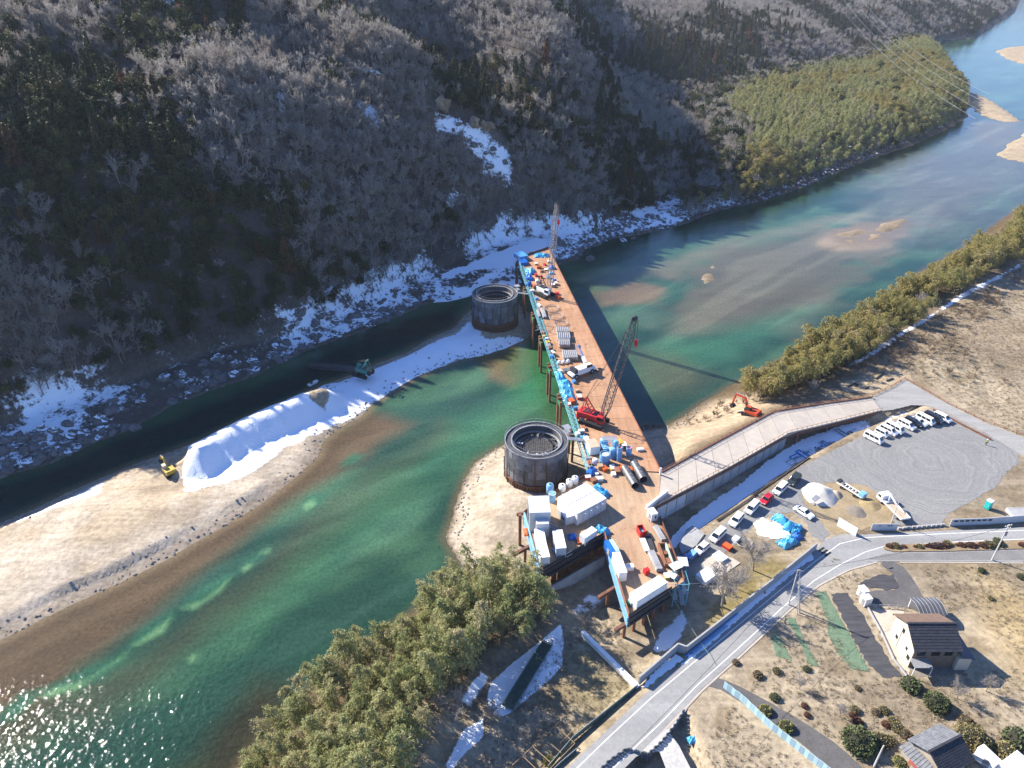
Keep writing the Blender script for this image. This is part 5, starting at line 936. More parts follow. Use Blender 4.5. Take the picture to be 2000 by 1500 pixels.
def crawler_crane(label, loc, tip, rz, body, boomm, mast=None, s=1.0, boomw=1.5, cabm=None):
    o = thing('crawler_crane', label, 'crane', loc, rz); tracks(o, 4.2*s, 6.6*s, 1.15*s); MB().box((0, 0, .9*s), (3.2*s, 3.4*s, .7*s)).build('carbody', dark, o); MB().lathe([(0, 1.2*s), (1.1*s, 1.2*s), (1.1*s, 1.5*s), (0, 1.5*s)], 16).build('slew_ring', dark, o)
    MB().box((-.6*s, 0, 2.25*s), (5.2*s, 2.9*s, 1.5*s)).build('machine_house', body, o, bevel=.12); MB().box((-3.7*s, 0, 2.1*s), (1.1*s, 3.1*s, 1.6*s)).build('counterweight', dark if body is not red else red, o, bevel=.1)
    c = MB().extr([(1.3*s, 1.5*s), (3.2*s, 1.5*s), (3.4*s, 2.3*s), (2.9*s, 3.4*s), (1.3*s, 3.4*s)], -1.75*s, -.65*s).build('cab', cabm or body, o); MB().extr([(1.5*s, 2.2*s), (3.42*s, 2.3*s), (2.95*s, 3.3*s), (1.5*s, 3.3*s)], -1.78*s, -1.5*s).build('window', glass, c)
    hs = MB()
    for k in range(5): hs.box((-2.6*s+.8*k*s, 0, 3.04*s), (.5*s, 2.2*s, .1*s))
    hs.build('roof_grille', dark, o)
    inv = Matrix.Rotation(-rz, 3, 'Z'); T = inv @ (Vector(tip)-Vector(loc)); B = Vector((2.3*s, .1, 1.9*s))
    bo = lattice(B, T, boomw, .9, 16).build('boom', boomm, o); d = (T-B).normalized(); MB().tube(T+Vector((0, -.5, 0)), T+Vector((0, .5, 0)), .55, 10).build('boom_head', dark, bo)
    A = Vector((-2.6*s, 0, 6.6*s)); ms = MB()
    for y in (-1, 1): ms.beam((-.3*s, y*1.0*s, 3*s), A+Vector((0, y*.6*s, 0)), .22, .22).beam((-3.3*s, y*1.0*s, 2.9*s), A+Vector((0, y*.6*s, 0)), .18, .18)
    for k in range(5): q = k/5; ms.beam(Vector((-.3*s, -1.0*s, 3*s)).lerp(A, q)+Vector((0, 0, 0)), Vector((-.3*s, 1.0*s, 3*s)).lerp(A, q), .2, .2)
    ms.beam(A+Vector((0, -.7*s, 0)), A+Vector((0, .7*s, 0)), .3, .3); ms.build('gantry', mast or body, o)
    cb = MB()
    for y in (-.45, .45): cb.tube(A+Vector((0, y, 0)), T+Vector((0, y, .3)), .035, 4)
    G_ = B.lerp(T, .62)
    for y in (-.5, .5): cb.tube(A+Vector((0, y, 0)), G_+Vector((0, y, .3)), .03, 4)
    cb.build('pendant_rope', dark, o); hk = T+Vector((.9, 0, -5.2)); h = MB().tube(T+Vector((.9, 0, 0)), hk, .035, 4).tube(T+Vector((.6, .2, 0)), hk+Vector((0, .2, 0)), .03, 4).build('hoist_rope', dark, o); MB().box(hk-Vector((0, 0, .7)), (.7, .5, 1.4)).tube(hk-Vector((0, 0, 1.4)), hk-Vector((0, 0, 2.1)), .12, 6).build('hook_block', red, o)
    return o
greyb = M('boom_steel', (.12, .115, .115), (.07, .068, .07), 1, .5); paleb = M('pale_boom_steel', (.34, .32, .31), (.22, .20, .2), 1, .5)
T1 = P(1240, 622, 44); b1 = P(1160, 826, D); rz = math.atan2(T1.y-b1.y, T1.x-b1.x); crawler_crane('red crawler crane with tall dark lattice boom on the platform', b1, T1, rz, red, greyb, red, 1.0, 1.7)
T2 = P(1088, 397, 46); b2 = P(1064, 577, D); rz = math.atan2(T2.y-b2.y, T2.x-b2.x); crawler_crane('white crawler crane with upright lattice boom at the far end of the platform', b2, T2, rz, white, paleb, dark, .95, 1.3, white)
b3 = P(709, 732, 3.4); T3 = P(604, 714, 1.2); rz = math.atan2(T3.y-b3.y, T3.x-b3.x); crawler_crane('green crawler crane on the snowy gravel bar with its boom lowered over the channel', b3, T3, rz, M('sea_green_paint', (.06, .26, .22), (.04, .18, .15), 1, .5), greyb, M('sea_green_gantry', (.08, .26, .22), None, 1, .5), .85, 1.2)
p = P(611, 750, 0); o = thing('workboat', 'tiny white work float on the dark channel beside the lowered boom', 'boat', p, .9); MB().extr([(-1.6, .05), (1.3, .05), (1.9, .5), (-1.6, .5)], -.6, .6).build('hull', white, o); MB().box((-.5, 0, .75), (.8, .7, .5)).build('engine_box', dark, o)
# wheeled telescopic crane
a, b = P(1119, 737, D), P(1153, 725, D); c = (a+b)/2; rz = math.atan2(b.y-a.y, b.x-a.x); o = thing('mobile_crane', 'white wheeled crane with its boom raised low along the platform', 'crane', c, rz)
MB().box((0, 0, 1.2), (8.4, 2.5, .7)).build('chassis', white, o, bevel=.1)
for x in (-2.9, 2.7):
    for y in (-1.15, 1.15):
        w_ = MB().tube((x, y-.3, .75), (x, y+.3, .75), .75, 14).build('wheel', black, o); MB().tube((x, y-.32, .75), (x, y+.32, .75), .35, 10).build('rim', grey, w_)
MB().box((-.6, 0, 2.0), (4.2, 2.3, 1.0)).build('upper_body', white, o, bevel=.12); cb = MB().extr([(.6, 1.6), (2.7, 1.6), (2.5, 3.2), (.6, 3.3)], -1.2, -.2).build('cab', white, o); MB().extr([(.8, 2.3), (2.72, 2.2), (2.52, 3.1), (.8, 3.15)], -1.23, -.17).build('window', glass, cb)
inv = Matrix.Rotation(-rz, 3, 'Z'); tp = inv @ (P(1130, 677, D+5.2)-c); st_ = Vector((1.6, .5, 2.9)); purple = M('lilac_grey_boom', (.30, .30, .42), (.20, .20, .30), 1, .4)
for k, wd in ((0, .75), (1, .6), (2, .48)): MB().beam(st_.lerp(tp, k*.32), st_.lerp(tp, .36+k*.32), wd, wd*1.2).build('boom_section', purple if k else white, o)
MB().tube(tp+Vector((-.4, 0, 0)), tp+Vector((.4, 0, 0)), .6, 10).build('boom_head', purple, o)
for x in (-4.0, 4.0): MB().box((x, 0, .7), (.4, 4.6, .35)).build('outrigger', dark, o)
MB().box((-2.9, 0, 2.3), (1.0, 2.4, 1.3)).build('counterweight', dark, o)
def excavator(label, loc, rz, m, pts, s=1.0, cabm=None):
    o = thing('excavator', label, 'excavator', loc, rz); tracks(o, 2.4*s, 4.2*s, .95*s, g=.6*s); MB().box((0, 0, .75*s), (2.6*s, 1.6*s, .5*s)).build('carbody', dark, o)
    MB().extr([(-2.2*s, 1.1*s), (1.4*s, 1.1*s), (1.4*s, 1.6*s), (.2*s, 2.0*s), (-2.0*s, 2.1*s), (-2.3*s, 1.7*s)], -1.25*s, 1.25*s).build('upper_body', m, o, bevel=.08)
    c = MB().extr([(-.1*s, 1.4*s), (1.55*s, 1.4*s), (1.6*s, 2.2*s), (1.1*s, 3.0*s), (-.1*s, 3.0*s)], .25*s, 1.2*s).build('cab', cabm or dark, o); MB().extr([(.1*s, 2.0*s), (1.63*s, 2.1*s), (1.15*s, 2.92*s), (.1*s, 2.92*s)], .2*s, 1.24*s).build('window', glass, c); MB().box((.55*s, .72*s, 3.03*s), (1.3*s, .9*s, .06*s)).build('cab_roof', cabm or m, c)
    q = [Vector((a*s, -.15*s, b*s)) for a, b in pts]
    MB().beam(q[0], q[1], .42*s, .6*s).beam(q[1], q[2], .40*s, .5*s).build('boom', m, o); MB().beam(q[2], q[3], .34*s, .42*s).build('stick', m, o); MB().tube(q[0]+Vector((.4*s, .3*s, .1*s)), q[1].lerp(q[0], .2)+Vector((0, .3*s, -.4*s)), .09*s, 6).tube(q[1]+Vector((.2*s, 0, .4*s)), q[2]+Vector((0, 0, .4*s)), .09*s, 6).build('cylinder', galv, o)
    e = q[3]; MB().extr([(e.x+.1*s, e.z), (e.x+.5*s, e.z-.9*s), (e.x-.2*s, e.z-1.3*s), (e.x-.9*s, e.z-.8*s), (e.x-.5*s, e.z-.3*s)], -.75*s, .45*s).build('bucket', dark, o)
    return o
c = P(1466, 812, ground_z(*P(1466, 812, 3.5)[:2])); d = P(1424, 808, 3.5)-c; excavator('orange excavator with its arm arched over the gravel slope left of the ramp', c, math.atan2(d.y, d.x), M('orange_red_paint', (.62, .09, .03), (.45, .06, .02), 1, .4), [(1.2, 1.8), (2.4, 4.4), (5.0, 4.4), (5.6, 1.4)], 1.05)
c = P(332, 925, ground_z(*P(332, 925, 2)[:2])); d = P(312, 900, 2)-c; excavator('yellow excavator working on the gravel bar by the dark channel', c, math.atan2(d.y, d.x), yellow, [(1.2, 1.8), (2.6, 3.4), (4.8, 3.2), (5.8, 1.6)], .95, M('cream_cab', (.6, .52, .35), None, 1, .5))
q = thing('sand_pile', 'shaded dark wedge of sand dug into the snowy crest of the bar', 'pile') if False else None
# ---------------------------------------------------------------- roads, lot, sheets on the terrace
def smooth_poly(p, k=2):
    for _ in range(k):
        q = []
        for i in range(len(p)):
            a, b = p[i], p[(i+1) % len(p)]; q += [(a[0]*.75+b[0]*.25, a[1]*.75+b[1]*.25), (a[0]*.25+b[0]*.75, a[1]*.25+b[1]*.75)]
        p = q
    return p
def sheet(name, pts, z, m, kind='structure', jit=0.0, smooth=0, th=0.0, label=None, cat=None, seed=0, draw=None, group=None):
    """a surface traced on the ground; edges roughened by jit metres"""
    draw = z if draw is None else draw
    w_ = [tuple(P(a, b, draw)[:2]) for a, b in (smooth_poly(pts, smooth) if smooth else pts)]; r = random.Random(seed)
    if jit:
        q = []
        for i in range(len(w_)):
            a, b = Vector(w_[i]), Vector(w_[(i+1) % len(w_)]); n = max(1, int((b-a).length/(jit*2.2))); nn = Vector((-(b-a).y, (b-a).x)).normalized() if (b-a).length > 1e-6 else Vector((0, 0))
            for k in range(n): c = a.lerp(b, k/n)+nn*r.uniform(-jit, jit); q.append((c.x, c.y))
        w_ = q
    if th:
        mb = MB().prism(w_, z, z+th); o = mb.build(name, m)
    else:
        n = len(w_); f = []
        for t_ in tessellate_polygon([[Vector((p[0], p[1], 0)) for p in w_]]):
            a, b, c = (Vector(w_[i]) for i in t_); f.append(t_ if (b-a).cross(c-a) > 0 else t_[::-1])
        me = bpy.data.meshes.new(name); me.from_pydata([(x, y, z) for x, y in w_], [], [tuple(t_) for t_ in f]); me.update(); o = link(name, me, m)
    return tag(o, label, cat, group, kind)
def groundmat(name, c, c2, s1, s2, c3=None, rot=0, st=(1, 1, 1)):
    m, t, b = newmat(name); ps = N(t, 'NewGeometry').outputs['Position']; mp = N(t, 'Mapping'); mp.inputs['Rotation'].default_value = (0, 0, rot); mp.inputs['Scale'].default_value = st; t.links.new(ps, mp.inputs['Vector'])
    a = ramp(t, noise(t, mp.outputs[0], s1, 6, .65), [(.33, c), (.67, c2)]); f = noise(t, ps, s2, 6, .7); col = mix(t, 1.0, a, ramp(t, f, [(.3, (.78, .78, .78)), (.7, (1.2, 1.2, 1.2))]), 'MULTIPLY')
    if c3: col = mix(t, ramp(t, noise(t, ps, .06, 4, .6), [(.5, (0, 0, 0)), (.62, (1, 1, 1))]), col, c3)
    t.links.new(col, b.inputs['Base Color']); b.inputs['Roughness'].default_value = .9; b.inputs['Specular IOR Level'].default_value = .2; bump(t, b, f, .35, .05); return m
asph = groundmat('grey_asphalt', (.255, .25, .245), (.32, .315, .305), .35, 3); asphd = groundmat('dark_asphalt', (.095, .09, .088), (.13, .125, .12), .3, 3); lotm, t, b = newmat('gravel_lot'); ps = N(t, 'NewGeometry').outputs['Position']
# circular tyre tracks round the middle of the lot
c0 = P(1810, 900, G); vm = N(t, 'VectorMath', operation='DISTANCE'); t.links.new(ps, vm.inputs[0]); vm.inputs[1].default_value = c0; warp = math_(t, 'ADD', vm.outputs['Value'], math_(t, 'MULTIPLY', noise(t, ps, .06, 3), 15.0)); cx = N(t, 'CombineXYZ'); t.links.new(warp, cx.inputs[0])
tr = noise(t, cx.outputs[0], 1.0, 5, .75); big = noise(t, ps, .11, 5, .6); fine = noise(t, ps, 2.5, 6, .7)
col = mix(t, ramp(t, tr, [(.40, (0, 0, 0)), (.66, (1, 1, 1))]), (.185, .182, .175), (.285, .278, .265)); col = mix(t, ramp(t, big, [(.3, (0, 0, 0)), (.7, (1, 1, 1))]), mix(t, .4, col, (.14, .14, .14)), col); col = mix(t, 1.0, col, ramp(t, fine, [(.3, (.75, .75, .75)), (.7, (1.25, 1.25, 1.25))]), 'MULTIPLY')
t.links.new(col, b.inputs['Base Color']); b.inputs['Roughness'].default_value = .9; bump(t, b, fine, .5, .06)
sheet('parking_lot', [(1300, 1102), (1338, 1070), (1400, 1032), (1475, 977), (1540, 936), (1562, 914), (1640, 873), (1692, 848), (1745, 822), (1790, 806), (1832, 800), (1860, 812), (1925, 848), (1985, 872), (1990, 905), (1968, 920), (1945, 950), (1900, 978), (1850, 1005), (1838, 1024), (1748, 1026), (1742, 1000), (1725, 975), (1692, 948), (1640, 941), (1600, 944), (1566, 962), (1572, 985), (1592, 1008), (1620, 1042), (1606, 1058), (1585, 1048), (1575, 1020), (1545, 1000), (1505, 1006), (1468, 1030), (1420, 1075), (1385, 1102), (1345, 1132), (1310, 1135)], G+.03, lotm, jit=.25)
sheet('lane', [(1698, 777), (1740, 758), (1768, 741), (1800, 760), (1850, 789), (1920, 824), (2030, 866), (2030, 915), (1988, 884), (1935, 852), (1862, 811), (1815, 793), (1780, 791), (1745, 800), (1722, 803)], G+.06, groundmat('pale_gravel', (.25, .245, .235), (.33, .32, .305), .3, 2.5, rot=R(30), st=(.3, 1.6, 1)), jit=.12)
mainroad = [(1095, 1512), (1180, 1432), (1260, 1356), (1340, 1289), (1440, 1206), (1530, 1131), (1578, 1088), (1612, 1054), (1645, 1043), (1690, 1044), (1740, 1041), (1850, 1036), (2040, 1028), (2040, 1098), (1850, 1096), (1720, 1096), (1660, 1111), (1600, 1141), (1540, 1190), (1450, 1274), (1370, 1346), (1300, 1421), (1205, 1515)]
asphr, t, b = newmat('worn_road'); ps = N(t, 'NewGeometry').outputs['Position']; mp = N(t, 'Mapping'); mp.inputs['Rotation'].default_value = (0, 0, R(-39.5)); mp.inputs['Scale'].default_value = (.04, 1, 1); t.links.new(ps, mp.inputs['Vector'])
col = mix(t, 1.0, ramp(t, noise(t, mp.outputs[0], .45, 3, .5), [(.3, (.23, .227, .222)), (.7, (.29, .286, .278))]), ramp(t, noise(t, ps, 1.8, 6, .7), [(.3, (.85, .85, .85)), (.7, (1.15, 1.15, 1.15))]), 'MULTIPLY'); t.links.new(col, b.inputs['Base Color']); b.inputs['Roughness'].default_value = .85
sheet('road', mainroad, G+.05, asphr)
sheet('planted_strip', [(1725, 1068), (1760, 1064), (1850, 1061), (2040, 1054), (2040, 1071), (1850, 1077), (1745, 1078), (1728, 1074)], G+.055, groundmat('strip_soil', (.30, .22, .13), (.20, .15, .09), .5, 3), th=.14, jit=.05)
sheet('old_road', [(1690, 1092), (1730, 1081), (1850, 1079), (2040, 1073), (2040, 1095), (1850, 1094), (1722, 1094)], G+.054, groundmat('old_road_asphalt', (.17, .165, .16), (.215, .21, .20), .3, 3))
sheet('driveway', [(1712, 1097), (1757, 1097), (1790, 1140), (1802, 1166), (1822, 1190), (1808, 1198), (1770, 1184), (1710, 1182), (1693, 1168), (1700, 1152), (1748, 1154), (1756, 1140), (1742, 1118)], G+.045, asphd, smooth=1)
sheet('garden_path', [(1352, 1338), (1378, 1318), (1404, 1324), (1440, 1338), (1482, 1360), (1532, 1388), (1582, 1418), (1642, 1458), (1700, 1515), (1620, 1515), (1592, 1474), (1542, 1434), (1484, 1394), (1432, 1362), (1400, 1342)], G+.045, asphd, smooth=1)
sheet('forecourt', [(1232, 1482), (1300, 1418), (1350, 1352), (1366, 1352), (1328, 1404), (1308, 1432), (1326, 1456), (1356, 1515), (1306, 1515), (1288, 1468), (1262, 1470)], G+.04, groundmat('forecourt_concrete', (.50, .48, .44), (.40, .385, .36), .3, 3))
paint_w = M('road_paint', (.74, .74, .72), (.52, .52, .50), 1.2, .7, lo=.45, hi=.7)
def stripe(pts, w_, z, m=paint_w, name='road_marking'):
    c = [P(a, b, z) for a, b in pts]; v = []; f = []
    for i, p in enumerate(c):
        d = (c[min(i+1, len(c)-1)]-c[max(i-1, 0)]).normalized(); n = Vector((-d.y, d.x, 0))*w_/2; v += [p+n, p-n]
    for i in range(len(c)-1): f.append((2*i+1, 2*i+3, 2*i+2, 2*i))
    return tag(MB().add(v, f).build(name, m), kind='structure')
stripe([(1124, 1503), (1192, 1437), (1272, 1363), (1352, 1296), (1450, 1214), (1540, 1139), (1590, 1098), (1640, 1062), (1690, 1050), (1745, 1047), (1850, 1042), (2040, 1034)], .16, G+.056); stripe([(1182, 1515), (1290, 1412), (1362, 1338), (1442, 1266), (1530, 1185), (1590, 1134), (1640, 1103), (1690, 1078), (1730, 1066), (1850, 1059), (2040, 1051)], .16, G+.056)
stripe([(1300, 1424), (1372, 1348), (1452, 1276), (1542, 1192), (1600, 1143), (1658, 1113), (1712, 1098)], .35, G+.07, conc, 'kerb'); stripe([(1757, 1098), (1850, 1098), (2040, 1100)], .3, G+.07, conc, 'kerb')
# snow strip between ramp wall and lot, and beside the road
sheet('snow_strip', [(1300, 1082), (1330, 1060), (1400, 1020), (1470, 968), (1545, 920), (1585, 895), (1650, 856), (1700, 835), (1690, 822), (1640, 832), (1560, 862), (1500, 900), (1440, 950), (1400, 975), (1340, 1020), (1312, 1050)], 6.42, snowm, 'stuff', .25, th=.08, seed=3, draw=6.42)
sheet('snow_patch', [(1590, 1094), (1570, 1102), (1480, 1178), (1420, 1230), (1345, 1293), (1330, 1300), (1345, 1280), (1410, 1222), (1480, 1163), (1560, 1095), (1585, 1080)], G+.02, snowm, 'stuff', .18, th=.06, seed=4); sheet('snow_patch', [(1318, 1278), (1334, 1287), (1305, 1310), (1262, 1344), (1252, 1342), (1280, 1312)], G+.02, snowm, 'stuff', .2, th=.07, seed=5)
sheet('white_ground_sheet', [(1470, 1022), (1490, 1010), (1505, 1020), (1530, 1015), (1545, 1022), (1542, 1045), (1520, 1055), (1480, 1045)], G+.02, snowm, 'stuff', .3, th=.1, seed=7)
# field sheets
netg = groundmat('green_net', (.10, .155, .095), (.155, .22, .14), .9, 4); mulch = groundmat('black_mulch_film', (.045, .045, .05), (.085, .085, .092), .8, 4, rot=R(20), st=(.25, 2, 1))
for q, lb in (([(1593, 1158), (1612, 1155), (1628, 1185), (1642, 1212), (1662, 1242), (1698, 1312), (1662, 1306), (1640, 1280), (1617, 1238), (1618, 1215)], 'largest faded green net sheet lying across the field beside the black film'), ([(1536, 1209), (1551, 1206), (1577, 1262), (1600, 1301), (1581, 1300), (1570, 1270)], 'narrow green net sheet lying in the field, middle one of three'), ([(1505, 1242), (1520, 1239), (1546, 1291), (1516, 1281)], 'small green net sheet lying in the field nearest the road')):
    sheet('net_sheet', q, G+.03, netg, None, .15, th=.05, label=lb, cat='sheet', seed=len(lb))
for q, lb in (([(1622, 1160), (1655, 1158), (1668, 1180), (1692, 1208), (1700, 1235), (1722, 1262), (1735, 1290), (1762, 1320), (1722, 1323), (1692, 1292), (1655, 1226)], 'long ragged black film sheet lying in the field left of the house'), ([(1672, 1142), (1710, 1125), (1742, 1122), (1757, 1146), (1738, 1153), (1692, 1146)], 'small black film sheet beside the bend of the driveway')):
    sheet('film_sheet', q, G+.025, mulch, None, .3, th=.04, label=lb, cat='sheet', seed=len(lb))
sheet('bare_ground', [(1560, 962), (1600, 944), (1640, 941), (1692, 948), (1725, 975), (1745, 1010), (1740, 1022), (1660, 1038), (1625, 1042), (1592, 1006)], G+.02, groundmat('dry_bare_ground', (.34, .265, .165), (.24, .185, .11), .3, 2), jit=.3); sheet('foundation_plot', [(1640, 750), (1700, 728), (1745, 722), (1775, 738), (1700, 768), (1650, 765)], G+.03, groundmat('sandy_ground', (.42, .33, .22), (.32, .25, .16), .2, 2), jit=.3)
for i, q in enumerate(([(1655, 756), (1672, 749)], [(1668, 755), (1676, 752)], [(1710, 741), (1726, 729)], [(1731, 745), (1744, 740)], [(1690, 760), (1696, 757)])):
    a, b = P(*q[0], G), P(*q[1], G); o = link('beam', MB().beam((a.x, a.y, G+.2), (b.x, b.y, G+.2), .35, .35).mesh('beam'), dark); tag(o, ['leftmost short dark beam lying on the sandy plot', 'tiny dark beam beside the leftmost one on the sandy plot', 'longest dark beam lying on the sandy plot', 'rightmost dark beam lying on the sandy plot', 'nearest small dark beam on the sandy plot by the ramp railing'][i], 'beam')
# ---------------------------------------------------------------- walls and fences
def fence(name, label, pts, z, h, m, pw, th=.08, post=None, cat='fence', pname='panel', wave=0.0, rails=None, lift=0.0, base=True):
    w_ = [P(a, b, z) for a, b in pts]; o = thing(name, label, cat, w_[0]); i = 0; meshes = {}
    for a, b in zip(w_[:-1], w_[1:]):
        L = (b-a).length; n = max(1, round(L/pw)); d = (b-a)/n; me = None; rz = math.atan2(d.y, d.x)
        for k in range(n):
            c = a+d*(k+.5)-w_[0]
            if me is None: me = MB().box((0, 0, h/2+lift), (d.length-.03, th, h)).mesh(pname); me.materials.append(m)
            if pname: p = link(pname, me, None, o); p.location = (c.x, c.y, random.uniform(-.02, .02)); p.rotation_euler = (0, 0, rz+(wave if i % 2 else -wave)); i += 1
            if post: q = a+d*k-w_[0]; MB().box((q.x, q.y, h/2), (.12, .12, h+.1)).build('post', post, o)
        if rails:
            for zz in rails: MB().beam((a-w_[0])+Vector((0, 0, zz)), (b-w_[0])+Vector((0, 0, zz)), .07, .07).build('rail', post or m, o)
    return o
fence('retaining_wall', 'long grey concrete panel wall beside the road below the parked cars', [(1592, 1075), (1510, 1142), (1402, 1228), (1338, 1278), (1322, 1272), (1246, 1338)], G-.3, 2.2, concw, 3.0, .3, cat='wall', pname='wall_panel')
fence('white_fence', 'bright white low solid wall running from the bamboo to the road wall', [(1137, 1240), (1246, 1348)], 6.4, 1.1, white, 2.0, .75)
mg = M('green_mesh', (.13, .20, .13), (.09, .15, .10), 2, .7); fence('green_fence', 'double green wire fence with posts along the grass verge of the road', [(1244, 1346), (1180, 1398), (1118, 1448), (1070, 1505)], 6.6, 1.3, mg, 2.0, .03, galv, rails=(.05, 1.3)); fence('green_fence', 'shorter low green fence between the road and the trellis', [(1125, 1470), (1092, 1498), (1060, 1530)], 6.8, 1.1, mg, 2.0, .03, galv, rails=(1.1,))
fence('blue_fence', 'pale blue corrugated panel fence curving along the dark garden path', [(1412, 1343), (1450, 1372), (1500, 1420), (1560, 1468), (1640, 1530)], G, 1.7, M('pale_blue_sheet', (.42, .60, .66), (.34, .51, .58), .7, .5, rnd=.15), .75, .07, pname='panel', wave=.10)
fence('step_fence', 'stepped dark sheet fence zigzagging beside the concrete forecourt', [(1334, 1398), (1318, 1425), (1290, 1460), (1264, 1484), (1222, 1474), (1190, 1496), (1165, 1520)], G-1.2, 1.9, M('slate_sheet', (.10, .12, .15), (.07, .085, .11), 1, .5, rnd=.3), .55, .12, pname='panel', wave=.5)
fence('hoarding', 'short white hoarding at the left of the lot entrance', [(1634, 1026), (1671, 1048)], G, 2.3, white, 1.0, .1, pname='panel', cat='hoarding'); hb = fence('hoarding', 'grey-white hoarding with small dark lettering at the lot entrance by the thin pole', [(1700, 1036), (1750, 1036)], G, 1.9, lgrey, 1.05, .1, pname='panel', cat='hoarding')
hl = fence('hoarding', 'long grey-white hoarding with seven dark plates along the road', [(1854, 1027), (1930, 1024), (2040, 1016)], G, 1.9, lgrey, 1.6, .1, pname='panel', cat='hoarding')
lm = MB(); q0 = hb.location; q = P(1722, 1036, G)-q0
for i, (x, z, s) in enumerate(((1.05, 1.4, .16), (1.35, 1.35, .22), (1.75, 1.4, .3), (-.9, 1.35, .14), (-.65, 1.36, .12))): lm.box((q.x+x, q.y-.07, z), (s, .03, .3))
lm.build('lettering', dark, hb); q0 = hl.location; dd = (P(1930, 1024, G)-P(1854, 1027, G)).normalized(); rz = math.atan2(dd.y, dd.x)
for i in range(7): q = P(1863.5+i*11, 1026.7-i*.42, G)-q0; MB().box((q.x, q.y-.09, 1.35), (.85, .06, .42), rz).build('plate', M('navy_plate', (.03, .035, .05), None, 1, .5) if i == 0 else bpy.data.materials['navy_plate'], hl)
o = thing('road_barrier', 'low concrete barrier blocks between road and lot entrance', 'barrier', P(1755, 1036, G))
for i in range(10): q = P(1757+i*9.3, 1034-i*.8, G)-o.location; MB().box((q.x, q.y, .3), (.8, .4, .6), random.uniform(-.1, .1)).build('block', concw, o)
fence('lane_railing', 'rusty railing along the outer edge of the gravel lane at the top of the ramp', [(1704, 774), (1740, 757), (1767, 740), (1800, 758), (1850, 788), (1920, 822), (2030, 863)], G, .6, rustd, 2.5, .03, rustb, cat='railing', pname='', rails=(.35, .7)); fence('kerb_rail', 'brown kerb rail between the lane and the parked vans', [(1822, 801), (1862, 822), (1935, 860)], G, .5, rustd, 3, .25, cat='kerb', pname='block')
# blue and white pipes stored in the snow
for k, (a, b, lb, m) in enumerate((((1338, 1284), (1440, 1200), 'long blue pipe in the snow between wall and road, lower one', blue), ((1352, 1280), (1420, 1224), 'shorter blue-grey pipe in the snow between wall and road', skyb), ((1470, 968), (1580, 893), 'long black rail edging the snow strip by the parked cars, outer one', dark), ((1400, 1018), (1478, 966), 'short black rail edging the snow strip near the white vans', dark))):
    a, b = P(*a, G), P(*b, G); tag(link('pipe', MB().tube((a.x, a.y, G+.25), (b.x, b.y, G+.25), .16, 6).mesh('pipe'), m), lb, 'pipe')
rr = random.Random(9); steel = [blue, grey, white, dark, lgrey]
for i in range(26):
    px = rr.uniform(1545, 1690); py = 900-(px-1545)*.42+rr.uniform(-12, 10); p = P(px, py, 6.45); L = rr.uniform(1.5, 4.5); m = steel[i % 5]
    o = thing('stored_beam', '%s steel %s stored on the snow under the ramp' % ({blue: 'blue', grey: 'grey', white: 'white', dark: 'dark', lgrey: 'pale grey'}[m], 'beam' if i % 2 else 'frame'), 'steel', p, rr.choice((.55, .6, 2.1)), 'steel stored on the snow under the ramp'); mb = MB()
    if i % 2: mb.box((0, 0, .3), (L, .3, .06)).box((0, 0, .06), (L, .3, .06)).box((0, 0, .18), (L, .06, .2))
    else:
        for s in (-1, 1): mb.box((0, s*.6, .25), (L, .15, .3)).box((s*L/2, 0, .25), (.15, 1.2, .3))
    mb.build('beam', m, o)
# ---------------------------------------------------------------- vehicles
tyre = M('tyre', (.025, .025, .026), None, 1, .9); lampw = M('headlamp_glass', (.75, .78, .8), None, 1, .15, spec=.6); lampr = M('tail_lamp', (.4, .02, .02), None, 1, .2)
def carpaint(name, c, coat=.6): return M(name, c, tuple(x*.93 for x in c), .5, .3, spec=.5, coat=coat)
CP = {'white': carpaint('white_car_paint', (.80, .80, .80)), 'black': carpaint('black_car_paint', (.018, .018, .022)), 'red': carpaint('red_car_paint', (.55, .015, .025)), 'silver': carpaint('silver_car_paint', (.55, .58, .62)), 'blue': carpaint('blue_car_paint', (.10, .22, .48)), 'dark': carpaint('dark_green_car_paint', (.03, .035, .032))}
STY = { # length, width, lower body profile, cabin profile (x forward, z up)
 'sedan': (4.6, 1.75, [(-2.3, .3), (2.28, .3), (2.3, .62), (2.1, .78), (1.0, .92), (-1.35, .95), (-2.25, .9)], [(-1.75, .93), (1.1, .9), (.35, 1.38), (-.95, 1.42)]),
 'hatch': (3.9, 1.68, [(-1.95, .3), (1.93, .3), (1.95, .65), (1.75, .82), (.95, .95), (-1.85, 1.0), (-1.95, .8)], [(-1.88, .98), (1.05, .93), (.35, 1.48), (-1.45, 1.52)]),
 'minivan': (4.6, 1.75, [(-2.3, .3), (2.28, .3), (2.3, .75), (2.05, .95), (1.55, 1.05), (-2.28, 1.08)], [(-2.27, 1.06), (1.6, 1.03), (.85, 1.78), (-2.05, 1.84)]),
 'van': (4.85, 1.75, [(-2.42, .3), (2.4, .3), (2.42, .8), (2.3, 1.05), (-2.42, 1.1)], [(-2.41, 1.08), (2.28, 1.04), (1.6, 1.95), (-2.32, 2.0)]),
 'suv': (4.6, 1.82, [(-2.3, .35), (2.28, .35), (2.3, .8), (2.1, 1.0), (1.1, 1.08), (-2.28, 1.1)], [(-2.25, 1.08), (1.2, 1.06), (.5, 1.7), (-1.95, 1.74)]),
 'kei': (3.4, 1.48, [(-1.7, .3), (1.68, .3), (1.7, .75), (1.5, .95), (-1.7, 1.0)], [(-1.69, .98), (1.45, .94), (.85, 1.72), (-1.62, 1.76)])}
CARS = {}
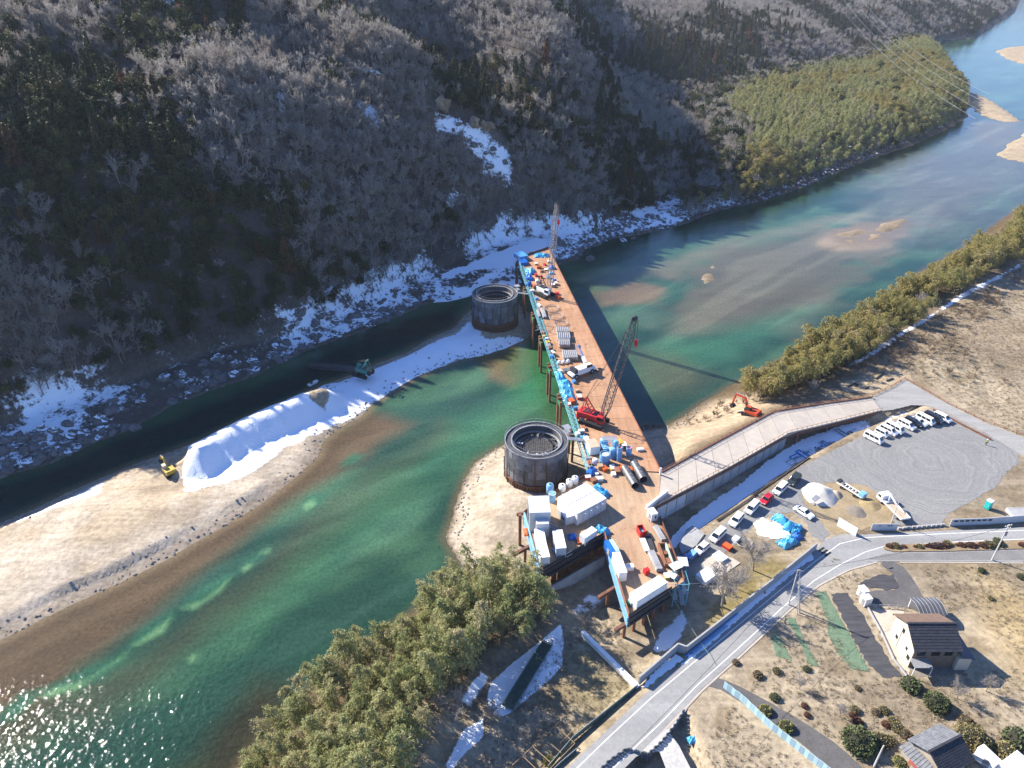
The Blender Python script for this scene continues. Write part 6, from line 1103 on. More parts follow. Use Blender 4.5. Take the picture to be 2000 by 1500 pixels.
def car(kind, paint, loc, rz, label, group=None):
    key = (kind, paint)
    if key in CARS: return dup(CARS[key], loc, rz, label)
    L, W_, lo, ca = STY[kind]; o = thing({'van': 'van', 'minivan': 'minivan', 'kei': 'small_van'}.get(kind, 'car'), label, {'van': 'van', 'minivan': 'van', 'kei': 'van'}.get(kind, 'car'), loc, rz, group); m = CP[paint]
    MB().extr(lo, -W_/2, W_/2).build('body', m, o, bevel=.07); w2 = W_/2-.07; zt = ca[2][1]; mb = MB(); n = 4
    v = [(x, s*(w2 if z < zt-.3 else w2-.12), z) for s in (-1, 1) for x, z in ca]; mb.add(v, [(3, 2, 1, 0), (4, 5, 6, 7), (0, 1, 5, 4), (1, 2, 6, 5), (2, 3, 7, 6), (3, 0, 4, 7)]).build('cabin', m, o, bevel=.06)
    def lerp2(a, b, t): return (a[0]+(b[0]-a[0])*t, a[1]+(b[1]-a[1])*t)
    A, B, Cc, Dd = ca                                     # rear base, front base, front top, rear top
    f0, f1 = lerp2(B, Cc, .12), lerp2(B, Cc, .9); e = .02; MB().add([(f0[0]+e, -w2+.1, f0[1]+e), (f0[0]+e, w2-.1, f0[1]+e), (f1[0]+e, w2-.18, f1[1]+e), (f1[0]+e, -w2+.18, f1[1]+e)], [(0, 1, 2, 3)]).build('windscreen', glass, o)
    r0, r1 = lerp2(A, Dd, .25), lerp2(A, Dd, .88); MB().add([(r0[0]-e, w2-.12, r0[1]+e), (r0[0]-e, -w2+.12, r0[1]+e), (r1[0]-e, -w2+.2, r1[1]+e), (r1[0]-e, w2-.2, r1[1]+e)], [(0, 1, 2, 3)]).build('rear_window', glass, o)
    nw = 3 if kind in ('van', 'minivan') else 2
    for s in (-1, 1):
        for k in range(nw):
            a, b = .06+.88*k/nw, .06+.88*(k+1)/nw-.04; p = []
            for tt, zz in ((a, .18), (b, .18), (b, .86), (a, .86)):
                l, r = lerp2(A, Dd, zz), lerp2(B, Cc, zz); x, z = lerp2(l, r, tt); p.append((x, s*(w2+.015-.12*max(0, (z-(zt-.42))/.42)), z))
            MB().add(p, [(0, 1, 2, 3) if s < 0 else (3, 2, 1, 0)]).build('side_window', glass, o)
        for x in (-L*.31, L*.31):
            w_ = MB().tube((x, s*(W_/2-.2), .31), (x, s*(W_/2+.01), .31), .31, 14).build('wheel', tyre, o); MB().tube((x, s*(W_/2-.1), .31), (x, s*(W_/2+.025), .31), .18, 8).build('rim', galv, w_)
        hz = lo[2][1]; MB().box((L/2-.1, s*(W_/2-.28), hz+.02), (.2, .36, .16)).build('headlight', lampw, o); MB().box((-L/2+.03, s*(W_/2-.16), .85), (.1, .2, .28)).build('tail_light', lampr, o); MB().box((B[0]-.35, s*(W_/2+.06), B[1]+.08), (.12, .18, .14)).build('mirror', m, o)
    MB().box((L/2+.0, 0, .42), (.06, W_*.5, .14)).build('grille', dark, o); MB().box((L/2+.02, 0, .55), (.04, .34, .14)).build('number_plate', white, o)
    CARS[key] = o; return o
hdL = hd((1504, 968), (1486, 986), G); zc = G+.035
for px, py, k, c, lb in ((1550, 941, 'suv', 'dark', 'dark grey-green car at the upper end of the row below the ramp'), (1523, 959, 'minivan', 'white', 'white minivan parked between the dark car and the red car'), (1496, 979, 'hatch', 'red', 'bright red car in the row of white cars below the ramp'), (1468, 996, 'minivan', 'white', 'white van parked just below the red car'), (1437, 1020, 'suv', 'white', 'white car with wide dark windscreen, second below the red car'), (1401, 1050, 'minivan', 'white', 'white van parked beside the red toolbox rubbish and white sheets'), (1370, 1075, 'hatch', 'white', 'small white car next to the blue and white pickup')):
    car(k, c, P(px, py, zc), hdL+random.uniform(-.06, .06), lb)
car('sedan', 'white', P(1569, 1004, zc), hd((1556, 995), (1583, 1012), G), 'low white sedan parked alone beside the blue tarps')
hdR = hd((1689, 852), (1718, 867), G)
for px, py, k, c, lb in ((1705, 860, 'van', 'white', 'large white van with long side window at the front of the parked group'), (1721, 850, 'kei', 'white', 'small white van tucked behind the large one with long side window'), (1734, 845, 'minivan', 'white', 'white minivan third from the left in the right-hand lot row'), (1746, 841, 'van', 'white', 'tall white van just left of the gap in the row'), (1769, 834, 'minivan', 'white', 'white wagon just right of the gap in the row, beside a black car'), (1782, 829, 'suv', 'black', 'black car between the white wagon and the silver car'), (1793, 827, 'sedan', 'silver', 'silver sedan between the black car and a white van'), (1806, 824, 'van', 'white', 'white van between the silver sedan and the black van'), (1821, 821, 'van', 'black', 'black van beside the last white minivan of the row'), (1839, 820, 'minivan', 'white', 'white minivan at the far right end of the lot row')):
    car(k, c, P(px, py, zc), hdR+random.uniform(-.05, .05), lb)
def pickup(loc, rz, label, L, W_, cabm, bedm, name, big=True, load=None):
    o = thing(name, label, 'truck', loc, rz); h = 2.3 if big else 1.75; cl = 1.9 if big else 1.15; MB().box((0, 0, .62), (L-.2, W_*.45, .3)).build('chassis', dark, o)
    c = MB().extr([(L/2-cl, .5), (L/2, .5), (L/2+.02, h*.5), (L/2-.35, h), (L/2-cl, h)], -W_/2, W_/2).build('cab', cabm, o, bevel=.08); MB().add([(L/2+.03, -W_/2+.12, h*.52), (L/2+.03, W_/2-.12, h*.52), (L/2-.31, W_/2-.15, h*.94), (L/2-.31, -W_/2+.15, h*.94)], [(0, 1, 2, 3)]).build('windscreen', glass, c)
    for s in (-1, 1): MB().box((L/2-cl*.45, s*(W_/2+.005), h*.72), (cl*.5, .03, h*.3)).build('side_window', glass, c)
    bl = L-cl-.15; MB().box((-L/2+bl/2, 0, .85 if big else .65), (bl, W_, .14)).build('load_bed', bedm, o)
    for s in (-1, 1): MB().box((-L/2+bl/2, s*W_/2, 1.08 if big else .85), (bl, .07, .36)).build('drop_side', cabm, o)
    MB().box((-L/2, 0, 1.08 if big else .85), (.07, W_-.1, .36)).build('tailgate', cabm, o)
    if load: MB().box((-L/2+bl*.45, 0, 1.05), (bl*.8, W_*.8, .5)).build('load', load, o)
    r = .42 if big else .28
    for x in (-L*.32, L*.32):
        for s in (-1, 1): w_ = MB().tube((x, s*(W_/2-.28), r), (x, s*(W_/2-.02), r), r, 14).build('wheel', tyre, o); MB().tube((x, s*(W_/2-.1), r), (x, s*(W_/2), r), r*.5, 8).build('rim', galv, w_)
    return o
pickup(P(1347, 1092, zc), hdL, 'blue and white pickup at the lower end of the car row', 3.6, 1.5, CP['blue'], white, 'pickup_truck', False, skyb)
t1 = pickup(P(1742, 996, zc), hd((1762, 1012), (1722, 972), G), 'white flatbed truck with tan load bed and small crane by the thin pole', 8.4, 2.3, CP['white'], M('tan_bed', (.48, .38, .28), (.38, .30, .22), 1, .8), 'flatbed_truck')
MB().tube((1.6, 0, .9), (1.6, 0, 3.0), .22, 8).beam((1.6, 0, 3.0), (-1.2, .5, 2.6), .25, .3).build('loader_crane', lgrey, t1); MB().box((1.6, 0, 1.0), (.7, 2.2, .5)).build('crane_base', lgrey, t1)
o = thing('trailer', 'skeletal white equipment trailer beside the white sand heap', 'trailer', P(1660, 960, zc), hd((1642, 948), (1680, 972), G)); f = MB()
for s in (-.7, .7): f.box((0, s, .8), (6.5, .18, .25))
for i in range(8): f.box((-3+i*.85, 0, .82), (.15, 1.5, .2))
f.build('frame', white, o)
for x in (-1.8, 1.6):
    for s in (-1, 1): MB().tube((x, s*.75, .35), (x, s*1.0, .35), .35, 12).build('wheel', tyre, o)
MB().box((3.0, 0, 1.3), (1.3, 1.5, 1.0)).build('engine_box', skyb, o, bevel=.06); MB().box((-3.0, 0, 1.1), (.8, 1.2, .6)).build('winch', dark, o)
# heaps, tarps and loose things by the lot
def heap(px, py, r, h, label, m, seed, name='sand_heap', cat='heap'):
    rg_ = np.random.default_rng(seed); rr_ = np.linspace(0, 1, 12); th = np.linspace(0, 2*math.pi, 29)[:-1]; ir = 1+.18*(vnoise(np.cos(th)*1.5+seed, np.sin(th)*1.5+9)-.5)*2; v = []; f = []
    for i, q in enumerate(rr_):
        for j, a in enumerate(th): rad = r*q*ir[j]; v.append((rad*math.cos(a), rad*math.sin(a), h*max(0, 1-q**1.25)*(1+.25*(float(vnoise(np.array(rad*math.cos(a)*.7+50), np.array(rad*math.sin(a)*.7+50)))-.5))+(.0 if i == 11 else .02)))
    n = 28
    for i in range(11):
        for j in range(n): f.append((i*n+j, (i+1)*n+j, (i+1)*n+(j+1) % n, i*n+(j+1) % n))
    o = MB().add(v, f).build(name, m, smooth=True); p = P(px, py, G); o.location = p; return tag(o, label, cat)
heap(1603, 966, 4.3, 2.2, 'white sand heap on dry ground beside the dark parked car', M('white_sand', (.66, .61, .53), (.54, .49, .42), .8, .95, bmp=.5), 1); heap(1632, 966, 1.8, 1.0, 'small tan sand heap between the white heap and the trailer', M('tan_sand', (.50, .39, .28), None, .8, .95), 2)
heap(1700, 985, 2.5, .8, 'low mound of dry grass beside the flatbed truck', groundmat('mound_grass', (.38, .29, .15), (.25, .19, .10), .6, 3), 3, 'grass_mound', 'mound'); heap(1672, 1000, 2.2, .6, 'low mound of rubble and dry grass behind the short hoarding', groundmat('rubble', (.25, .21, .17), (.16, .14, .12), .6, 3), 4, 'rubble_mound', 'mound')
o = thing('solar_panel', 'small tilted solar panel on a stand in front of the white sand heap', 'solar panel', P(1589, 984, G), .5); MB().beam((-.5, 0, 1.2), (.9, 0, 1.9), 1.3, .06, (0, 0, 1)).build('panel', M('panel_blue_grey', (.20, .21, .24), None, 1, .25), o); MB().tube((0, 0, 0), (0, 0, 1.5), .06, 6).box((0, 0, .1), (.9, .9, .2)).build('stand', grey, o)
tarp(1526, 1018, G, 4.2, 2.4, 1.3, -.9, 'cyan tarp over stores at the upper edge of the white ground sheet', tarpb, 41); tarp(1547, 1033, G, 3.8, 3.0, 1.5, -.5, 'cyan tarp with dark folds at the right of the white ground sheet', tarpb, 42); tarp(1538, 1060, G, 4.6, 2.6, 1.0, .5, 'crumpled bright blue tarp at the lower edge of the white ground sheet', tarpb, 43); tarp(1555, 1050, G, 2.4, 1.8, .9, .2, 'dark blue tarp fold between the two lower tarps', tarpd, 44)
o = thing('hose_coil', 'coil of thick pale hose lying under the bare trees by the white van', 'hose', P(1453, 1062, G)); h = MB()
for k in range(4):
    r = 1.3+.13*k
    for i in range(24): a, b = 2*math.pi*i/24, 2*math.pi*(i+1)/24; h.tube((r*math.cos(a), r*math.sin(a)*.9, .15+.1*k), (r*math.cos(b), r*math.sin(b)*.9, .15+.1*k), .1, 4)
h.build('coil', M('pale_hose', (.42, .38, .33), None, 1, .7), o)
cabin([(1360, 1121), (1383, 1105), (1400, 1122), (1377, 1138)], G, 1.2, 'low white storage box on the pale slab under the big bare tree', white, seams=2, win=False, door=False, name='storage_box', cat='box'); cabin([(1388, 1085), (1402, 1076), (1425, 1087), (1411, 1096)], G, .7, 'flat white sheet stack beside the red toolbox', white, seams=1, win=False, door=False, name='sheet_stack', cat='stack'); cabin([(1430, 1050), (1437, 1044), (1446, 1050), (1437, 1058)], G, .9, 'small white crate beside the hose coil', white, seams=1, win=False, door=False, name='crate', cat='crate')
cabin([(1412, 1062), (1420, 1056), (1431, 1068), (1423, 1074)], G, .8, 'red open toolbox with a white lid between van and hose coil', red, seams=1, roofm=orange, win=False, door=False, name='toolbox', cat='toolbox'); sheet('slab', [(1372, 1100), (1392, 1084), (1430, 1090), (1446, 1100), (1410, 1125), (1385, 1128)], G+.035, conc, None, th=.12, label='pale concrete slab under the bare branches beside the white cars', cat='slab')
sheet('slab', [(1340, 1036), (1352, 1028), (1376, 1044), (1360, 1066), (1332, 1084), (1326, 1068)], G+.04, concw, None, th=.3, label='grey concrete apron between the snow strip and the pickup', cat='slab')
o = thing('portable_toilet', 'turquoise portable toilet with white roof on dry grass near the hoarding', 'portable toilet', P(1928, 993, G), hd((1918, 990), (1928, 996), G)); tq = M('turquoise_plastic', (.02, .46, .44), (.015, .38, .37), 1, .4); MB().box((0, 0, 1.1), (1.1, 1.1, 2.1)).build('walls', tq, o, bevel=.04); MB().box((0, 0, 2.25), (1.2, 1.2, .2)).build('roof', white, o, bevel=.05); d = MB().box((-.02, -.56, 1.1), (.75, .05, 1.8)).build('door', tq, o); MB().box((.28, -.6, 1.1), (.06, .04, .2)).build('handle', white, d)
MB().tube((.4, .4, 2.3), (.4, .4, 2.7), .06, 6).build('vent_pipe', white, o)
cabin([(1966, 990), (2010, 992), (2016, 1010), (1982, 1012)], G, .9, 'pale concrete tank with dark water and rails at the right edge', lgrey, seams=1, roofm=concw, win=False, door=False, name='water_basin', cat='tank')
o = thing('manhole_plate', 'row of three dark drain plates on the road by the wall end', 'plates', P(1604, 1073, G+.06), .6)
for i in range(3): MB().box((0, -.8*i, 0), (1.9, .45, .05)).build('plate', black, o)
tag(link('traffic_cone', MB().lathe([(.22, 0), (.22, .04), (.12, .05), (.03, .7), (0, .7)], 10).mesh('traffic_cone'), orange), 'orange traffic cone in the snow beside the grey road wall', 'cone').location = P(1494, 1158, G+.05)
# a person standing at the lot entrance
def person(loc, rz, label):
    o = thing('person', label, 'person', loc, rz); V = [(0, 0, .93), (0, 0, 1.12), (0, 0, 1.32), (0, 0, 1.47), (0, .01, 1.62), (0, .01, 1.74), (-.17, 0, 1.40), (-.24, .04, 1.14), (-.20, .20, .98), (.17, 0, 1.40), (.25, .02, 1.13), (.24, .10, .90), (-.1, 0, .86), (-.12, .03, .48), (-.13, -.02, .07), (-.13, .14, .04), (.1, 0, .86), (.11, .02, .48), (.13, -.02, .07), (.13, .14, .04)]
    E_ = [(0, 1), (1, 2), (2, 3), (3, 4), (4, 5), (2, 6), (6, 7), (7, 8), (2, 9), (9, 10), (10, 11), (0, 12), (12, 13), (13, 14), (14, 15), (0, 16), (16, 17), (17, 18), (18, 19)]; Rd = [.15, .15, .17, .07, .10, .10, .075, .055, .04, .075, .055, .04, .1, .075, .06, .045, .1, .075, .06, .045]
    me = bpy.data.meshes.new('body'); me.from_pydata(V, E_, []); b = link('body', me, M('navy_workwear', (.05, .06, .09), None, 1, .8), o); sk = b.modifiers.new('skin', 'SKIN'); sd = me.skin_vertices[0].data
    for i, r in enumerate(Rd): sd[i].radius = (r, r)
    sd[0].use_root = True; b.modifiers.new('sub', 'SUBSURF').levels = 1
    MB().lathe([(.0, 1.90), (.09, 1.87), (.13, 1.78), (.135, 1.74), (.18, 1.735), (.18, 1.72), (0, 1.72)], 12).build('helmet', white, o); MB().lathe([(.175, 1.0), (.19, 1.15), (.20, 1.3), (.15, 1.42), (.13, 1.42)], 12).build('vest', M('hi_vis_vest', (.55, .60, .12), None, 1, .7), o)
    MB().blob((0, .09, 1.66), (.07, .03, .09), 8, 6, 0).build('face', M('skin_tone', (.50, .33, .24), None, 1, .6), o); return o
person(P(1925, 869, G+.06), 2.5, 'guard in white helmet and bright vest standing at the lot entrance')
# ---------------------------------------------------------------- houses
bt = M('brown_roof_sheet', (.19, .125, .085), (.14, .09, .065), 1.5, .55, rnd=.08); kt = M('shaded_roof_tile', (.05, .05, .056), (.032, .032, .037), 1.5, .5, rnd=.12); gt = M('sunlit_grey_tile', (.20, .205, .215), (.13, .135, .145), 1.5, .45, rnd=.2); crm = M('cream_wall', (.62, .53, .42), (.54, .46, .36), .5, .8); nav = M('navy_roof_sheet', (.025, .035, .075), None, 1, .4)  # sunlit and shaded slopes of each roof get separate tones
def slope_rows(o, p0, p1, q1, q0, n, m, name='roof_tile_row', th=.09, k=1):
    """tile courses between ridge p0-p1 and eave q0-q1, lapped down the slope; k columns"""
    nn = (p1-p0).cross(q0-p0).normalized(); nn = nn if nn.z > 0 else -nn
    for i in range(n):
        for j in range(k):
            a, b = i/n, (i+1)/n+.02; u0, u1 = j/k, (j+1)/k-.012; c = [p0.lerp(p1, u0).lerp(q0.lerp(q1, u0), a), p0.lerp(p1, u1).lerp(q0.lerp(q1, u1), a), p0.lerp(p1, u1).lerp(q0.lerp(q1, u1), b), p0.lerp(p1, u0).lerp(q0.lerp(q1, u0), b)]
            lo_ = [x+nn*(.0 if t_ < 2 else .05) for t_, x in enumerate(c)]; v = lo_+[x+nn*th for x in lo_]
            MB().add(v, [(3, 2, 1, 0), (4, 5, 6, 7), (0, 1, 5, 4), (1, 2, 6, 5), (2, 3, 7, 6), (3, 0, 4, 7)]).build(name, m, o)
def house(label, loc, rz, L, Wf, Wb, zr, ze, wallm, mf, mb_, rows, over=.45, cols=1, name='house'):
    """gable house, ridge along local x; front slope towards -y"""
    o = thing(name, label, 'house', loc, rz); hw = L/2-over; zf = ze; v = []
    for x in (-hw, hw): v += [(x, -Wf+over, 0), (x, Wb-over, 0), (x, Wb-over, ze), (x, 0, zr-.15), (x, -Wf+over, ze)]
    MB().add(v, [(0, 1, 2, 3, 4), (9, 8, 7, 6, 5), (0, 5, 6, 1), (1, 6, 7, 2), (2, 7, 8, 3), (3, 8, 9, 4), (4, 9, 5, 0)]).build('wall', wallm, o); A, B = Vector((-L/2, 0, zr)), Vector((L/2, 0, zr))
    slope_rows(o, A, B, Vector((L/2, -Wf, ze-.15)), Vector((-L/2, -Wf, ze-.15)), rows, mf, cols and 'roof_tile_row', k=cols); slope_rows(o, A, B, Vector((L/2, Wb, ze-.15)), Vector((-L/2, Wb, ze-.15)), rows, mb_, 'roof_tile_row', k=cols)
    MB().beam(A+Vector((0, 0, .12)), B+Vector((0, 0, .12)), .35, .25).build('ridge_cap', mf, o)
    for y in (-Wf, Wb): MB().beam((-L/2, y, ze-.22), (L/2, y, ze-.22), .14, .12).build('gutter', dark, o)
    return o
def win(o, x, y, z, w_, h, face, m=None):
    s = (.08, w_, h) if face == 'x' else (w_, .08, h); f = MB().box((x, y, z), tuple(a+(.14 if a > .1 else .02) for a in s)).build('window', dark, o); MB().box((x-(.03 if face == 'x' else 0), y-(.03 if face == 'y' else 0), z), s).build('pane', glass, f)
p0, p1 = P(1772, 1218, 14.6), P(1868, 1218, 14.6); c = (p0+p1)/2; rz = math.atan2(p1.y-p0.y, p1.x-p0.x); L = (p1-p0).length
pe = P(1785, 1271, 12.4); pk = P(1747, 1199, 12.4); wf = abs((pe-p0).y); wb = abs((pk-p0).y); h1 = house('two-storey cream house with sunlit brown and shaded dark roof slopes beside the black film', (c.x, c.y, G), rz, L, max(3.5, wf), max(2.0, wb), 7.1, 4.9, crm, kt, bt, 9); print('house', L, wf, wb, c)  # front slope coloured as in shade, back slope as in sun
L2_ = L/2-.45
for y, z, w_, h in ((.6, 4.5, .5, .8), (-1.6, 2.6, .35, .5), (-2.7, 1.6, .6, .8), (1.6, 1.7, .5, .6)): win(h1, -L2_-.02, y, z, w_, h, 'x')
MB().box((0, -max(3.5, wf)+.43, 2.4), (L-1.0, .08, 4.7)).build('front_wall', M('brown_front_wall', (.20, .15, .11), None, 1, .8), h1)  # thin brown panel over the front wall, its tone standing in for shade
for x in (-2.5, 0, 2.2): win(h1, x, -max(3.5, wf)+.38, 3.7, 1.3, 1.0, 'y')
MB().tube((-L2_-.06, .9, 0), (-L2_-.06, .9, 4.6), .05, 6).build('drainpipe', lgrey, h1)
# lean-to roof on the right and porch in front
wf_ = max(3.5, wf); slope_rows(h1, Vector((L/2-.3, 1.2, 4.0)), Vector((L/2-.3, -wf_-.6, 4.0)), Vector((L/2+2.2, -wf_-.6, 3.0)), Vector((L/2+2.2, 1.2, 3.0)), 5, nav, 'lean_to_roof'); MB().box((L/2+.8, -wf_/2+.3, 1.5), (2.3, wf_+1.0, 3.0)).build('annex_wall', crm, h1)
MB().box((-L/2+1.6, -wf_-.7, 2.5), (3.2, 1.9, .1)).build('porch_roof', galv, h1); pf = MB()
for x in (-L/2+.1, -L/2+3.1): pf.box((x, -wf_-1.6, 1.25), (.1, .1, 2.5))
pf.build('porch_post', white, h1)
# carport
c4 = [(1780, 1166), (1829, 1166), (1850, 1199), (1796, 1201)]; c, a, b, rz = rectpx(c4, G+2.5); o = thing('carport', 'arched carport with ribbed translucent roof behind the cream house', 'carport', (c.x, c.y, G), rz)
for x in (-a/2+.2, a/2-.2):
    for y in (-b/2+.3, b/2-.3): MB().box((x, y, 1.2), (.12, .12, 2.4)).build('post', white, o)
for i in range(8):
    mb = MB(); x = -a/2+a*i/7
    for k in range(8):
        u, v_ = k/8, (k+1)/8; f = lambda q: Vector((x, -b/2+b*q, 2.35+.55*math.sin(math.pi*q))); mb.beam(f(u), f(v_), .07, .06)
    mb.build('rib', grey, o)
mb = MB(); vs = []
for k in range(9): q = k/8; vs += [(-a/2, -b/2+b*q, 2.32+.55*math.sin(math.pi*q)), (a/2, -b/2+b*q, 2.32+.55*math.sin(math.pi*q))]
mb.add(vs, [(2*k, 2*k+1, 2*k+3, 2*k+2) for k in range(8)]).build('roof_sheet', M('smoky_sheet', (.10, .10, .11), None, 1, .25), o)
cabin([(1681, 1143), (1692, 1141), (1695, 1156), (1684, 1158)], G, 2.2, 'white garden shed beside the driveway, rear one of two', white, seams=1, win=False, name='garden_shed', cat='shed'); cabin([(1684, 1160), (1698, 1157), (1704, 1170), (1690, 1173)], G, 2.0, 'grey-roofed garden shed beside the driveway, front one of two', white, roofm=lgrey, seams=1, win=False, name='garden_shed', cat='shed')
fence('house_fence', 'low grey fence and gutter line along the left side of the cream house', [(1693, 1186), (1720, 1235), (1745, 1290), (1770, 1322)], G, .5, concw, 2.0, .15, pname='block', cat='wall'); fence('yard_fence', 'pale railing between driveway and cream house', [(1697, 1186), (1735, 1187), (1768, 1190)], G, .8, galv, 1.5, .03, galv, pname='', rails=(.4, .8))
o = sheet('yard', [(1700, 1190), (1765, 1192), (1782, 1290), (1775, 1318), (1745, 1290)], G+.03, groundmat('pale_yard', (.52, .45, .36), (.43, .37, .29), .5, 3)); sheet('yard', [(1770, 1300), (1900, 1290), (1880, 1315), (1790, 1322)], G+.032, groundmat('back_yard', (.26, .23, .19), (.18, .16, .135), .5, 3))
# old tiled house at the bottom edge
p0, p1 = P(1816, 1468, 12.4), P(1876, 1437, 12.4); c = (p0+p1)/2; rz = math.atan2(p1.y-p0.y, p1.x-p0.x); L = (p1-p0).length+.4; h2 = house('old house with sunlit grey and shaded dark tiled roof at the bottom edge', (c.x, c.y, G), rz, L, 3.0, 3.2, 4.9, 3.3, M('old_wall', (.42, .36, .28), (.33, .28, .22), .6, .85), kt, gt, 10, .5, 14); slope_rows(h2, Vector((-L/2+.1, 3.0, 3.2)), Vector((-L/2+.1, -2.8, 3.2)), Vector((-L/2-1.5, -3.1, 2.3)), Vector((-L/2-1.5, 3.2, 2.3)), 4, gt, 'lean_to_tile', k=12)  # sun and shade on the two slopes painted in as grey and dark tile
MB().box((-L/2-.55, 0, 1.15), (1.5, 5.4, 2.3)).build('annex_wall', bpy.data.materials['old_wall'], h2)
cabin([(1777, 1483), (1795, 1478), (1808, 1498), (1788, 1504)], G, 2.0, 'small red-roofed lean-to beside the old tiled house', rustb, roofm=M('faded_red_roof', (.42, .10, .09), (.33, .08, .07), 1, .6), seams=3, win=False, name='lean_to', cat='shed'); cabin([(1905, 1462), (1918, 1455), (1962, 1485), (1948, 1494)], G, 2.4, 'long white ribbed roof beside the old tiled house', white, seams=10, win=False, name='outbuilding', cat='shed'); cabin([(1955, 1488), (1990, 1462), (2020, 1500), (1985, 1525)], G, 2.6, 'broad white roof at the bottom right corner', white, seams=4, win=False, name='outbuilding', cat='shed')
# ---------------------------------------------------------------- poles and wires
polem = M('concrete_pole', (.55, .53, .50), (.44, .42, .40), 1, .8)
def pole(px, py, h, label, arms=0, lamp=False, r=.17):
    p = P(px, py, G); o = thing('utility_pole', label, 'pole', p, .3); MB().tube((0, 0, -.5), (0, 0, h), r, 8, r*.6).build('shaft', polem, o)
    for k in range(arms): MB().box((0, 0, h-.4-.8*k), (1.8, .1, .1)).build('crossarm', galv, o); ins = MB(); [ins.tube((x, 0, h-.35-.8*k), (x, 0, h-.1-.8*k), .06, 6) for x in (-.8, -.3, .3, .8)]; ins.build('insulator', white, o)
    if arms: MB().tube((.35, 0, h-3.0), (.35, 0, h-2.1), .26, 10).build('transformer', grey, o)
    if lamp: MB().box((.5, 0, h-.05), (.9, .2, .12)).build('lamp_head', lgrey, o)
    return o
pole(1937, 1094, 9.8, 'tall concrete pole with crossarms beside the lower road at the right', 3); pole(1740, 1022, 6.1, 'thin bare pole by the lettered hoarding at the lot entrance', 0, r=.12); pole(1694, 1096, 3.0, 'short street light post at the road junction', 0, True, .06); pole(1707, 1497, 5.5, 'pole at the bottom edge beside the big round shrub', 0)
o = thing('utility_pole', 'tripod of two tall poles and a leaning brace at the field edge', 'pole', P(1562, 1197, G)); top = P(1562, 1113, G+9.9)-o.location; b2 = P(1540, 1181, G)-o.location; b3 = P(1557, 1200, G)-o.location
MB().tube((0, 0, -.4), top, .16, 8, .11).build('shaft', polem, o); MB().tube(b2, top-Vector((.3, 0, 0)), .15, 8, .1).build('shaft', polem, o); MB().tube(b3, top*.62+b3*.38, .1, 8).build('brace', polem, o); MB().box(top-Vector((0, 0, .3)), (1.6, .1, .1)).build('crossarm', galv, o)
def wire(a, b, sag, label, r=.035, m=None, name='cable', n=16):
    pts = [a.lerp(b, i/n)-Vector((0, 0, sag*4*(i/n)*(1-i/n))) for i in range(n+1)]; return tag(link(name, MB().path(pts, r, 4).mesh(name), m or dark), label, 'cable')
tp = P(1562, 1113, G+9.9); bp_ = P(1937, 1094, G)+Vector((0, 0, 9.4)); wire(tp, bp_, 1.2, 'overhead cable from the tripod poles to the tall pole'); wire(bp_, bp_+Vector((60, 2, 0)), 1, 'overhead cable leaving the tall pole to the right'); wire(tp, P(1300, 1142, D+.5), .8, 'pale cable from the tripod poles to the platform corner', m=galv); wire(tp, P(1130, 1560, G+9), 1.5, 'overhead cable running down along the road', r=.03)
wire(P(1300, 1142, D+.6), P(1400, 1300, G+.1), .5, 'green hose cable from the platform corner down to the road', .045, M('pale_green_hose', (.25, .36, .27), None, 1, .6))
hb_ = hit(1590, 15)+Vector((0, 0, 38)); far_ = [P(1880, 215, 45), P(1868, 208, 48), P(1700, 160, 45), P(1850, 190, 55)]
for i, dx in enumerate((0, 4, 8, 12)): wire(hb_+Vector((dx*2, -dx, dx*.4)), P(1905+i*9, 232-i*16, 28+i*2), 14, ['lowest', 'second', 'third', 'highest'][i]+' pale power line strung over the upper grove', .06, galv, 'power_line', 30)
# ---------------------------------------------------------------- near trees, shrubs and garden
VAR['fine'] = variants('bare_tree', bare_meshes, 3, bark, twig2, 'branches', 150, H=8.5, nl=8, nb=9, ntw=10, k=4, tw=.055); PARTN['fine'] = ('trunk', 'crown')
for px, py, v, s, lb in ((1410, 1184, 0, 1.4, 'big leafless tree spreading over the pale slab between cars and road wall'), (1472, 1114, 1, 1.15, 'leafless tree beside the hose coil and white ground sheet'), (1438, 1150, 2, .7, 'smaller leafless tree between the two larger ones by the road wall'), (885, 1405, 2, 1.05, 'round pale leafless tree at the edge of the near bamboo'), (960, 1400, 0, .6, 'leafless brown tree beside the snow patch below the bamboo'), (1045, 1415, 1, .55, 'gnarled bare fruit tree on the grass left of the trellis'), (1025, 1440, 0, .5, 'low bare fruit tree nearest the trellis'), (1520, 745, 1, .8, 'pale leafless tree in the thicket above the orange excavator'), (1795, 610, 0, 1.0, 'pale leafless tree in the middle of the bank bamboo'), (1640, 1400, 2, .4, 'small bare garden tree beside the clipped shrubs'), (1560, 1345, 0, .4, 'small bare tree in the garden below the green sheets'), (1870, 1365, 1, .5, 'bare garden tree with pale twigs right of the round green shrub'), (1925, 1350, 2, .5, 'bare tree casting a long shadow at the right of the garden'), (1585, 770, 2, .6, 'pale leafless tree beside the ramp railing')):
    q = P(px, py, G); q.z = ground_z(q.x, q.y); plant('fine', v, q, random.uniform(0, 6), s, 'bare_tree', lb, 'tree', None)
def shrubmesh(seed, m, n=420, ls=.22, wx=1.0):
    r = np.random.default_rng(seed); d = unit(r.normal(size=(n, 3))); d[:, 2] = np.abs(d[:, 2])*.95-.12; q = d*np.array([wx, 1, .85])*r.uniform(.82, 1.05, n)[:, None]*(1+.1*np.sin(d[:, :1]*7+seed)*np.cos(d[:, 1:2]*6)); q[:, 2] += .25
    return quads_mesh('foliage', leaves(q, d+r.normal(size=d.shape)*.7, ls*r.uniform(.7, 1.3, n), ls*.4, r), m)
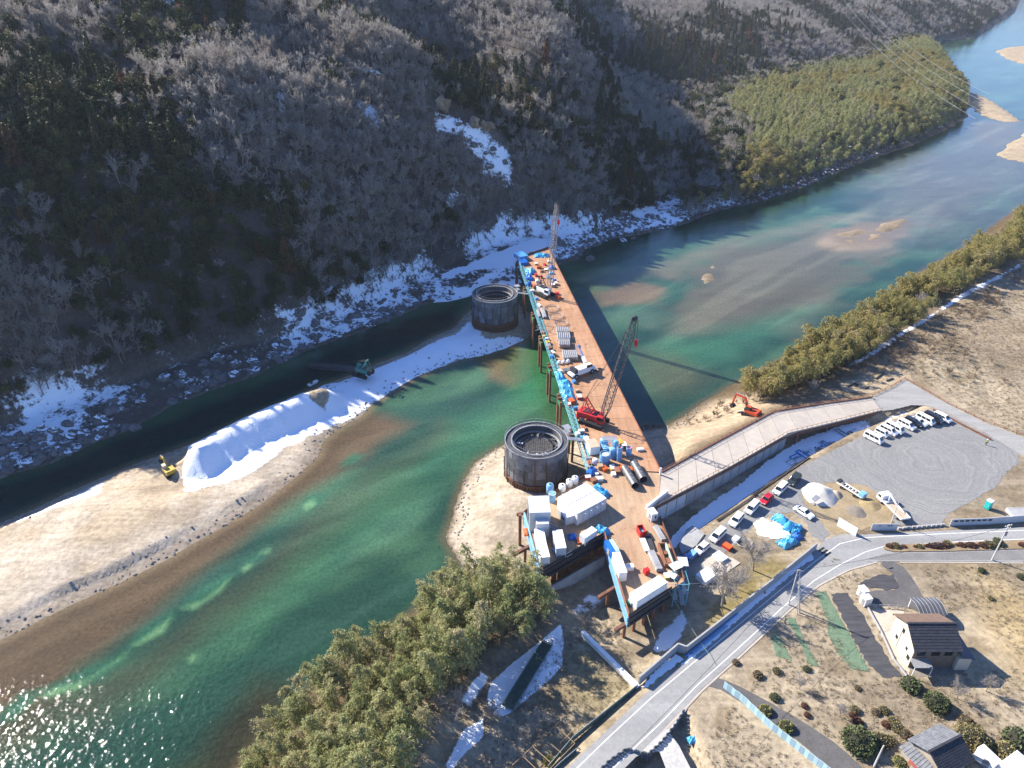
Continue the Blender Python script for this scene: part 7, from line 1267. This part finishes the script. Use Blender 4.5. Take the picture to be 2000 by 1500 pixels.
def shrubcol(name, a, b): return leafmat(name, [(0, a), (1, b)], .1, value=.6, sc=1.2)
SH = {'olive': shrubcol('olive_shrub', (.17, .145, .065), (.24, .20, .085)), 'red': shrubcol('russet_shrub', (.14, .05, .035), (.19, .075, .05)), 'green': shrubcol('green_shrub', (.07, .088, .035), (.10, .12, .05)), 'brown': shrubcol('brown_shrub', (.16, .11, .06), (.22, .16, .09)), 'lime': shrubcol('yellow_green_shrub', (.20, .20, .06), (.27, .25, .08))}
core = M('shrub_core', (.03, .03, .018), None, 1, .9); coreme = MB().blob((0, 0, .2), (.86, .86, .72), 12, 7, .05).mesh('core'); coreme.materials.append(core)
SM = {k: [shrubmesh(i*7+j, m) for j in range(2)] for i, (k, m) in enumerate(SH.items())}; SMb = {k: shrubmesh(i*9+3, SH[k], 1700, .13) for i, k in enumerate(('green', 'olive'))}
def shrub(px, py, r, k, label, sx=1.0, big=False):
    q = P(px, py, G); o = thing('shrub', label, 'shrub', (q.x, q.y, ground_z(q.x, q.y)), random.uniform(0, .3)); o.scale = (r*sx, r, r); link('foliage', SMb[k] if big else random.choice(SM[k]), None, o); link('core', coreme, None, o); return o
cn = {'olive': 'olive', 'red': 'russet', 'green': 'dark green', 'brown': 'brown', 'lime': 'yellow-green'}
for px, py, r, k, lb in ((1669, 1388, .85, 'olive', 'uppermost clipped olive shrub at the left of the garden group'), (1664, 1398, .6, 'red', 'low russet shrub just below the uppermost olive one'), (1675, 1412, .85, 'red', 'russet ball shrub above the big dense shrub'), (1710, 1392, .75, 'brown', 'brown ball shrub, left of the pair at the top of the garden group'), (1727, 1389, .85, 'olive', 'olive ball shrub, right of the pair at the top of the garden group'), (1743, 1409, .8, 'olive', 'olive ball shrub just above the round one in the group middle'), (1729, 1416, .7, 'red', 'russet ball shrub in the middle of the garden group'), (1750, 1422, 1.0, 'olive', 'larger olive ball shrub in the middle of the garden group'), (1767, 1436, 1.0, 'brown', 'brown ball shrub nearest the old tiled roof'), (1717, 1450, 1.5, 'olive', 'wide low olive shrub beside the big dense shrub'), (1736, 1448, 1.0, 'olive', 'olive ball shrub right of the wide low one'), (1886, 1412, 1.2, 'brown', 'loose brown shrub above the broad olive shrub'), (1778, 1342, 1.7, 'green', 'dark spiky shrub at the lower corner of the cream house'), (1571, 1380, .6, 'red', 'upper of two small russet shrubs left of the garden'), (1577, 1398, .6, 'red', 'lower of two small russet shrubs left of the garden'), (1675, 1345, .6, 'brown', 'small brown shrub below the black film'), (1437, 1295, .7, 'brown', 'small brown shrub near the kerb above the dark path'), (1480, 1320, .9, 'brown', 'twiggy brown shrub left of the small fruit trees'), (1517, 1312, .8, 'olive', 'olive shrub below the smallest green net'), (1575, 1308, .7, 'green', 'dark shrub below the middle green net'), (1513, 1364, .9, 'green', 'dark ragged shrub in the open garden'), (1496, 1390, 1.1, 'lime', 'upper yellow-green shrub between blue fence and path'), (1536, 1422, 1.2, 'lime', 'lower yellow-green shrub between blue fence and path'), (1917, 1116, .8, 'green', 'small dark shrub in the field right of the driveway'), (1993, 1128, .8, 'green', 'small dark shrub at the right edge of the field'), (1935, 1170, .6, 'olive', 'tiny olive shrub on the field path'), (1071, 1478, .9, 'lime', 'yellow-green bush inside the trellis'), (1760, 1493, 1.2, 'lime', 'yellow-green bush left of the red lean-to'), (1985, 1450, 2.2, 'green', 'tall green shrub at the right edge above the white roof'), (1962, 1470, 1.6, 'olive', 'olive shrub behind the broad white roof')): shrub(px, py, r, k, lb)
shrub(1829, 1378, 2.1, 'green', 'large round dark green clipped shrub in the middle of the garden', 1, True); shrub(1678, 1455, 2.7, 'green', 'big dense dark shrub in front of the bottom pole', 1, True); shrub(1896, 1446, 2.5, 'olive', 'broad olive shrub right of the old tiled roof', 1, True)
for i, (px, py, r, k, sx) in enumerate(((1738, 1068, .75, 'red', 1.3), (1749, 1068, .95, 'olive', 1), (1765, 1069, .6, 'red', 1), (1787, 1069, .5, 'red', 1), (1796, 1069, .75, 'olive', 1), (1831, 1068, .9, 'red', 3.2), (1849, 1064, 1.0, 'olive', 1), (1868, 1066, .5, 'red', 1), (1877, 1066, .8, 'red', 1), (1896, 1067, .9, 'red', 1.5), (1918, 1067, .9, 'red', 1), (1932, 1066, 1.1, 'olive', 1.4), (1948, 1062, 1.3, 'green', .8), (1996, 1066, .8, 'red', 1.1))):
    nm = ['first', 'second', 'third', 'fourth', 'fifth', 'sixth', 'seventh', 'eighth', 'ninth', 'tenth', 'eleventh', 'twelfth', 'thirteenth', 'fourteenth'][i]; o = shrub(px, py, r, k, '%s %s%s from the left end of the planted strip between the roads' % (nm, cn[k]+' ', 'hedge' if sx > 2 else 'shrub'), sx); o.rotation_euler = (0, 0, .02); o['group'] = 'shrubs on the planted strip'
# netted pond and trellis on the lower left field
c4 = [(1067, 1257), (1090, 1268), (990, 1383), (973, 1375)]; c, a, b, rz = rectpx(c4, 6.3); o = thing('netted_pond', 'long narrow pond under a dark net framed by snow', 'pond', (c.x, c.y, 6.5), rz); pdm = groundmat('pond_net', (.035, .075, .06), (.09, .10, .085), 1.2, 5)
MB().box((0, 0, .05), (a, b, .1)).build('water', pdm, o); fr = MB()
for s in (-1, 1): fr.beam((s*a/2, -b/2, .35), (s*a/2, b/2, .35), .1, .1).beam((-a/2, s*b/2, .35), (a/2, s*b/2, .35), .1, .1)
n = 12
for i in range(n+1):
    for s in (-1, 1): fr.beam((-a/2, -b/2+b*i/n, 0) if s < 0 else (a/2, -b/2+b*i/n, 0), (s*a/2, -b/2+b*i/n, .5), .07, .07)
fr.build('frame', M('pond_frame_green', (.10, .20, .16), None, 1, .6), o)
o = thing('trellis', 'thin wooden trellis frame on the grass beside the green fence', 'trellis', P(1120, 1430, 6.6)); f = MB(); q = lambda a, b, z=6.6: P(a, b, z)-o.location
for a, b in (((1094, 1418), (1000, 1505)), ((1085, 1428), (1122, 1462)), ((1060, 1450), (1095, 1480)), ((1040, 1468), (1075, 1500)), ((1020, 1486), (1050, 1515)), ((1122, 1462), (1070, 1515)), ((1130, 1425), (1094, 1460))): f.beam(q(*a)+Vector((0, 0, 1.4)), q(*b)+Vector((0, 0, 1.4)), .08, .08); f.beam(q(*a), q(*a)+Vector((0, 0, 1.4)), .09, .09); f.beam(q(*b), q(*b)+Vector((0, 0, 1.4)), .09, .09)
f.build('frame', wood, o)
tarp(1352, 1445, G-1, 1.6, 1.2, .5, .3, 'torn scrap of cyan sheet on dry grass beside the forecourt', tarpb, 61)
q = hit(352, 22); o = link('tarpaulin', MB().blob((0, 0, 1.5), (4, 2.5, 1.6), 9, 5, .3, 5).mesh('tarpaulin'), orange); o.location = q; tag(o, 'orange sheet on the hilltop works among the bare trees', 'tarp'); q = hit(322, 14); o = link('tarpaulin', MB().blob((0, 0, 1.5), (4, 3, 2), 9, 5, .3, 6).mesh('tarpaulin'), white); o.location = q; tag(o, 'white sheet on the hilltop works among the bare trees', 'tarp')
# ---------------------------------------------------------------- thin winter haze
hm = bpy.data.materials.new('haze'); hm.use_nodes = True; t = hm.node_tree; t.nodes.remove(t.nodes['Principled BSDF']); v = t.nodes.new('ShaderNodeVolumePrincipled'); v.inputs['Color'].default_value = (.80, .88, 1.0, 1); v.inputs['Density'].default_value = 6e-5; v.inputs['Anisotropy'].default_value = .2; t.links.new(v.outputs[0], t.nodes['Material Output'].inputs['Volume'])
hx = MB().box((0, 1640, 146), (11200, 3400, 300)).build('haze', hm); tag(hx, kind='stuff')
